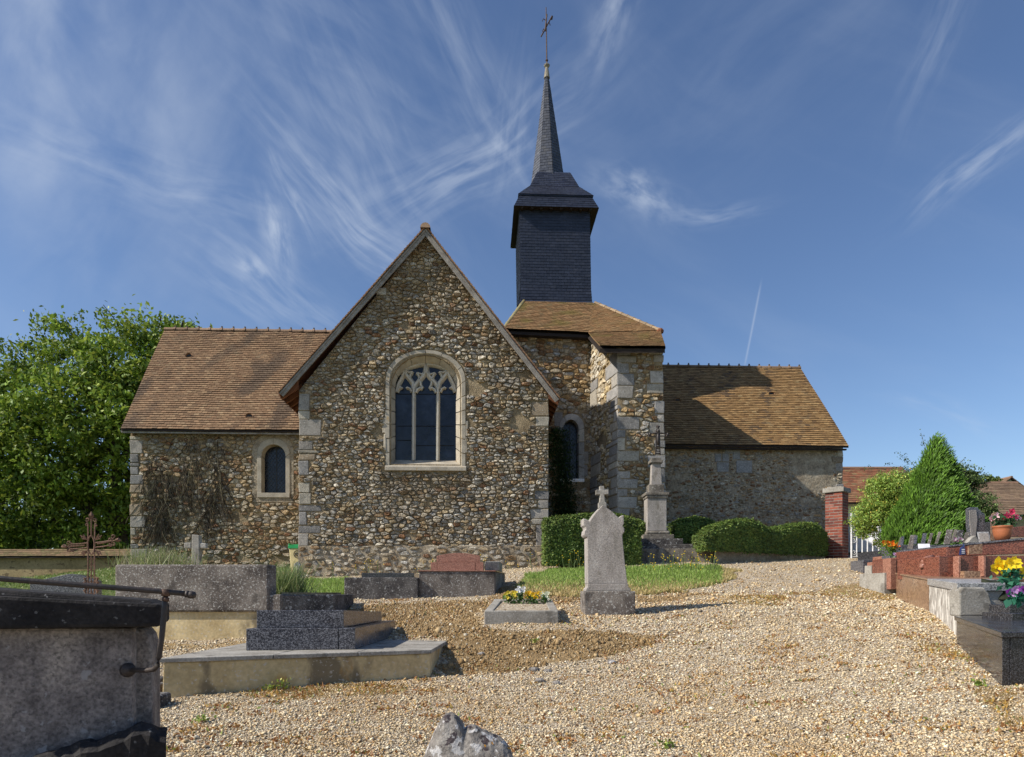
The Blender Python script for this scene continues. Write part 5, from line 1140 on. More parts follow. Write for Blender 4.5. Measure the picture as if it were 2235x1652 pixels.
# ---- iron cross
t = thing('iron_cross', (pxx(200, 8.6), 8.6, g1(pxx(200, 8.6), 8.6)), 'ornate rusty wrought iron grave cross with scrolled arms on the left', 'cross')
D = 8.6; sc = D/F
def cpt(cx0, cy0, dy=0): return P(cx0/4.362-0.0, 929.5+cy0/4.362, D+dy)
def cc(x, y, dy=0):   # crop region 7: 3.754/src -> display
    return P(x/4.3625, 929.5+y/4.3625, D+dy)
m = MB()
for xo in (838, 900): m.tube([cc(xo, 2100), cc(xo, 1230), cc(xo+(6 if xo < 860 else -4), 1180)], .0095, 5)
m.tube([cc(869, 2100), cc(869, 1240)], .008, 5)
for yy in range(1250, 1600, 55): m.tube([cc(838, yy+35), cc(869, yy), cc(900, yy+35)], .007, 4)
m.build('shaft', 'rust', t)
m = MB()
for k in range(16):
    a = 2*math.pi*k/16; b = 2*math.pi*(k+1)/16; m.tube([cc(868+34*math.cos(a), 1135+88*math.sin(a)), cc(868+34*math.cos(b), 1135+88*math.sin(b))], .011, 5)
m.build('oval_medallion', 'rust', t)
def spiral(m, x, y, r, a0, turns, sgn, rr=.009):
    pts = []; n = 14
    for i in range(n+1):
        k = i/n; a = a0+sgn*turns*2*math.pi*k; q = r*(1-.75*k); pts.append(cc(x+q*math.cos(a), y+q*math.sin(a)))
    m.tube(pts, rr, 5, caps=False)
for sg in (-1, 1):
    m = MB()
    tilt_ = -30 if sg > 0 else 30
    for dy_ in (-22, 22):
        m.tube([cc(868+sg*36, 1135+dy_*1.0), cc(868+sg*110, 1118+dy_+tilt_*.3+18), cc(868+sg*200, 1110+dy_+tilt_*.6+20)], .0095, 5)
        spiral(m, 868+sg*215, 1118+tilt_+dy_*1.5, 24, math.pi/2 if dy_ < 0 else -math.pi/2, 1.1, sg*(1 if dy_ < 0 else -1)); spiral(m, 868+sg*180, 1130+tilt_*.8+dy_*1.2, 18, 0, 1.0, 1)
    m.tube([cc(868+sg*60, 1130+tilt_*.2), cc(868+sg*235, 1120+tilt_)], .0095, 5)
    m.tube([cc(868+sg*235, 1120+tilt_), cc(868+sg*262, 1115+tilt_), cc(868+sg*285, 1122+tilt_)], [.02, .028, .004], 5)
    m.build('arm', 'rust', t)
    for vy in (-1, 1):
        m = MB()
        for k in range(5): m.tube([cc(868+sg*36, 1135+vy*50), cc(868+sg*(60+k*7), 1135+vy*(60+22*(k % 3))), cc(868+sg*(72+k*8), 1135+vy*(66+14*((k+1) % 3)))], [.006, .008, .003], 4)
        m.build('corner_leaves', 'rust', t)
m = MB()
for xo in (838, 902): m.tube([cc(xo, 1080), cc(xo, 940)], .0095, 5)
m.tube([cc(869, 1060), cc(869, 870)], .0095, 5)
for sg in (-1, 1): spiral(m, 869+sg*30, 895, 22, math.pi/2, 1.1, -sg); spiral(m, 869+sg*42, 940, 14, 0, 1.0, sg)
m.tube([cc(869, 880), cc(869, 855), cc(869, 815)], [.018, .034, .003], 5); m.tube([cc(845, 848), cc(869, 862), cc(893, 848)], [.004, .014, .004], 4); m.build('head', 'rust', t)
m = MB()
for sg in (-1, 1):
    for k in range(4): m.tube([cc(869+sg*34, 1440+k*30), cc(869+sg*62, 1450+k*40), cc(869+sg*50, 1490+k*36)], [.01, .02, .006], 5)
m.build('foot_leaves', 'rust', t)
# ---- grey pentagon headstone behind vault
D = 13.5; q = [(65, 1300), (65, 1272), (92, 1265), (150, 1252.5), (172, 1254), (212, 1268), (212, 1300)]
m = MB(); m.poly([P(a, b, D) for a, b in q][::-1], (0, .16, 0)); o = m.build('headstone', 'granite', None, bevel=.006); tag(o, 'grey granite headstone with low pointed top behind the iron rail', 'gravestone')
# ---- small concrete cross behind the headwall tomb
t_ = thing('concrete_cross', G(426, 14.5), 'weathered concrete cross standing behind the wide grey headwall tomb', 'cross'); D = 14.5
m = MB(); m.poly([P(a, b, D) for a, b in ((416, 1270), (418, 1166), (435, 1168), (437, 1270))][::-1], (0, .14, 0)); m.build('post', 'concrete', t_, bevel=.02)
m = MB(); m.poly([P(a, b, D+.01) for a, b in ((401, 1197), (401, 1184), (417, 1184), (417, 1197))][::-1], (0, .12, 0)); m.poly([P(a, b, D+.01) for a, b in ((436, 1197), (436, 1184), (450, 1186), (450, 1197))][::-1], (0, .12, 0)); m.build('arm', 'concrete', t_, bevel=.02)
# ---- mid tombs
D = 14.0; t = thing('dark_tomb', (pxx(831, D), D+.9, g1(pxx(831, D), D+.9)), 'low blackened concrete box tomb left of the pink granite one', 'tomb')
m = MB(); quadbox(m, ((pxx(751, D), D), (pxx(912, D), D+.05)), 2.0, pzz(1325, D), pzz(1260, D), ang=-.03); m.build('body', 'darklichen', t, bevel=.02)
m = MB(); quadbox(m, ((pxx(790, D+.2), D+.15), (pxx(905, D+.2), D+.15)), 1.6, pzz(1260, D)+.001, pzz(1250, D), ang=-.03); m.build('lid', 'blackgranite', t, bevel=.01)
D = 14.15; t = thing('pink_headed_tomb', (pxx(1000, D), D+.9, g1(pxx(1000, D), D+.9)), 'grey lichened box tomb topped by a pink granite headstone', 'tomb')
m = MB(); quadbox(m, ((pxx(914, D), D), (pxx(1080, D), D+.1)), 1.9, pzz(1325, D), pzz(1247, D), ang=.10); m.build('body', 'lichen', t, bevel=.015)
m = MB(); quadbox(m, ((pxx(912, D), D-.02), (pxx(1082, D), D+.08)), 1.94, pzz(1247, D)+.001, pzz(1244.5, D), ang=.10); m.build('slab', 'pinkgranite', t, bevel=.004)
Dk = D+.35
for a, b in ((940, 954), (954.6, 1038), (1038.6, 1055)):
    m = MB(); quadbox(m, ((pxx(a, Dk), Dk), (pxx(b, Dk), Dk)), .5, pzz(1246, Dk), pzz(1227, Dk)); m.build('kerb_block', 'pinkgranite', t, bevel=.006)
q = [(953, 1227)]+[(953, 1215)]+[(955+k*9.2, 1213-6*math.sin(math.pi*k/10)) for k in range(11)]+[(1048, 1216), (1048, 1227)]
m = MB(); m.poly([P(a, b-.3, Dk+.1) for a, b in q][::-1], (0, .14, 0)); m.build('headstone', 'pinkgranite', t, bevel=.006)
m = MB(); quadbox(m, ((pxx(1058, Dk), Dk+.1), (pxx(1090, Dk), Dk+.2)), .9, pzz(1246, Dk)+.005, pzz(1224, Dk), ang=.05); m.build('end_block', 'concrete', t, bevel=.02)
# ---- flower bed grave
D = 10.25; t = thing('kerbed_grave', (pxx(1138, 10.5), 10.7, g1(pxx(1138, 10.5), 10.7)), 'small grey kerbed grave planted with yellow and white pansies', 'grave')
x0, x1 = pxx(1057, D), pxx(1219, D+.1); zb_ = pzz(1380, D); zt_ = pzz(1333, D)
m = MB(); quadbox(m, ((x0, D), (x1, D+.1)), .13, zb_, zt_); m.build('kerb', 'concrete', t, bevel=.015)
RISE = .13
def slope_box(xa, xb, ya, yb, dz0, dz1, nm, mt, sk=0.0):
    m = MB(); z0_, z1_ = zt_+RISE*(ya-D)/1.0, zt_+RISE*(yb-D)/1.0
    m.hexa([(xa, ya, zb_), (xb, ya, zb_), (xb+sk, yb, zb_), (xa+sk, yb, zb_)], [(xa, ya, z0_+dz0), (xb, ya, z0_+dz0), (xb+sk, yb, z1_+dz1), (xa+sk, yb, z1_+dz1)], (0, 0, 0) if mt is GM else None); m.build(nm, mt, t, bevel=.012 if nm == 'kerb' else 0)
slope_box(x0, x0+.13, D+.135, D+1.15, -.016, -.003, 'kerb', 'concrete', .11); slope_box(x1-.13, x1, D+.235, D+1.15, -.02, -.003, 'kerb', 'concrete', -.03)
slope_box(x0+.11, x1-.03, D+1.155, D+1.27, 0, 0, 'kerb', 'concrete'); slope_box(x0+.132, x1-.132, D+.235, D+1.15, -.03, -.03, 'gravel_fill', GM)
def flower_clump(name, label, cat, base, w, h, colours, nf, fs, leafc=(.06, .12, .03), group=None, nl_=60, depth=None, ls=.05):
    t = thing(name, base, label, cat, group); base = Vector(base); dp = depth or w*.6
    pos = []; scl = []; rot = []; cl = []; lines = []
    for i in range(nf):
        p = base+Vector((rng.uniform(-w/2, w/2), rng.uniform(-dp/2, dp/2), h*rng.uniform(.55, 1.0))); c = pick(colours)
        m = MB(); npet = 6
        for k in range(npet):
            a = 2*math.pi*k/npet+rng.random(); d = Vector((math.cos(a), -.55, math.sin(a)*.9)); e = Vector((-math.sin(a), 0, math.cos(a)))
            q0 = p; f = fs*rng.uniform(.8, 1.2)
            m.add([q0, q0+d*f*.6+e*f*.35, q0+d*f, q0+d*f*.6-e*f*.35], [(0, 1, 2, 3)], c)
        m.add([p+Vector((fs*.2*math.cos(a), -fs*.35, fs*.2*math.sin(a))) for a in (0, 1.25, 2.5, 3.75, 5)], [(0, 1, 2, 3, 4)], tuple(x*.55 for x in c)); m.build('flower', 'petal', t)
        lines.append(([tuple(base+Vector((0, 0, .02)) + (p-base)*.2), tuple(base.lerp(p, .6)+Vector((0, 0, .01))), tuple(p)], leafc))
    polyline_stuff('stems', lines, .006, None, 'leaf', t)
    pts = np.array([base+Vector((rng.gauss(0, w*.28), rng.gauss(0, dp*.28), h*rng.uniform(.05, .75))) for _ in range(nl_)]); leaf_cloud('leaves', pts, ls, [(1, leafc), (1, tuple(x*1.5 for x in leafc))], 'leaf', t)
    return t
for i, (px, w, cols_, lab) in enumerate(((1113, .22, [(1, (.75, .62, .05))], 'yellow pansies at the left end of the kerbed grave'), (1135, .13, [(1, (.8, .8, .82))], 'tall white flowers in the middle of the kerbed grave'), (1162, .26, [(1, (.85, .62, .02)), (1, (.8, .5, .02))], 'dense yellow pansies right of the white flowers on the kerbed grave'), (1188, .15, [(1, (.75, .78, .6))], 'pale white blooms at the right end of the kerbed grave'))):
    dd = D+.95; flower_clump('flower_clump', lab, 'flowers', (pxx(px, dd), dd, zt_+.08), w, .30 if i == 1 else .20, cols_, 10 if i in (0, 3) else 16, .035, group='flowers on the kerbed grave', nl_=90)
# ---- standing stele with cross
D = 11.2; t = thing('tall_stele', G(1331, D+.2), 'tall weathered grey stone stele topped by a small cross beside the gravel path', 'gravestone')
m = MB(); quadbox(m, ((pxx(1240, D), D-.12), (pxx(1436, D), D-.02)), .75, pzz(1400, D), pzz(1343, D)+.0, ang=0); m.build('foundation_slab', 'concrete', t, bevel=.015)
m = MB(); b0 = [(pxx(1276, D), D), (pxx(1387, D), D), (pxx(1384, D), D+.5), (pxx(1273, D), D+.5)]; m.hexa([(x, y, pzz(1346, D)) for x, y in b0], [(x, y, pzz(1290, D)) for x, y in b0]); m.build('pedestal', 'lichen', t, bevel=.015)
m = MB(); q = [(1279, 1290), (1279, 1285), (1283, 1281), (1283, 1274), (1371, 1274), (1372, 1281), (1377, 1285), (1377, 1290)]
m.poly([P(a, b, D+.03) for a, b in q], (0, .42, 0)); m.build('moulding', 'stele', t, bevel=.008)
q = [(1283, 1274), (1282, 1172), (1279, 1172), (1275, 1167), (1276, 1158), (1279, 1155), (1278, 1150), (1274, 1146), (1273.5, 1131), (1283, 1134), (1286, 1139), (1300, 1119), (1316, 1102), (1336, 1116), (1351, 1130), (1357, 1125), (1361.5, 1124), (1362, 1142), (1359, 1148), (1363, 1153), (1363, 1161), (1359, 1166), (1358.5, 1170), (1364, 1228), (1370, 1274)]
m = MB(); m.poly([P(a, b, D+.07) for a, b in q], (-.02, .30, 0)); m.build('shaft', 'stele', t, bevel=.010)
q = [(1306.5, 1109), (1306.5, 1097), (1309, 1095), (1310, 1079), (1301, 1079), (1301, 1068.5), (1309, 1068.5), (1309, 1060.5), (1319, 1060.5), (1319, 1068.5), (1328.5, 1068.5), (1328.5, 1078.5), (1319, 1079), (1321, 1095), (1324, 1097), (1324, 1109)]
m = MB(); m.poly([P(a, b, D+.15) for a, b in q], (0, .11, 0)); m.build('cross', 'concrete', t, bevel=.008)
# ---- calvary
D = 20.2; t = thing('calvary', G(1436, D), 'tall stone calvary pedestal carrying a small black iron crucifix by the hedges', 'monument')
def cs(m, x0, x1, y0, y1, dd, ex=0, name='step', mat='stele', bev=.015):
    w = (pxx(x1, D)-pxx(x0, D))*(.86 if y1 < 1175 else 1); m = MB(); cxm = (pxx(x0, D)+pxx(x1, D))/2; m.box((cxm, D+.45, (pzz(y0, D)+pzz(y1, D))/2), (w, dd*(.86 if y1 < 1175 else 1), abs(pzz(y0, D)-pzz(y1, D))), rot=0); return m.build(name, mat, t, bevel=bev)
cs(m, 1352, 1556, 1199.5, 1245, 1.9, name='terrace', mat='darkconcrete'); cs(m, 1392, 1521, 1188.5, 1199.3, 1.4, name='step', mat='darklichen'); cs(m, 1397, 1489, 1176, 1188.3, 1.15, name='step', mat='darklichen'); cs(m, 1404, 1472, 1166, 1175.8, .85, name='base', mat='darkconcrete'); cs(m, 1408, 1469, 1157.5, 1165.8, .76, name='base_moulding', mat='darkconcrete', bev=.04)
cs(m, 1412, 1462, 1085, 1157.3, .6, name='die', mat='stele'); cs(m, 1410, 1465, 1079, 1084.8, .68, name='cornice', mat='darkconcrete'); cs(m, 1407, 1468, 1072, 1078.8, .74, name='cornice', mat='darkconcrete'); cs(m, 1417, 1457, 1054, 1071.8, .48, name='plinth_block', mat='darkconcrete')
m = MB(); m.hexa([(pxx(1426, D), D+.45-.13, pzz(1054, D)), (pxx(1450, D), D+.32, pzz(1054, D)), (pxx(1450, D), D+.58, pzz(1054, D)), (pxx(1426, D), D+.58, pzz(1054, D))], [(pxx(1428, D), D+.34, pzz(1006, D)), (pxx(1448, D), D+.34, pzz(1006, D)), (pxx(1448, D), D+.56, pzz(1006, D)), (pxx(1428, D), D+.56, pzz(1006, D))]); m.build('column', 'stele', t, bevel=.01)
cs(m, 1421, 1454, 999, 1005.8, .4, name='capital', mat='darkconcrete'); cs(m, 1425, 1450, 994.5, 998.8, .32, name='capital_top', mat='darkconcrete')
m = MB(); DD = D+.45
def cq(x, y): return P(x, y, DD)
for xo in (-4, 4): m.tube([cq(1436+xo*1.5, 994), cq(1436+xo, 975), cq(1436+xo, 940), cq(1436, 931)], .016, 5)
for yo in (-3, 3): m.tube([cq(1418, 949+yo), cq(1455, 949+yo)], .016, 5)
for yy in range(958, 992, 5): m.tube([cq(1431, yy), cq(1441, yy+3)], .014, 4); m.tube([cq(1441, yy), cq(1431, yy+3)], .014, 4)
for (x, y) in ((1417, 949), (1456, 949), (1436, 931)):
    for k in range(6): m.tube([cq(x, y), cq(x+4.5*math.cos(k), y+4.5*math.sin(k))], [.03, .012], 4)
m.build('iron_cross', 'cast', t)
m = MB(); m.tube([cq(1436, 945), cq(1436.5, 953), cq(1435.5, 962), cq(1437, 972)], [.03, .055, .04, .025], 8); m.lathe(P(1436, 942, DD-.02), [(.01, -.04), (.04, -.01), (.04, .03), (.01, .06)], 8)
for sg in (-1, 1): m.tube([cq(1436, 947), cq(1436+sg*8, 945), cq(1436+sg*14, 946)], [.03, .02, .013], 6)
m.build('figure', 'cast', t, smooth=True)
# ---- low wall under the hedges
m = MB(); z0 = pzz(1240, 19.2); m.hexa([PZ(1220, -.4, 18.9)+ZZ*0, PZ(1352, -.4, 18.9), PZ(1352, -.4, 19.25), PZ(1220, -.4, 19.25)], [P(1220, 1206, 18.9), P(1352, 1202, 18.9), P(1352, 1202, 19.25), P(1220, 1206, 19.25)]); o = m.build('low_wall', 'render', None, bevel=.02); tag(o, 'low rendered wall under the left clipped hedge', 'wall')
m = MB(); m.hexa([PZ(1559, -.4, 19.4), PZ(1801, 0.0, 21.8), PZ(1801, 0.0, 22.1), PZ(1559, -.4, 19.7)], [P(1559, 1202, 19.4), P(1801, 1196, 21.8), P(1801, 1196, 22.1), P(1559, 1202, 19.7)]); o = m.build('low_wall', 'render', None, bevel=.02); tag(o, 'long low rendered wall under the right wavy hedge', 'wall')
# ---- hedges
HPAL = [(2, (0.10, 0.17, 0.03)), (2, (0.14, 0.21, 0.04)), (1, (0.20, 0.25, 0.05)), (1, (0.06, 0.10, 0.02))]
def hedge(name, label, front, back, y_bot, prof, n, size, seedk, pal=HPAL):
    """front=(px0,d0,px1,d1); depth 'back'; prof: list of (t, py) top profile"""
    px0, d0, px1, d1 = front; x0, x1 = pxx(px0, d0), pxx(px1, d1)
    ts = [p[0] for p in prof]; 
    def top(tt): py = np.interp(tt, ts, [p[1] for p in prof]); d = d0+(d1-d0)*tt; return EYE+(HY-py)/F*d
    th = thing(name, ((x0+x1)/2, (d0+d1)/2+back/2, top(.5)-1.0), label, 'hedge')
    base = EYE+(HY-y_bot)/F*d0; L_ = math.hypot(x1-x0, d1-d0)
    m = MB(); k = 14
    for i in range(k):
        a, b = i/k, (i+1)/k; vs = []
        for tt in (a, b):
            x = x0+(x1-x0)*tt; y = d0+(d1-d0)*tt; zt2 = float(top(tt))-.05; e = .05 if 0 < i < k-1 else .05
            xx = min(max(x, min(x0, x1)+.06), max(x0, x1)-.06)
            vs.append([(xx, y+.07, base), (xx, y+.06, zt2-.22), (xx, y+.22, zt2-.03), (xx, y+back-.18, zt2-.03), (xx, y+back-.06, zt2-.1), (xx, y+back-.06, base)])
        m.add(vs[0]+vs[1], [(0, 1, 2, 3, 4, 5), (11, 10, 9, 8, 7, 6)]+[(j, (j+1) % 6, 6+(j+1) % 6, 6+j) for j in range(6)])
    m.build('branches', 'core', th)
    tt = nr.uniform(0, 1, n); which = nr.uniform(0, 1, n); tp = top(tt); hgt = tp-base; fr = (which < .55); tpf = (which >= .55) & (which < .86)
    x = x0+(x1-x0)*tt; y = d0+(d1-d0)*tt; z = base+nr.uniform(0, 1, n)*hgt
    yo = np.where(fr, 0, 0).astype(float); rnd = nr.uniform(0, 1, n)
    RR = .26*(.6+.8*fbm(x, y*0, .9, seedk+8)); edge = np.clip((tp-z)/RR, 0, 1); yo = np.where(fr, RR*.9*(1-np.sqrt(1-(1-edge)**2)), yo); theta = np.where(fr, np.arcsin(np.clip(edge, 0, 1)), 0.0)*1.0+.1
    yo = np.where(tpf, RR*.8+rnd*(back-RR), yo); z = np.where(tpf, tp-.07*(np.abs(rnd-.5)*2)**6, z)
    endm = ~(fr | tpf); left = endm & (rnd < .5); yo = np.where(endm, nr.uniform(0, 1, n)*back, yo); x = np.where(left, x0, np.where(endm, x1, x)); y = np.where(left, d0, np.where(endm, d1, y)); z = np.where(left, base+nr.uniform(0, 1, n)*(float(top(0))-base), np.where(endm, base+nr.uniform(0, 1, n)*(float(top(1))-base), z))
    bump_ = (fbm(x*2+y, z*2, 1.5, seedk)-.5)*.10; dv = nr.normal(0, .018, n)
    pts = np.c_[x+nr.normal(0, .03, n), y+yo+bump_+dv, z+nr.normal(0, .025, n)+bump_*.5]
    s_ = size*nr.uniform(.6, 1.4, n); cdir = np.where(left, -1.57, np.where(endm, 1.57, 0)); theta = np.where(endm, 1.57, theta)
    rot = np.c_[theta+nr.normal(0, .45, n), nr.normal(0, .45, n), cdir+nr.normal(0, .5, n)]
    tone = np.clip(.75+.7*(fbm(x*1.0, z, 2.5, seedk+4)-.3), .6, 1.3)[:, None]
    scatter('leaves', LEAF_V, LEAF_F, pts, np.c_[s_, s_, s_], rot, pickn(pal, n)*tone, 'hedge', th)
    return th
hedge('clipped_hedge', 'dense green boxed hedge left of the tall stele', (1190, 18.35, 1398, 18.9), 1.15, 1232, [(0, 1131), (.1, 1126), (.35, 1121), (.7, 1119), (.9, 1128), (1, 1150)], 26000, .055, 1)
hedge('wavy_hedge', 'long clipped hedge with wavy top before the right nave wall', (1537, 18.9, 1805, 21.8), 1.2, 1200, [(0, 1165), (.05, 1150), (.14, 1139), (.26, 1131), (.38, 1133), (.5, 1150), (.6, 1149), (.72, 1142), (.85, 1138), (.94, 1142), (1, 1162)], 32000, .055, 2)
hedge('back_hedge', 'dark clipped hedge in shade right of the calvary against the nave wall', (1474, 20.7, 1570, 21.2), .9, 1205, [(0, 1140), (.2, 1132), (.5, 1126), (.8, 1131), (1, 1142)], 9000, .06, 3)
hedge('back_hedge', 'dark hedge in shade between the tall stele and the calvary', (1330, 20.5, 1409, 20.6), .8, 1205, [(0, 1118), (.3, 1121), (.7, 1130), (1, 1138)], 7000, .06, 5)
# ---- plants: blade clumps
def blades(name, label, cat, pts, h, w, pal, lean=.5, kind='stuff', top=True, parent=None, mat='leaf'):
    n = len(pts); bv = [(-.5, 0, 0), (.5, 0, 0), (.12, .1, 1), (-.12, .1, 1)]; hs_ = h*nr.uniform(.5, 1.3, n)
    o = scatter(name, bv, [(0, 1, 2, 3)], pts, np.c_[np.full(n, w)*nr.uniform(.6, 1.4, n), hs_, hs_], np.c_[nr.normal(0, lean, n), nr.normal(0, lean, n), nr.uniform(0, 6.28, n)], pickn(pal, n), mat, parent, kind)
    if top and label: tag(o, label, cat)
    return o
def area_pts(polys, n, dmin, dmax, xmin, xmax, jitter=0):
    out = []; tot = 0
    while tot < n:
        x = nr.uniform(xmin, xmax, n*2); y = nr.uniform(dmin, dmax, n*2); e, g, d = masks(x, y); z = gz(x, y); px, py = proj(x, y, z); k = np.zeros(len(x), bool)
        for p in polys: k |= inpoly(px+(fbm(x, y, 2.2, 1)-.5)*40, py+(fbm(x, y, 2.2, 2)-.5)*12, p)
        out.append(np.c_[x[k], y[k], z[k]]); tot += int(k.sum())
        if len(out) > 12: break
    return np.concatenate(out)[:n]
pts = area_pts([GRASS[0]], 52000, 13, 19.5, -1, 7); pts = pts[(fbm(pts[:, 0], pts[:, 1], 2.4, 31) > .36) | (nr.uniform(0, 1, len(pts)) < .35)]; py_ = proj(pts[:, 0], pts[:, 1], pts[:, 2])[1]
dryk = (py_ > 1276+nr.normal(0, 10, len(pts))) | (proj(pts[:, 0], pts[:, 1], pts[:, 2])[0] > 1575) 
GP = [(2, (0.20, 0.31, 0.055)), (2, (0.25, 0.36, 0.08)), (1, (0.30, 0.36, 0.11))]; DP = [(2, (0.46, 0.36, 0.16)), (1, (0.34, 0.32, 0.12)), (1, (0.55, 0.45, 0.23))]
blades('grass', 'mown green grass island beside the gravel path', 'grass', pts[~dryk], .10, .02, GP)
blades('dry_grass', 'yellowed grass along the near edge of the green island', 'grass', pts[dryk], .08, .02, DP)
pts = area_pts([GRASS[1]], 9000, 12, 20.5, -6.5, -3.5)
blades('grass', 'strip of grass between the concrete tombs and the gable', 'grass', pts, .10, .02, GP)
x = nr.uniform(-22, -7, 26000); y = nr.uniform(11, 28.5, 26000); pts = np.c_[x, y, gz(x, y)]; blades('grass', 'sunlit grass between the boundary wall and the left graves', 'grass', pts, .07, .03, [(2, (0.14, 0.21, 0.045)), (2, (0.17, 0.24, 0.06)), (1, (0.24, 0.24, 0.09))])
def clump(px, d, n, w, h, pal, name, label, cat, dz=0.0, lean=.35, bw=.012, dpt=None, base=None):
    b = base if base is not None else G(px, d, dz); a = nr.normal(0, 1, (n, 2))*np.array([w/2.2, (dpt or w)/2.2]); pts = np.c_[b[0]+a[:, 0], b[1]+a[:, 1], np.full(n, b[2])]; return blades(name, label, cat, pts, h, bw, pal, lean)
clump(345, 12.2, 700, .62, .30, [(1, (.22, .27, .10)), (1, (.35, .33, .2)), (1, (.15, .2, .07))], 'lavender_tuft', 'tall pale grass-like lavender behind the headwall tomb', 'plant', base=P(345, 1236, 12.3), lean=.3)
clump(625, 12.0, 1100, .38, .5, [(1, (.12, .18, .06)), (1, (.2, .27, .09)), (.5, (.3, .32, .16))], 'lavender_bush', 'bushy green lavender right of the headwall tomb', 'plant', base=P(620, 1300, 12.0), lean=.35)
n = 2500; rr = nr.uniform(0, 1, n)**.4; th_ = nr.uniform(0, 6.28, n); ph = nr.uniform(0, 1.4, n); c0 = P(622, 1299, 12.0)
# low wildflowers along the wall
def wild(px0, px1, d0, d1, n, label):
    t = thing('wildflowers', G((px0+px1)/2, (d0+d1)/2), label, 'wildflowers', 'yellow wildflowers along the low walls'); lines = []; fp = []
    for i in range(n):
        k = rng.random(); b = G(px0+(px1-px0)*k, d0+(d1-d0)*rng.random()); h = rng.uniform(.12, .5); tp = b+Vector((rng.gauss(0, .05), rng.gauss(0, .05), h)); lines.append(([tuple(b), tuple(b.lerp(tp, .5)+Vector((rng.gauss(0, .02), 0, 0))), tuple(tp)], (.12, .17, .06))); fp.append(tp)
        if rng.random() < .5: fp.append(tp+Vector((rng.gauss(0, .05), 0, -.06)))
    polyline_stuff('stems', lines, .005, None, 'leaf', t); fp = np.array(fp); k = len(fp); scatter('blossoms', OCT_V, OCT_F, fp, np.full((k, 3), .018), nr.uniform(0, 3, (k, 3)), pickn([(1, (.75, .55, .03))], k), 'petal', t)
wild(1185, 1345, 18.2, 18.7, 60, 'yellow wildflowers at the foot of the left hedge wall'); wild(1400, 1570, 16.9, 17.4, 60, 'yellow wildflowers before the calvary steps'); wild(700, 1180, 19.8, 20.3, 45, 'sparse yellow wildflowers along the gable foot')
for i, (px, d, lab) in enumerate(((617, 7.35, 'small green seedling by the cream tomb front'), (590, 7.3, 'low leafy seedling just left of its taller neighbour at the cream tomb'), (2135, 6.55, 'yellow-green weed beside the black granite tomb'), (1455, 5.35, 'small weed at the bottom edge of the gravel'), (440, 5.9, 'tiny weed in the gravel near the vault'), (1165, 9.4, 'pale weed in the bare earth'))):
    b = G(px, d); n = 45; pts = np.c_[b.x+nr.normal(0, .035, n), b.y+nr.normal(0, .03, n), b.z+nr.uniform(.01, .12 if i == 0 else .06, n)]; wt = thing('weed', b, lab, 'weed', 'weeds in the gravel'); leaf_cloud('leaves', pts, .035, [(1, (.20, .28, .05)), (1, (.13, .2, .03)), (.6, (.4, .4, .1))], 'leaf', wt)

# ---- litter bin
D = 21.3; t = thing('litter_bin', G(645, D), 'cream litter bin with green rim beside the gable corner', 'bin')
z0 = pzz(1247, D); z1 = pzz(1197, D); m = MB(); xa_, xb_ = pxx(631, D), pxx(667, D)
m.hexa([(xa_+.05, D, z0), (xb_-.05, D, z0), (xb_-.05, D+.35, z0), (xa_+.05, D+.35, z0)], [(xa_, D-.02, z1), (xb_, D-.02, z1), (xb_, D+.37, z1), (xa_, D+.37, z1)]); m.build('body', 'beige', t, bevel=.03)
m = MB(); z2 = pzz(1186, D); w = .03
for (a, b, c_, d_) in ((xa_-.02, xb_+.02, D-.04, D-.01), (xa_-.02, xb_+.02, D+.37, D+.40), (xa_-.02, xa_+.01, D-.01, D+.37), (xb_-.01, xb_+.02, D-.01, D+.37)):
    zz = z2-.06 if c_ < D and d_ < D+.1 and b-a > .1 else z2; m.hexa([(a, c_, z1), (b, c_, z1), (b, d_, z1), (a, d_, z1)], [(a, c_, zz), (b, c_, zz), (b, d_, zz), (a, d_, zz)])
m.build('rim', 'green', t, bevel=.008)
m = MB(); c0 = Vector((pxx(650, D), D-.032, (z0+z1)/2+.18)); k = 20
for i in range(k):
    a, b = 2*math.pi*i/k, 2*math.pi*(i+1)/k; m.hexa([c0+Vector((math.cos(q)*r1, 0, math.sin(q)*r1)) for q, r1 in ((a, .11), (b, .11), (b, .125), (a, .125))], [c0+Vector((math.cos(q)*r1, .012, math.sin(q)*r1)) for q, r1 in ((a, .11), (b, .11), (b, .125), (a, .125))])
def seg2(x0, z0, x1, z1, w): 
    d = Vector((x1-x0, 0, z1-z0)); l = d.length; d /= l; e = Vector((-d.z, 0, d.x))*w; a = c0+Vector((x0, 0, z0)); b = c0+Vector((x1, 0, z1)); m.hexa([a-e, b-e, b+e, a+e], [p+Vector((0, .012, 0)) for p in (a-e, b-e, b+e, a+e)])
seg2(.0, .075, .012, .06, .014); seg2(.01, .045, .02, -.02, .013); seg2(.01, .04, -.03, .02, .007); seg2(.02, -.02, .06, -.06, .009); seg2(.02, -.02, -.01, -.065, .009); seg2(.015, .04, .045, .005, .006); seg2(-.055, .02, -.045, -.05, .018); seg2(-.06, .028, -.03, .028, .006)
m.build('pictogram', 'black', t)
m = MB(); m.tube([(pxx(652, D), D+.45, z0-.2), (pxx(652, D), D+.45, pzz(1166, D))], .025, 8); m.build('post', 'cast', t)
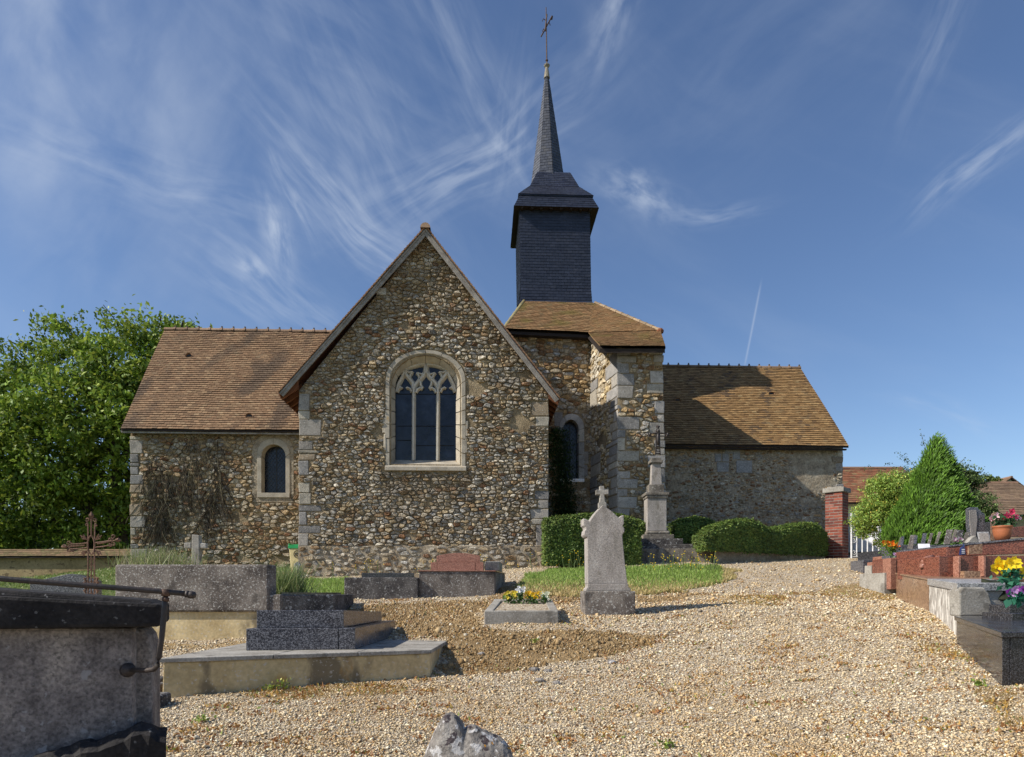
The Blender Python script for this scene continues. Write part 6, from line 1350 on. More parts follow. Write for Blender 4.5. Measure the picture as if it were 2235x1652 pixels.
# ---- rocks
def rock(name, c0, r, seed, mat, label, peaks=None, cat='rock', ns=20, zs=1.0, rough=.35):
    m = MB(); vs = []; nu, nv = ns, ns//2; c0 = Vector(c0)
    for i in range(nv+1):
        ph = math.pi*i/nv
        for j in range(nu):
            th = 2*math.pi*j/nu; d = Vector((math.sin(ph)*math.cos(th), math.sin(ph)*math.sin(th), math.cos(ph)))
            k = 1+rough*mnoise.noise(d*1.6+Vector((seed, 0, 0)))*2+rough*.5*mnoise.noise(d*4+Vector((seed, 3, 0)))+rough*.3*mnoise.noise(d*9+Vector((seed, 3, 5)))
            vs.append(c0+Vector((d.x*r[0]*k, d.y*r[1]*k, d.z*r[2]*k)))
    fs = [(i*nu+j, (i+1)*nu+j, (i+1)*nu+(j+1) % nu, i*nu+(j+1) % nu) for i in range(nv) for j in range(nu)]
    m.add(vs, fs); o = m.build(name, mat, None, smooth=False); tag(o, label, cat); return o
# foreground rock with two humps
m = MB(); nx_, ny_ = 44, 22; vs = []; D = 4.75
for j in range(ny_):
    for i in range(nx_):
        u = i/(nx_-1); v = j/(ny_-1); px = 922+u*200; 
        hpy = np.interp(px, [922, 935, 950, 964, 976, 988, 998, 1008, 1015, 1022, 1036, 1050, 1075, 1098, 1114, 1122], [1665, 1625, 1592, 1566, 1557, 1557, 1563, 1574, 1582, 1581, 1581, 1590, 1602, 1615, 1634, 1665])
        z = EYE-(hpy-HY)/F*D; env = math.sin(math.pi*min(1, v*1.0))**.45 if 0 < v < 1 else 0; zg = -.02+.36; z = zg+(z-zg)*env+mnoise.noise(Vector((px*.03, v*5, 1)))*.012*env+mnoise.noise(Vector((px*.09, v*14, 4)))*.014*env
        if 1015 < px < 1022: z -= .012*env
        vs.append((pxx(px, D)+.012*mnoise.noise(Vector((px*.05, v*9, 9))), D-.17+v*.36, z))
m.add(vs, [(j*nx_+i, j*nx_+i+1, (j+1)*nx_+i+1, (j+1)*nx_+i) for j in range(ny_-1) for i in range(nx_-1)]); o = m.build('rock', 'rock', None); tag(o, 'lichened white and grey rock with orange spots at the bottom edge', 'rock')
rock('rock', P(649, 1252, 19.6), (.13, .12, .32), 3.3, 'rock', 'upright knobbly stone in front of the litter bin', cat='stone', ns=16, rough=.2)
for k, (px, d, s) in enumerate(((1365, 8.35, .05), (1395, 8.3, .04), (1178, 7.9, .045), (1215, 7.8, .04), (1535, 8.6, .05), (1050, 9.0, .035))):
    b = G(px-200 if px > 1300 else px, d); rock('stone', (b.x, b.y, b.z+s*.3), (s*1.3, s, s*.6), k*2.1, 'rock', ['white pebble farthest right in the earth edge', 'flat white pebble beside its twin in the earth edge', 'pale stone near the slab tomb shadow', 'small pale stone right of the slab tomb', 'light stone at the right end of the bare earth', 'tiny stone in the bare earth'][k], cat='stone', ns=10, rough=.15)

# ------------------------------------------------------------------ gravel, clods
def gravel():
    n = 640000; y = 4.3+(nr.uniform(0, 1, n)**1.3)*17.0; x = nr.uniform(-1, 1, n)*(.5+.80*y); k = (x > -.80*y-.2) & (x < .82*y); x, y = x[k], y[k]; e, g, d = masks(x, y)
    keep = (g < .5) & ((e < .5) | (nr.uniform(0, 1, len(x)) < .10)) & ((d < .5) | (nr.uniform(0, 1, len(x)) < .6)); x, y = x[keep], y[keep]
    prob = np.clip(1.25-y*.065, .22, 1); kk = nr.uniform(0, 1, len(x)) < prob; x, y = x[kk], y[kk]; x, y = x[:235000], y[:235000]
    n = len(x); s = nr.lognormal(math.log(.0080), .42, n)*np.clip(y/8, .85, 1.6); z = gz(x, y)+(fbm(x, y, 1.3, 4)-.5)*.04
    pal = [(3, (0.60, 0.51, 0.37)), (2.4, (0.70, 0.63, 0.51)), (1.3, (0.50, 0.39, 0.25)), (0.9, (0.36, 0.24, 0.13)), (1.0, (0.27, 0.24, 0.21)), (1.0, (0.82, 0.78, 0.69))]
    c = pickn(pal, n); patch = np.clip((fbm(x, y, .8, 21)-.53)*3.4, 0, .95)*nr.uniform(.3, 1.2, n); c = c*(1-patch[:, None]*np.array([.12, .25, .45]))*np.array([.97, .91, .78])
    scatter('gravel', OCT_V, OCT_F, np.c_[x, y, z+s*.35], np.c_[s*nr.uniform(.8, 1.5, n), s, s*nr.uniform(.45, .8, n)], np.c_[nr.normal(0, .3, n), nr.normal(0, .3, n), nr.uniform(0, 6.28, n)], np.clip(c, 0, .9), 'pebble')
gravel()
pts = area_pts(EARTH, 15000, 7.5, 15, -4.5, 4.5); n = len(pts); s = nr.lognormal(math.log(.011), .5, n)
o = scatter('earth_clods', OCT_V, OCT_F, pts+np.c_[np.zeros(n), np.zeros(n), s*.2+.005], np.c_[s, s*nr.uniform(.7, 1.2, n), s*.8], nr.uniform(0, 3, (n, 3)), pickn([(2, (.30, .205, .10)), (2, (.24, .155, .07)), (1, (.38, .28, .15)), (.25, (.6, .54, .42))], n), 'clod')
x = nr.uniform(-4, 8, 40000); y = nr.uniform(5, 15, 40000); e, g, d = masks(x, y); k = d > .5; pts = np.c_[x[k], y[k], gz(x[k], y[k])]; blades('dry_moss', 'dry orange moss scraps in the gravel', 'moss', pts, .035, .02, [(1, (.42, .26, .06)), (1, (.3, .2, .06)), (.5, (.25, .27, .08))], .8)
# weeds and dry scraps across the gravel
k = nr.randint(0, 10**9); cx_, cy_ = nr.uniform(-3, 6.5, 620), nr.uniform(4.7, 14, 620); pts = []
for a, b in zip(cx_, cy_):
    q = nr.normal(0, .05*nr.uniform(.6, 2.2), (26, 2)); pts.append(np.c_[a+q[:, 0]*1.6, b+q[:, 1]])
pts = np.concatenate(pts); z = gz(pts[:, 0], pts[:, 1]); blades('moss_scraps', 'brown withered moss scraps dotted over the gravel', 'moss', np.c_[pts, z], .035, .022, [(2, (.28, .13, .045)), (1.4, (.40, .25, .07)), (.3, (.2, .26, .05))], .9)

# ------------------------------------------------------------------ RIGHT SIDE
# ---- brick pillar
D = 22.2; ang = R(45); t = thing('brick_pillar', G(1828, D+.3), 'square red brick gate pillar with flat stone cap at the nave corner', 'pillar')
z0 = g1(pxx(1828, D), D)-.1; z1 = pzz(1075, D); w = .54; o0 = Vector((pxx(1805, D), D+.14, 0)); S1 = Vector((math.cos(ang), -math.sin(ang), 0)); N1 = Vector((-math.sin(ang), -math.cos(ang), 0)); S3 = -N1
m = MB(); b = [o0+S1*.007-N1*.007, o0+S1*(w-.007)-N1*.007, o0+S1*(w-.007)-N1*(w-.007), o0+S1*.007-N1*(w-.007)]; m.hexa([p+ZZ*z0 for p in b], [p+ZZ*z1 for p in b]); m.build('core', 'concrete', t)
nrow = 24; hh = (z1-z0)/nrow; bp = [(3, (.22, .062, .042)), (2, (.27, .08, .05)), (1, (.15, .05, .04)), (.4, (.30, .12, .09))]
for i in range(nrow):
    za_ = z0+i*hh+.010; zb_ = z0+(i+1)*hh-.010
    for face in (0, 1):
        O_, S_, N_ = (o0, S1, N1) if face == 0 else (o0+S1*w, S3, S1)
        cuts = [0, .5, 1] if (i+face) % 2 else [0, .25, .75, 1]
        for a, b_ in zip(cuts[:-1], cuts[1:]):
            m = MB(); p = [O_+S_*(a*w+.007), O_+S_*(b_*w-.007)]; bk = -N_*.1; q = [p[0], p[1], p[1]+bk, p[0]+bk]
            pj = N_*rng.uniform(-.003, .004); q[0] = q[0]+pj; q[1] = q[1]+pj
            m.hexa([x+ZZ*za_ for x in q], [x+ZZ*zb_ for x in q], pick(bp)); m.build('brick', 'brick', t)
m = MB(); cw = w/2+.06; cc_ = o0+S1*w/2-N1*w/2; q = [cc_+S1*a*cw+N1*b_*cw for a, b_ in ((-1, 1), (1, 1), (1, -1), (-1, -1))]; m.hexa([x+ZZ*(z1+.0) for x in q], [x+ZZ*(z1+.15) for x in q]); q = [cc_+(x-cc_)*.7 for x in q]; m.hexa([x+ZZ*(z1+.151) for x in q], [x+ZZ*(z1+.19) for x in q]); m.build('cap', 'concrete', t, bevel=.015)
# ---- gate
D = 21.8; t = thing('iron_gate', G(1895, D), 'white painted iron gate with scrolls beside the brick pillar', 'gate'); zg = 0
m = MB(); m.tube([P(1858.5, 1220, D), P(1858.5, 1120, D)], .03, 8); m.build('gate_post', 'white', t)
for px in (1870, 1882, 1893.5, 1905, 1918, 1931, 1943):
    m = MB(); m.tube([P(px, 1216, D), P(px, 1128+abs(px-1900)*.12, D)], .02, 6); m.build('upright_bar', 'white', t)
for py in (1162, 1171, 1214.5):
    m = MB(); m.tube([P(1857, py, D), P(1950, py, D)], .02, 6); m.build('rail', 'white', t)
m = MB(); D_ = D
for (cx0, cy0, r) in ((1863, 1154, 6), (1863, 1179, 6), (1864, 1205, 6)):
    pts = [P(cx0+r*(1-.06*k)*math.cos(k*.6), cy0+r*(1-.06*k)*math.sin(k*.6), D-.01) for k in range(14)]; m.tube(pts, .012, 5)
m.build('scroll', 'white', t)
# ---- cars
def car(name, label, o, heading, paint, h=1.5, L_=4.0, wd=1.75, van=False):
    t = thing(name, o, label, 'car' if not van else 'van'); fx = Vector((math.cos(heading), math.sin(heading), 0)); sx = Vector((-fx.y, fx.x, 0)); o = Vector(o)
    def W(l, s, z): return o+fx*l+sx*s+ZZ*z
    prof = [(-L_/2, .35), (-L_/2, .95), (-L_/2+.25, h*.97), (.2, h), (1.0, .98), (L_/2-.25, .82), (L_/2, .6), (L_/2, .3)] if not van else [(-L_/2, .35), (-L_/2, h*.96), (-L_/2+.2, h), (L_/2-1.2, h), (L_/2-.55, 1.1), (L_/2-.05, .9), (L_/2, .35)]
    m = MB(); n = len(prof)
    rings = []
    for s, k in ((-wd/2, .97), (-wd/2+.12, 1.0), (wd/2-.12, 1.0), (wd/2, .97)):
        rings.append([W(l*(.985 if k < 1 else 1), s*(1 if z < 1.0 else .88), .3+(z-.3)*k) for l, z in prof])
    vs = sum(rings, []); fs = [tuple(range(n)), tuple(range(3*n, 4*n))[::-1]]
    for r in range(3):
        for i in range(n): fs.append((r*n+i, r*n+(i+1) % n, (r+1)*n+(i+1) % n, (r+1)*n+i))
    m.add(vs, fs); m.build('body', paint, t, bevel=.05, smooth=False)
    def pane(pts, nm='window', mat='glass'):
        mm = MB(); mm.poly(pts, (pts[1]-pts[0]).cross(pts[2]-pts[0]).normalized()*.015); mm.build(nm, mat, t)
    if not van:
        for s in (-1, 1):
            y_ = s*(wd/2*.90); pane([W(-L_/2+.45, y_*1.06, .97), W(.85, y_*1.06, .97), W(.22, y_*.99, h-.1), (W(-L_/2+.5, y_*.99, h-.12))])
        pane([W(.98, -.7, 1.0), W(.98, .7, 1.0), W(.3, .62, h-.06), W(.3, -.62, h-.06)], 'windscreen')
    else:
        pane([W(L_/2-.55+.02, -.7, 1.12), W(L_/2-.55+.02, .7, 1.12), W(L_/2-1.14, .64, h-.1), W(L_/2-1.14, -.64, h-.1)], 'windscreen')
        for s in (-1, 1): pane([W(L_/2-1.8, s*wd/2*.99, 1.1), W(L_/2-.8, s*wd/2*.99, 1.1), W(L_/2-1.2, s*wd/2*.9, h-.2), W(L_/2-1.8, s*wd/2*.9, h-.2)])
    for s in (-1, 1):
        mm = MB(); mm.hexa([W(L_/2-.02, s*.55, .62), W(L_/2-.02, s*.85, .62), W(L_/2-.5, s*.88, .74), W(L_/2-.4, s*.6, .74)], [W(L_/2+.0, s*.55, .74), W(L_/2-.05, s*.86, .76), W(L_/2-.5, s*.885, .84), W(L_/2-.35, s*.6, .84)]); mm.build('headlight', 'chrome', t)
        for l in (-L_/2+.75, L_/2-.8):
            mm = MB(); mm.tube([W(l, s*(wd/2-.2), .31), W(l, s*(wd/2+.01), .31)], .31, 18); wo = mm.build('wheel', 'rubber', t)
            mm = MB(); mm.tube([W(l, s*(wd/2+.0), .31), W(l, s*(wd/2+.025), .31)], .19, 12); mm.build('hubcap', 'chrome', wo)
    mm = MB(); mm.hexa([W(L_/2-.01, -.5, .38), W(L_/2-.01, .5, .38), W(L_/2+.02, .5, .38), W(L_/2+.02, -.5, .38)], [W(L_/2-.01, -.45, .56), W(L_/2-.01, .45, .56), W(L_/2+.02, .45, .56), W(L_/2+.02, -.45, .56)]); mm.build('grille', 'black', t)
    for s in (-1, 1): mm = MB(); mm.box(W(.75, s*(wd/2+.08), 1.02), (.14, .16, .12), rot=heading); mm.build('mirror', paint, t)
cz0 = pzz(1217, 26.5); car('parked_car', 'white hatchback parked behind the white gate', (pxx(1897, 25)+.75, 25.9, pzz(1218, 24.6)), R(-64), 'carwhite')
car('parked_van', 'dark blue van parked beyond the white hatchback', (pxx(1878, 33), 34, cz0), R(175), 'navy', h=1.95, L_=4.6, van=True)
# ---- houses behind
def house(name, label, x0, x1, y0, y1, zb_, ze, zr_, roofpal, wallmat, axis='x', nparts=0, windows=(), chim=None):
    t = thing(name, ((x0+x1)/2, (y0+y1)/2, zb_), label, 'house'); m = MB(); m.hexa([(x0, y0, zb_-1), (x1, y0, zb_-1), (x1, y1, zb_-1), (x0, y1, zb_-1)], [(x0, y0, ze), (x1, y0, ze), (x1, y1, ze), (x0, y1, ze)])
    ym = (y0+y1)/2; xm_ = (x0+x1)/2
    if axis == 'x':
        for xx in (x0, x1-.3): m.hexa([(xx, y0, ze+.001), (xx, y1, ze+.001), (xx, ym, zr_-.1)], [(xx+.3, y0, ze+.001), (xx+.3, y1, ze+.001), (xx+.3, ym, zr_-.1)])
        A, B, Cc, Dd = Vector((x0-.3, y0-.4, ze-.2)), Vector((x1+.3, y0-.4, ze-.2)), Vector((x1+.3, ym, zr_)), Vector((x0-.3, ym, zr_)); E = (Vector((x1+.3, y1+.4, ze-.2)), Vector((x0-.3, y1+.4, ze-.2)), Dd, Cc)
    else:
        for yy in (y0, y1-.3): m.hexa([(x0, yy, ze+.001), (x1, yy, ze+.001), (xm_, yy, zr_-.1)], [(x0, yy+.3, ze+.001), (x1, yy+.3, ze+.001), (xm_, yy+.3, zr_-.1)])
        A, B, Cc, Dd = Vector((x0-.4, y1+.3, ze-.2)), Vector((x0-.4, y0-.3, ze-.2)), Vector((xm_, y0-.3, zr_)), Vector((xm_, y1+.3, zr_)); E = (Vector((x1+.4, y0-.3, ze-.2)), Vector((x1+.4, y1+.3, ze-.2)), Dd, Cc)
    m.build('wall', wallmat, t)
    m = MB(); m.hexa([p-ZZ*.08 for p in (A, B, Cc, Dd)], [A, B, Cc, Dd]); m.hexa([p-ZZ*.081 for p in E], [p-ZZ*.001 for p in E]); rf = m.build('roof', 'underlay', t)
    tiles(rf, A, B, Cc, Dd, .24, .3, roofpal, 0, th=.03, wave=.06); tiles(rf, *E, .24, .3, roofpal, 0, th=.03, wave=.06)
    m = MB(); m.tube([Dd+ZZ*.02, Cc+ZZ*.02], .12, 8, c=(.25, .15, .1)); m.build('ridge', 'tile', rf)
    if chim:
        cxx, cyy, cz1, cw = chim; m = MB(); m.box((cxx, cyy, cz1-1.2), (cw, cw*.8, 2.4)); ch = m.build('chimney', 'housewall', t); m = MB(); m.box((cxx, cyy, cz1+.06), (cw*1.2, cw, .1)); m.box((cxx, cyy, cz1+.32), (cw*1.25, cw*1.0, .06))
        for a in (-1, 0, 1): m.box((cxx+a*cw*.4, cyy, cz1+.2), (.08, cw*.7, .19))
        m.build('chimney_cap', 'black', ch)
    for (wx, wz, ww, wh) in windows: m = MB(); m.box((wx, y0-.02, wz), (ww, .06, wh)); f_ = m.build('window', 'white', t); m = MB(); m.box((wx, y0-.055, wz), (ww-.12, .02, wh-.12)); m.build('pane', 'glass', f_)
    return t
D = 42; house('tiled_house', 'pale house with mossy orange-red tiled roof behind the gate', pxx(1800, D), pxx(2030, D), D, D+7, pzz(1195, D), pzz(1092, D), pzz(1023, D+3.5), [(2, (.22, .085, .045)), (2, (.27, .115, .06)), (1, (.26, .20, .10)), (1, (.15, .075, .045))], 'housewall', windows=((pxx(1900, D), pzz(1140, D), 1.0, 1.3),))
D = 36; house('brown_roofed_house', 'ochre house with broad brown tiled roof and chimney at the right', pxx(2085, D), pxx(2330, D), D, D+8, pzz(1180, D), pzz(1117, D), pzz(1056, D+4), [(2, (.21, .14, .09)), (1, (.27, .19, .12)), (1, (.15, .10, .07))], 'ochrewall', chim=(pxx(2120, D+4), D+4, pzz(1044, D+4), .62))
D = 60; house('gabled_house', 'distant cream gabled house at the far right edge', pxx(2164, D), pxx(2242, D), D, D+8, pzz(1160, D), pzz(1073, D), pzz(1043, D), [(2, (.21, .13, .08)), (1, (.27, .18, .12))], 'housewall', axis='y')
# roof vent pipe on the brown roof
# ---- boundary wall at left
m = MB(); D = 29.5; m.hexa([P(-420, 1300, D), P(330, 1300, D), P(330, 1300, D+.0)+Vector((0, .45, 0)), P(-420, 1300, D)+Vector((0, .45, 0))], [P(-420, 1213, D), P(330, 1211, D), P(330, 1211, D)+Vector((0, .45, 0)), P(-420, 1213, D)+Vector((0, .45, 0))])
bwt = thing('boundary_wall', G(50, 29.5), 'ochre plastered churchyard wall with tiled coping at far left', 'wall'); m.build('wall_body', 'plaster', bwt)
m = MB(); A_, B_ = P(-420, 1213.5, D)+Vector((0, -.18, -.06)), P(330, 1211.5, D)+Vector((0, -.18, -.06)); Cc, Dd = P(330, 1204, D)+Vector((0, .22, .12)), P(-420, 1206, D)+Vector((0, .22, .12)); cop = MB(); cop.hexa([p-ZZ*.06 for p in (A_, B_, Cc, Dd)], [A_, B_, Cc, Dd]); cp_ = cop.build('coping', 'underlay', bwt); tiles(cp_, A_, B_, Cc, Dd, .12, .2, [(2, (.18, .12, .07)), (1, (.24, .16, .09)), (1, (.13, .12, .05))], 0, th=.02)
# ---- trees
def tree(name, label, base, trunk, lobes, nleaf, lsize, pal, shell=.55, limbs=8, kind_twigs=0, elong=1.3, clump=28):
    t = thing(name, base, label, 'tree'); base = Vector(base)
    m = MB()
    for st in trunk: m.tube(st[0], st[1], 9)
    lobes_ = np.array(lobes)
    for i in range(limbs):
        l = lobes_[rng.randrange(len(lobes_))]; tgt = Vector((l[0]+rng.uniform(-.5, .5)*l[3], l[1]+rng.uniform(-.5, .5)*l[4], l[2]+rng.uniform(-.4, .6)*l[5])); st = trunk[i % len(trunk)][0]; a = Vector(st[max(1, len(st)-1-rng.randrange(2))]); mid = a.lerp(tgt, .5)+Vector((rng.gauss(0, .3), rng.gauss(0, .3), .3)); m.tube([a, a.lerp(mid, .5)+Vector((rng.gauss(0, .1), 0, .1)), mid, mid.lerp(tgt, .5), tgt], [.11, .085, .06, .04, .015], 6)
    m.build('trunk', 'bark', t)
    vol = lobes_[:, 3]*lobes_[:, 4]*lobes_[:, 5]; w = vol**(2/3); idx = nr.choice(len(lobes_), nleaf, p=w/w.sum()); L_ = lobes_[idx]
    # clumps
    nc = nleaf//clump; ci = nr.choice(len(lobes_), nc, p=w/w.sum()); d = nr.normal(0, 1, (nc, 3)); d /= np.linalg.norm(d, axis=1)[:, None]; rr = nr.uniform(0, 1, nc)**shell; cl = lobes_[ci]; cc0 = cl[:, :3]+d*rr[:, None]*cl[:, 3:6]
    which = nr.randint(0, nc, nleaf); cs_ = nr.uniform(.14, .38, nc)[which]*(1.25 if clump > 50 else 1); pts = cc0[which]+nr.normal(0, 1, (nleaf, 3))*cs_[:, None]*np.array([1, 1, .6])*lobes_[:, 3].mean()/2.2
    shade = nr.uniform(.65, 1.35, nc)[which][:, None]; n = nleaf; s = lsize*nr.uniform(.6, 1.4, n)
    cols_ = np.clip(pickn(pal, n)*shade, 0, 1); rot = np.c_[nr.normal(0, .7, n), nr.normal(0, .7, n)+.3, nr.uniform(0, 6.28, n)]
    scatter('crown', LEAF_V, LEAF_F, pts, np.c_[s*elong, s, s], rot, cols_, 'leaf', t, None)
    return t
D = 32; LP = [(2, (0.14, 0.23, 0.03)), (2, (0.19, 0.28, 0.04)), (1, (0.09, 0.15, 0.02)), (1, (0.26, 0.33, 0.05))]
def lobe(px, py, d, rx, ry, rz): v = P(px, py, d); return (v.x, v.y, v.z, rx, ry, rz)
k = D/F
lob = [lobe(50, 855, D, 2.3, 2.6, 2.3), lobe(150, 800, D+1, 2.2, 2.4, 2.0), lobe(280, 790, D, 2.4, 2.4, 2.2), lobe(370, 775, D+.5, 1.5, 2, 1.6), lobe(395, 745, D+2, 1.0, 1.2, .9), lobe(20, 960, D-.5, 2.5, 2.4, 2.6), lobe(130, 940, D-1, 2.6, 2.4, 2.6), lobe(240, 920, D-.6, 2.4, 2.4, 2.5), lobe(330, 900, D+1, 2.2, 2, 2.3), lobe(60, 1080, D, 2.7, 2.5, 2.2), lobe(180, 1080, D, 2.6, 2.4, 2.2), lobe(300, 1060, D+1, 2.0, 2.2, 2.2), lobe(-100, 990, D, 2.6, 3, 2.8), lobe(230, 1160, D+.5, 2.2, 2, 1.1), lobe(40, 1170, D+.5, 2.5, 2, 1.0), lobe(-60, 1130, D, 2.4, 2, 1.6), lobe(390, 950, D+3, 1.6, 1.6, 2.6)]
bse = Vector((P(200, 1200, D).x, D+.5, g1(P(200, 1200, D).x, D)))
T1 = [bse, P(195, 1120, D), P(185, 1020, D), P(170, 920, D)]; T2 = [bse+Vector((.3, .2, 0)), P(245, 1140, D), P(252, 1040, D), P(250, 940, D)]; T3 = [bse+Vector((1.2, .4, 0)), P(262, 1130, D), P(285, 1060, D+.3), P(330, 960, D+.5)]; T4 = [bse+Vector((-.5, 0, 0)), P(120, 1130, D), P(90, 1000, D)]
wal = tree('walnut_tree', 'large spreading green walnut tree left of the church', bse, [(T1, [.38, .3, .22, .12]), (T2, [.3, .24, .18, .1]), (T3, [.28, .2, .15, .08]), (T4, [.25, .18, .08])], lob, 85000, .175, LP, shell=.40, limbs=34, clump=85)
# twigs that stand above the crown
lines = []; pts = []
for (a, b, c_, d_) in ((270, 740, 225, 665), (262, 735, 245, 690), (180, 740, 172, 680), (160, 760, 140, 690), (100, 770, 70, 715), (320, 730, 300, 690), (380, 740, 400, 700), (340, 725, 350, 688), (230, 720, 222, 680), (60, 790, 40, 735), (410, 750, 425, 712)):
    A, B = P(a, b, D), P(c_, d_, D); M_ = A.lerp(B, .5)+Vector((.1, 0, .08)); lines.append(([tuple(A), tuple(M_), tuple(B)], (.08, .07, .04)))
    for i in range(46): q = rng.uniform(.3, 1.05); v = A.lerp(B, q); pts.append((v.x+rng.gauss(0, .17), v.y+rng.gauss(0, .15), v.z+rng.gauss(0, .13)))
polyline_stuff('twigs', lines, .03, None, 'vine', wal); leaf_cloud('twig_leaves', np.array(pts), .16, LP, 'leaf', wal)
# distant trees behind the boundary wall
for i, (px, d, h) in enumerate(((-60, 48, 5.5), (90, 52, 4.5), (210, 50, 3.5), (300, 55, 4.0))):
    b = G(px, d); tree('shrub_tree', ['dark bushy tree at the far left behind the boundary wall', 'low bushy tree behind the boundary wall under the walnut', 'low bush behind the wall left of the wing', 'bush glimpsed at the wing corner behind the walnut'][i], b, [([b, b+Vector((0, 0, h*.4)), b+Vector((.3, 0, h*.7))], [.2, .14, .06])], [(b.x+rng.uniform(-1.5, 1.5), b.y+rng.uniform(-1, 1), b.z+h*(.35+.2*j), 2.4, 2, h*.3) for j in range(3)], 5000, .32, [(1, (.05, .085, .02)), (1, (.09, .14, .03))], limbs=3)
# ---- bush by the gate (feathery)
D = 20.3; BP = [(2, (.28, .40, .08)), (2, (.20, .31, .07)), (1, (.38, .44, .10)), (.25, (.55, .42, .08))]
def blob(px, py, rx, ry, d=D): v = P(px, py, d); kk = d/F; return (v.x, v.y, v.z, rx*kk, min(1.0, rx*kk), ry*kk)
lob = [blob(1945, 1095, 62, 62), blob(1905, 1125, 45, 48), blob(1930, 1060, 45, 30), blob(1975, 1075, 40, 60), blob(1885, 1150, 28, 28), blob(1970, 1140, 40, 50), blob(1940, 1180, 30, 22)]
b = G(1975, D); tree('feathery_shrub', 'loose feathery yellow-green shrub hanging over the white gate', b, [([b, b+Vector((-.1, 0, .6)), P(1955, 1120, D)], [.05, .04, .02]), ([b, P(1985, 1150, D), P(1985, 1060, D)], [.05, .04, .015])], lob, 42000, .048, BP, shell=.6, limbs=14)
lob = [blob(2000, 1040, 45, 22, 21), blob(2065, 1040, 45, 35, 21), blob(2085, 1070, 35, 35, 21), blob(2135, 1100, 40, 30, 20.5), blob(2110, 1130, 45, 35, 20.5), blob(2040, 1010, 25, 22, 21), blob(2110, 1040, 38, 30, 21), blob(2125, 1065, 30, 25, 21), blob(2165, 1125, 22, 22, 20.3)]
b = G(2080, 21); th = tree('wild_rose', 'dark straggly shrub rising behind the conical thuja', b, [([b, P(2080, 1140, 21), P(2075, 1050, 21)], [.06, .05, .02])], lob, 22000, .05, [(2, (.08, .13, .04)), (1, (.14, .2, .06))], shell=.6, limbs=16)
lines = []; pts = []
for (a, b_, c_, d_) in ((2025, 1000, 2010, 945), (2000, 1020, 1955, 985), (1990, 1030, 1930, 1010), (1970, 1035, 1885, 1018), (2080, 1030, 2105, 1002), (2090, 1040, 2115, 1015), (1985, 1015, 1965, 995), (2070, 1010, 2075, 985)):
    A, B = P(a, b_, 21), P(c_, d_, 21); lines.append(([tuple(A), tuple(A.lerp(B, .5)+Vector((0, 0, .06))), tuple(B)], (.1, .09, .05)))
    for i in range(42): q = rng.random(); v = A.lerp(B, q); pts.append((v.x+rng.gauss(0, .05), v.y+rng.gauss(0, .05), v.z+rng.gauss(0, .05)))
polyline_stuff('twigs', lines, .008, None, 'vine', th); leaf_cloud('twig_leaves', np.array(pts), .05, [(2, (.05, .09, .03)), (1, (.09, .14, .04))], 'leaf', th)
# ---- thuja
D = 18.6; t = thing('conical_thuja', G(2040, D), 'tall bright green conical thuja behind the graves', 'tree')
tipz = pzz(950, D); bz = pzz(1200, D); cxp = lambda q: pxx(np.interp(q, [0, .25, .5, .75, 1], [2036, 2037, 2042, 2046, 2046]), D)
def trad(q): return np.interp(q, [0, .12, .3, .5, .7, .88, 1], [88, 90, 76, 52, 31, 15, 3])*D/F
m = MB(); prof_ = [(trad(q)*.86, bz+(tipz-bz)*q) for q in np.linspace(0, .97, 9)]; vs = []; fs = []
for i, (r, z) in enumerate(prof_):
    for k in range(14): a = 2*math.pi*k/14; vs.append((float(cxp(i/8))+r*math.cos(a), D+.0+r*math.sin(a), z))
for i in range(8):
    for k in range(14): fs.append((i*14+k, i*14+(k+1) % 14, (i+1)*14+(k+1) % 14, (i+1)*14+k))
m.add(vs, fs); m.build('branches', 'core', t)
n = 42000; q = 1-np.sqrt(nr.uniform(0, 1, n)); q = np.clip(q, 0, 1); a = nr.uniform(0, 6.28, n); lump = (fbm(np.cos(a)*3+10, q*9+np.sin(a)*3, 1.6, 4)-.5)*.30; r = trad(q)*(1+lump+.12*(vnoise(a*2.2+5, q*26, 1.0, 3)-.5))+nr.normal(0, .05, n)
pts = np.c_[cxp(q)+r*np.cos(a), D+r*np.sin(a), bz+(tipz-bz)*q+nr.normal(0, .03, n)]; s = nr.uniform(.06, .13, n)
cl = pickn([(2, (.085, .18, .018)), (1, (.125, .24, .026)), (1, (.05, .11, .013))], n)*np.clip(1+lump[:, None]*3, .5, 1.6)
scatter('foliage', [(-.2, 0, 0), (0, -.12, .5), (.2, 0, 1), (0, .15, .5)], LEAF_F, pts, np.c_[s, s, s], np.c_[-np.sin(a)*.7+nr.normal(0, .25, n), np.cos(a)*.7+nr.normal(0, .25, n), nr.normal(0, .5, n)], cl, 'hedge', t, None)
# distant tree beyond brown roof
b = G(2150, 48); b = Vector((pxx(2152, 48), 48, pzz(1150, 48))); tree('distant_tree', 'small distant tree beyond the brown roof', b, [([b, b+Vector((0, 0, 2)), b+Vector((0, 0, 3))], [.15, .1, .05])], [(pxx(2150, 48), 48, pzz(1056, 48), 1.0, .8, .55), (pxx(2165, 48), 48, pzz(1062, 48), .7, .6, .4)], 1800, .22, [(1, (.16, .2, .05)), (1, (.1, .15, .04))], limbs=2)

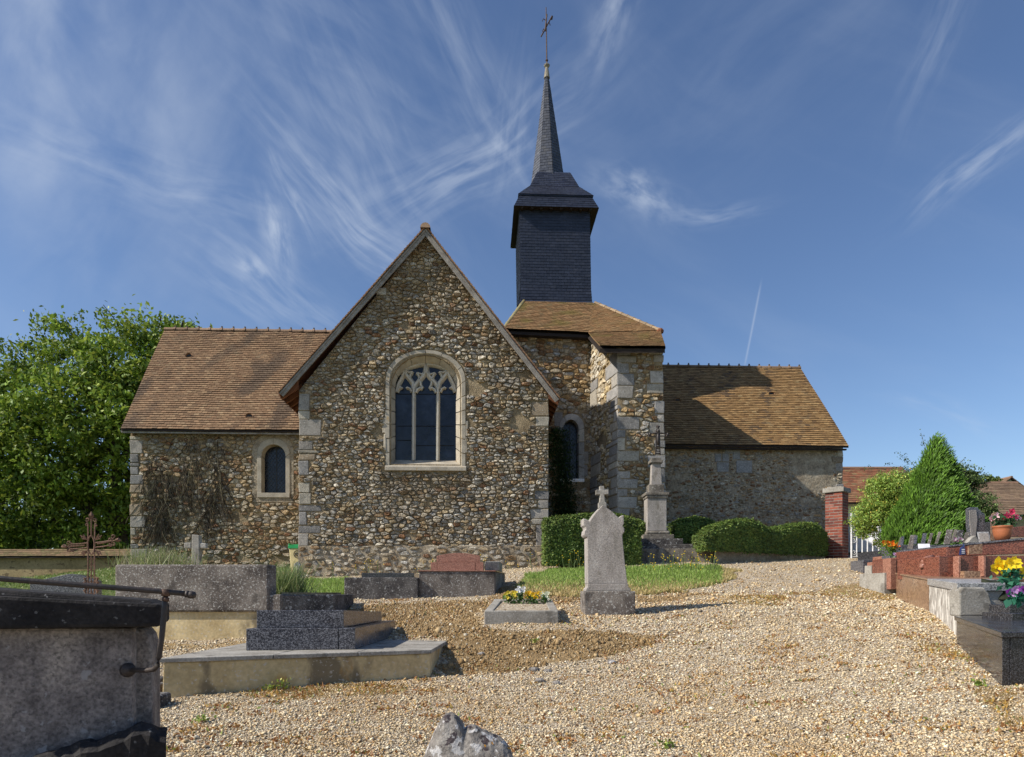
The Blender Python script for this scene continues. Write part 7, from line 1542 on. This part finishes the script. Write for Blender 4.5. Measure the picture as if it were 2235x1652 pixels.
# ---- graves on the right: each is (name,label,[(part, mat, px0, px1, ytop, ybot, d, depth, ang)])
def grave(name, label, cat, parts, group=None):
    p0 = parts[0]; t = thing(name, G((p0[2]+p0[3])/2, p0[6]+.2), label, cat, group)
    for (nm, mat, a, b_, yt, yb, d, dep, an) in parts:
        m = MB(); x0, x1 = pxx(a, d), pxx(b_, d)
        quadbox(m, ((x0, d), (x1, d)), dep, pzz(yb, d)-(.35 if name != 'red_granite_tomb' else 0), pzz(yt, d), ang=an); m.build(nm, mat, t, bevel=.008)
    return t
def side_tomb(name, label, near, far, pxend, zt_near, zt_far, zb_near, zb_far, mats, depthx=2.0, lid=.05, lidmat=None, seams=(), frontmat=None):
    """tomb whose path-side face runs from near=(px,d) to far=(px,d); body extends to the right (+x)"""
    (pn, dn), (pf, df) = near, far; A = Vector((pxx(pn, dn), dn, 0)); B = Vector((pxx(pf, df), df, 0)); t = thing(name, ((A.x+B.x)/2+.8, (A.y+B.y)/2, g1((A.x+B.x)/2+.8, (A.y+B.y)/2)), label, 'tomb')
    dx = Vector((depthx, 0.12*depthx, 0)); ks = [0]+list(seams)+[1]
    for a, b_ in zip(ks[:-1], ks[1:]):
        P0, P1 = A.lerp(B, a), A.lerp(B, b_); z0n, z1n = zb_near+(zb_far-zb_near)*a, zb_near+(zb_far-zb_near)*b_; t0, t1 = zt_near+(zt_far-zt_near)*a-lid, zt_near+(zt_far-zt_near)*b_-lid
        g_ = (P1-P0).normalized()*.004; thk = Vector((.08, .01, 0)) if len(ks) > 2 or frontmat else dx
        m = MB(); q = [P0+g_, P0+thk+g_, P1+thk-g_, P1-g_]; m.hexa([q[0]+ZZ*z0n, q[1]+ZZ*z0n, q[2]+ZZ*z1n, q[3]+ZZ*z1n], [q[0]+ZZ*t0, q[1]+ZZ*t0, q[2]+ZZ*t1, q[3]+ZZ*t1]); m.build('side_panel', mats, t, bevel=.006)
    if len(ks) > 2 or frontmat:
        m = MB(); q = [A+Vector((.082, .01, 0)), A+dx, B+dx, B+Vector((.082, .0, 0))]; m.hexa([q[0]+ZZ*zb_near, q[1]+ZZ*zb_near, q[2]+ZZ*zb_far, q[3]+ZZ*zb_far], [q[0]+ZZ*(zt_near-lid), q[1]+ZZ*(zt_near-lid), q[2]+ZZ*(zt_far-lid), q[3]+ZZ*(zt_far-lid)]); m.build('body', frontmat or mats, t, bevel=.006)
    if lid:
        e = Vector((-.03, -.03, 0)); m = MB(); q = [A+e, A+dx+Vector((0, -.03, 0)), B+dx, B+Vector((-.03, 0, 0))]; zz = [zt_near, zt_near, zt_far, zt_far]; m.hexa([p+ZZ*(z-lid+.001) for p, z in zip(q, zz)], [p+ZZ*z for p, z in zip(q, zz)]); m.build('lid', lidmat or mats, t, bevel=.008)
    return t, A, B
# black granite tomb nearest
tt, A, B = side_tomb('black_granite_tomb', 'polished black granite tomb nearest the camera at the right edge', (2188, 6.5), (2088, 8.3), 0, pzz(1379, 6.5), pzz(1344, 8.3), pzz(1500, 6.5)-.1, pzz(1420, 8.3)-.1, 'blackgranite', depthx=2.2, lid=.055, frontmat='blackgranite')
m = MB(); m.box((A.x+.55, A.y+.25, pzz(1460, 6.5)), (.7, .2, .5)); m.build('inner_block', 'cream', tt, bevel=.02)
# stepped stele on it
m = MB(); m.box((A.x+1.45, 8.0, pzz(1352, 8.0)), (.9, .5, .16)); m.box((A.x+1.55, 8.1, pzz(1329, 8.0)), (.9, .35, .10)); m.build('stepped_block', 'blackgranite', tt, bevel=.008)
# cracked concrete headstone + whitewashed tomb with pale granite slab
tt, A, B = side_tomb('whitewashed_tomb', 'tomb with flaking whitewashed side, cracked grey front and speckled granite coping', (2091, 8.6), (2028, 10.9), 0, pzz(1276, 8.6)+.02, pzz(1263, 10.9), pzz(1410, 8.6)-.2, pzz(1340, 10.9)-.1, 'whitewash', depthx=1.0, lid=.10, lidmat='lightgranite', frontmat='concrete')
m = MB(); m.poly([P(a, b, 8.5) for a, b in ((2094, 1345), (2094, 1290), (2102, 1281), (2150, 1282), (2160, 1296), (2166, 1316), (2168, 1345))][::-1], (.0, .2, 0)); m.build('cracked_front', 'concrete', tt, bevel=.02)
# low mossy border next to it
o_ = rock('moss_cushion', P(2170, 1300, 8.9), (.28, .25, .18), 8.0, 'core', 'dark moss cushion between the cracked tomb and the flowers', cat='moss', ns=14)
# brown granite side panels tomb
side_tomb('brown_granite_tomb', 'long tomb with brown polished granite side panels along the path', (2027, 11.0), (1956, 13.6), 0, pzz(1263, 11.0), pzz(1250, 13.6), pzz(1345, 11)-.2, pzz(1315, 13.6)-.1, 'browngranite', depthx=2.4, lid=.03, seams=(.62,), lidmat='browngranite')
# red granite tomb, two tiers
t = grave('red_granite_tomb', 'large two-tier red granite tomb with lilac-edged slab at the right', 'tomb', [
    ('lower_tier', 'redgranite', 2152, 2260, 1213, 1263, 11.7, 1.5, 0), ('lower_tier', 'redgranite', 2098, 2148, 1213, 1263, 11.8, 1.5, 0), ('lower_tier', 'redgranite', 2050, 2092, 1214, 1262, 11.9, 1.3, 0), ('pier', 'pinkgranite', 2147.5, 2152.5, 1212, 1264, 11.66, .2, 0), ('pier', 'pinkgranite', 2092.5, 2098, 1213, 1264, 11.75, .2, 0), ('foot_panel', 'browngranite', 2104, 2140, 1246, 1262, 11.6, .1, 0)])
m = MB(); m.hexa([P(2066, 1214, 12.3), P(2260, 1208, 12.0), P(2260, 1208, 12.0)+Vector((0, 1.6, 0)), P(2066, 1214, 12.3)+Vector((0, 1.6, 0))], [P(2066, 1194, 12.3), P(2260, 1176, 12.0), P(2260, 1176, 12.0)+Vector((0, 1.6, 0)), P(2066, 1194, 12.3)+Vector((0, 1.6, 0))]); m.build('upper_tier', 'redgranite', t, bevel=.01)
m = MB(); m.hexa([P(2070, 1193.7, 12.28), P(2260, 1175.7, 11.98), P(2260, 1175.7, 12)+Vector((0, 1.6, 0)), P(2070, 1193.7, 12.3)+Vector((0, 1.6, 0))], [P(2070, 1190, 12.28), P(2260, 1171, 11.98), P(2260, 1171, 12)+Vector((0, 1.6, 0)), P(2070, 1190, 12.3)+Vector((0, 1.6, 0))]); m.build('slab', 'granite', t, bevel=.006)
m = MB(); m.poly([P(a, b, 11.95) for a, b in ((2115, 1210), (2115, 1191), (2144, 1187), (2144, 1208))][::-1], (0, .04, 0)); m.build('plaque', 'browngranite', t)
# arches of polished red granite beside it
for k, (cx0, r) in enumerate(((2028, 16), (2048, 14))):
    m = MB(); pts = []
    for i in range(9): a = math.pi*(1.0-.5*i/8.0); pts.append(P(cx0+r*math.cos(a), 1240+22*(-math.sin(a)), 12.4+.1*k))
    m.tube(pts+[P(cx0+8, 1216, 12.45+.1*k)], .045, 8); o = m.build('granite_arch', 'pinkgranite', None, smooth=True); tag(o, ['left curved pink granite kerb end before the red tombs', 'right curved pink granite kerb end touching the red tomb'][k], 'tomb kerb', 'curved granite kerb ends')
# middle red tomb
t = grave('low_red_tomb', 'low red granite kerbed tomb with pink flowers on it', 'tomb', [('front_kerb', 'redgranite', 1957, 2008, 1220, 1247, 13.8, .25, 0), ('corner_post', 'pinkgranite', 1944, 1957, 1218, 1248, 13.75, .3, 0), ('back_kerb', 'redgranite', 1994, 2046, 1203, 1216, 15.0, .25, 0), ('slab', 'redgranite', 1958, 2046, 1216, 1222, 13.9, 1.2, .1)])
grave('grey_kerbed_tomb', 'dark grey granite kerbed tomb carrying a row of leaning plaques', 'tomb', [('front_kerb', 'granite', 1962, 2078, 1189, 1204, 16.0, .25, 0), ('corner_block', 'granite', 1942, 1962, 1192, 1212, 15.9, .35, 0), ('slab', 'blackgranite', 1965, 2100, 1196, 1210, 16.2, 2.0, 0)])
grave('concrete_curb', 'broken grey concrete grave kerb beside the gravel', 'grave', [('kerb', 'concrete', 1902, 1944, 1234, 1252, 15.2, .3, 0), ('kerb', 'concrete', 1930, 1968, 1250, 1270, 13.9, 1.0, 0), ('kerb', 'concrete', 1968, 2030, 1250, 1256, 13.7, 1.0, 0)])
grave('stepped_stone', 'low pinkish stepped grave stones at the start of the row', 'grave', [('step', 'pinkgranite', 1912, 1945, 1226, 1236, 16.0, .4, 0), ('step', 'pinkgranite', 1924, 1946, 1214, 1227, 16.4, .4, 0)])
grave('dark_slab', 'small dark granite slab nearest the gate', 'grave', [('slab', 'granite', 1884, 1926, 1222, 1237, 17.0, .8, .1), ('slab', 'granite', 1909, 1938, 1204, 1216, 18.0, .4, 0)])
# plaques
def plaque(px0, px1, yt, yb, d, mat, label, lean=.12, tilt=0.0, frame=None, name='memorial_plaque'):
    dx = tilt*(yb-yt); q = [P(px0, yb, d), P(px1, yb, d), P(px1+dx, yt, d)+Vector((0, lean, 0)), P(px0+dx, yt, d)+Vector((0, lean, 0))]; m = MB(); m.poly(q, (0.03, .05, .01)); o = m.build(name, mat, None, bevel=.006); tag(o, label, 'plaque', 'memorial plaques on the right graves')
    if frame: f_ = MB(); c0 = sum(q, Vector())/4; q2 = [c0+(p-c0)*.8+Vector((0, -.006, 0)) for p in q]; f_.poly(q2, (0, .004, 0)); f_.build('face', frame, o)
pl = [(1962, 1968, 1177, 1191, 'stele', 'thin brown plaque leftmost in the row'), (1968, 1974, 1175, 1190, 'granite', 'thin grey plaque second in the row'), (1983, 1995, 1172, 1198, 'concrete', 'pale round-shouldered plaque third in the row'), (1996, 2003, 1173, 1188, 'granite', 'dark rounded plaque behind the pale one'), (2012, 2021, 1168, 1189, 'granite', 'upright dark plaque before the thuja foot'), (2026, 2033, 1168, 1190, 'concrete', 'narrow grey plaque right of the upright dark one'), (2043, 2050, 1165, 1187, 'stele', 'narrow brown plaque near the middle of the row'), (2062, 2076, 1160, 1188, 'concrete', 'broad grey plaque before the tall curved stele'), (2077, 2085, 1160, 1186, 'stele', 'small brown plaque touching the broad grey one'), (2088, 2102, 1161, 1183, 'darklichen', 'dark plaque with mottled face'), (2102, 2114, 1166, 1186, 'stele', 'heart-like brown plaque right of the dark one')]
for (a, b, yt, yb, mt, lab) in pl: plaque(a-3, b-3, yt-5, yb, 15.2 if a < 2060 else 13.2, {'stele': 'darkconcrete', 'concrete': 'lichen'}.get(mt, mt), lab, tilt=.45+.2*rng.random())
plaque(2137, 2163, 1160, 1185, 12.9, 'lightgranite', 'large framed pale plaque leaning right of the curved stele', tilt=.2, frame='stele')
plaque(2005, 2032, 1185, 1203, 14.6, 'white', 'white open-book plaque lying tilted on the grey tomb', lean=.3, tilt=.9)
m = MB(); m.poly([P(a, b, 11.85) for a, b in ((2097, 1211), (2099, 1196), (2102, 1193), (2107, 1196), (2108, 1211))][::-1], (0, .05, 0)); m.tube([P(2103, 1194, 11.87), P(2103.5, 1186, 11.87)], [.02, .004], 6); o = m.build('votive_plaque', 'navy', None); tag(o, 'small dark blue bell-shaped plaque leaning on the red tomb', 'plaque')
m = MB()
for yy in (1199, 1203, 1207): m.box(P(2102.5, yy, 11.84), (.05, .004, .012))
m.build('lettering', 'white', o)
m = MB(); m.box(P(2129, 1196, 11.93), (.10, .004, .02)); m.box(P(2129, 1201, 11.93), (.16, .004, .016)); m.build('lettering', 'beige', None) if 0 else None
# curved grey stele
t = thing('curved_stele', G(2130, 13.8), 'tall grey granite headstone with curved sweep and speckled flank', 'gravestone')
q = [(2118, 1190), (2116, 1165), (2113, 1140), (2113, 1109), (2117, 1107), (2135, 1107), (2136, 1112), (2141, 1114), (2143, 1119), (2150, 1121), (2151, 1185)]
m = MB(); m.poly([P(a, b, 13.6) for a, b in q], (.05, .16, 0)); m.build('slab', 'granite', t, bevel=.012)
m = MB(); m.poly([P(a, b, 13.585) for a, b in ((2116, 1113), (2131, 1113), (2133, 1135), (2130, 1165), (2128, 1180), (2121, 1180), (2117, 1145))], (0, .014, 0)); m.build('polished_face', 'stele', t)
m = MB(); m.box(P(2158, 1158, 14.6), (.12, .5, .35)); o = m.build('black_block', 'blackgranite', None, bevel=.01); tag(o, 'black granite block between the curved stele and the arched stone', 'gravestone')
q = [(2162, 1180), (2162, 1135)]+[(2172-10*math.cos(math.pi*k/8), 1127-9*math.sin(math.pi*k/8)) for k in range(9)]+[(2184, 1180)]
m = MB(); m.poly([P(a, b, 13.4) for a, b in q], (.1, .14, 0)); o = m.build('arched_stone', 'browngranite', None, bevel=.012); tag(o, 'arched brown headstone behind the terracotta pot', 'gravestone')
m = MB(); m.poly([P(a, b, 12.6) for a, b in ((2196, 1172), (2198, 1152), (2260, 1146), (2260, 1172))], (0, .3, 0)); o = m.build('red_headstone', 'redgranite', None, bevel=.01); tag(o, 'polished red headstone at the right edge behind the pot', 'gravestone')
m = MB(); m.poly([P(a, b, 12.4) for a, b in ((2110, 1185), (2122, 1172), (2130, 1168), (2135, 1176), (2137, 1186))], (0, .12, 0)); o = m.build('rough_plaque', 'concrete', None, bevel=.015); tag(o, 'rough triangular grey stone leaning at the foot of the curved stele', 'stone')
# pots and flowers
pot_t = thing('flower_pot', P(2188, 1180, 12.3), 'terracotta pot standing on the red tomb', 'pot'); m = MB(); kk = 12.3/F; m.lathe(P(2188, 1179, 12.3), [(13*kk, 0), (17*kk, 12*kk), (18.5*kk, 22*kk), (18*kk, 27*kk), (19.5*kk, 28*kk), (19.5*kk, 31*kk), (16*kk, 31*kk), (15*kk, 24*kk)], 20, c=(1, 1, 1)); m.build('bowl', 'terracotta', pot_t, smooth=True)
flower_clump('rose_bunch', 'artificial pink and white roses in the terracotta pot', 'flowers', P(2194, 1152, 12.3), .42, .30, [(2, (.75, .08, .18)), (1, (.85, .55, .6)), (1, (.6, .03, .1))], 13, .06, (.03, .08, .03), nl_=120, ls=.08)
flower_clump('orange_flowers', 'orange and yellow artificial flowers on the grave nearest the gate', 'flowers', P(1943, 1214, 15.6), .36, .34, [(2, (.85, .20, .01)), (1, (.8, .5, .05)), (1, (.35, .4, .05))], 26, .05, (.10, .18, .03), nl_=110, ls=.06)
flower_clump('pink_flowers', 'pink and lilac flowers lying on the low red tomb', 'flowers', P(1973, 1222, 14.2), .36, .14, [(2, (.75, .35, .4)), (1, (.6, .45, .7)), (1, (.8, .65, .6))], 18, .04, (.06, .12, .06), nl_=70)
flower_clump('small_posy', 'small white and mauve posy among the plaques', 'flowers', P(2090, 1190, 12.5), .16, .14, [(1, (.7, .6, .62)), (1, (.45, .15, .3))], 8, .028, (.06, .1, .04), nl_=30, ls=.04)
flower_clump('yellow_flowers', 'large yellow artificial daisies at the right edge', 'flowers', P(2204, 1290, 7.6), .32, .32, [(2, (.85, .68, .03)), (1, (.82, .75, .45))], 9, .085, (.03, .13, .08), nl_=60, ls=.1)
flower_clump('purple_flowers', 'purple artificial flower beneath the yellow daisies', 'flowers', P(2216, 1318, 7.4), .16, .16, [(1, (.38, .05, .42)), (1, (.6, .35, .65))], 9, .05, (.03, .16, .10), nl_=40, ls=.12)

for o in bpy.data.objects:
    if o.type == 'MESH' and o.parent is None and 'kind' not in o and 'label' not in o: o['kind'] = 'structure'
for o in bpy.data.objects:
    if o.name.startswith(('gravel', 'earth_clods')) and o.parent is None: o['kind'] = 'stuff'; o['label'] = 'pale beige gravel covering the churchyard path' if 'gravel' in o.name else 'brown clods of bare dug earth'; o['category'] = 'gravel' if 'gravel' in o.name else 'earth'
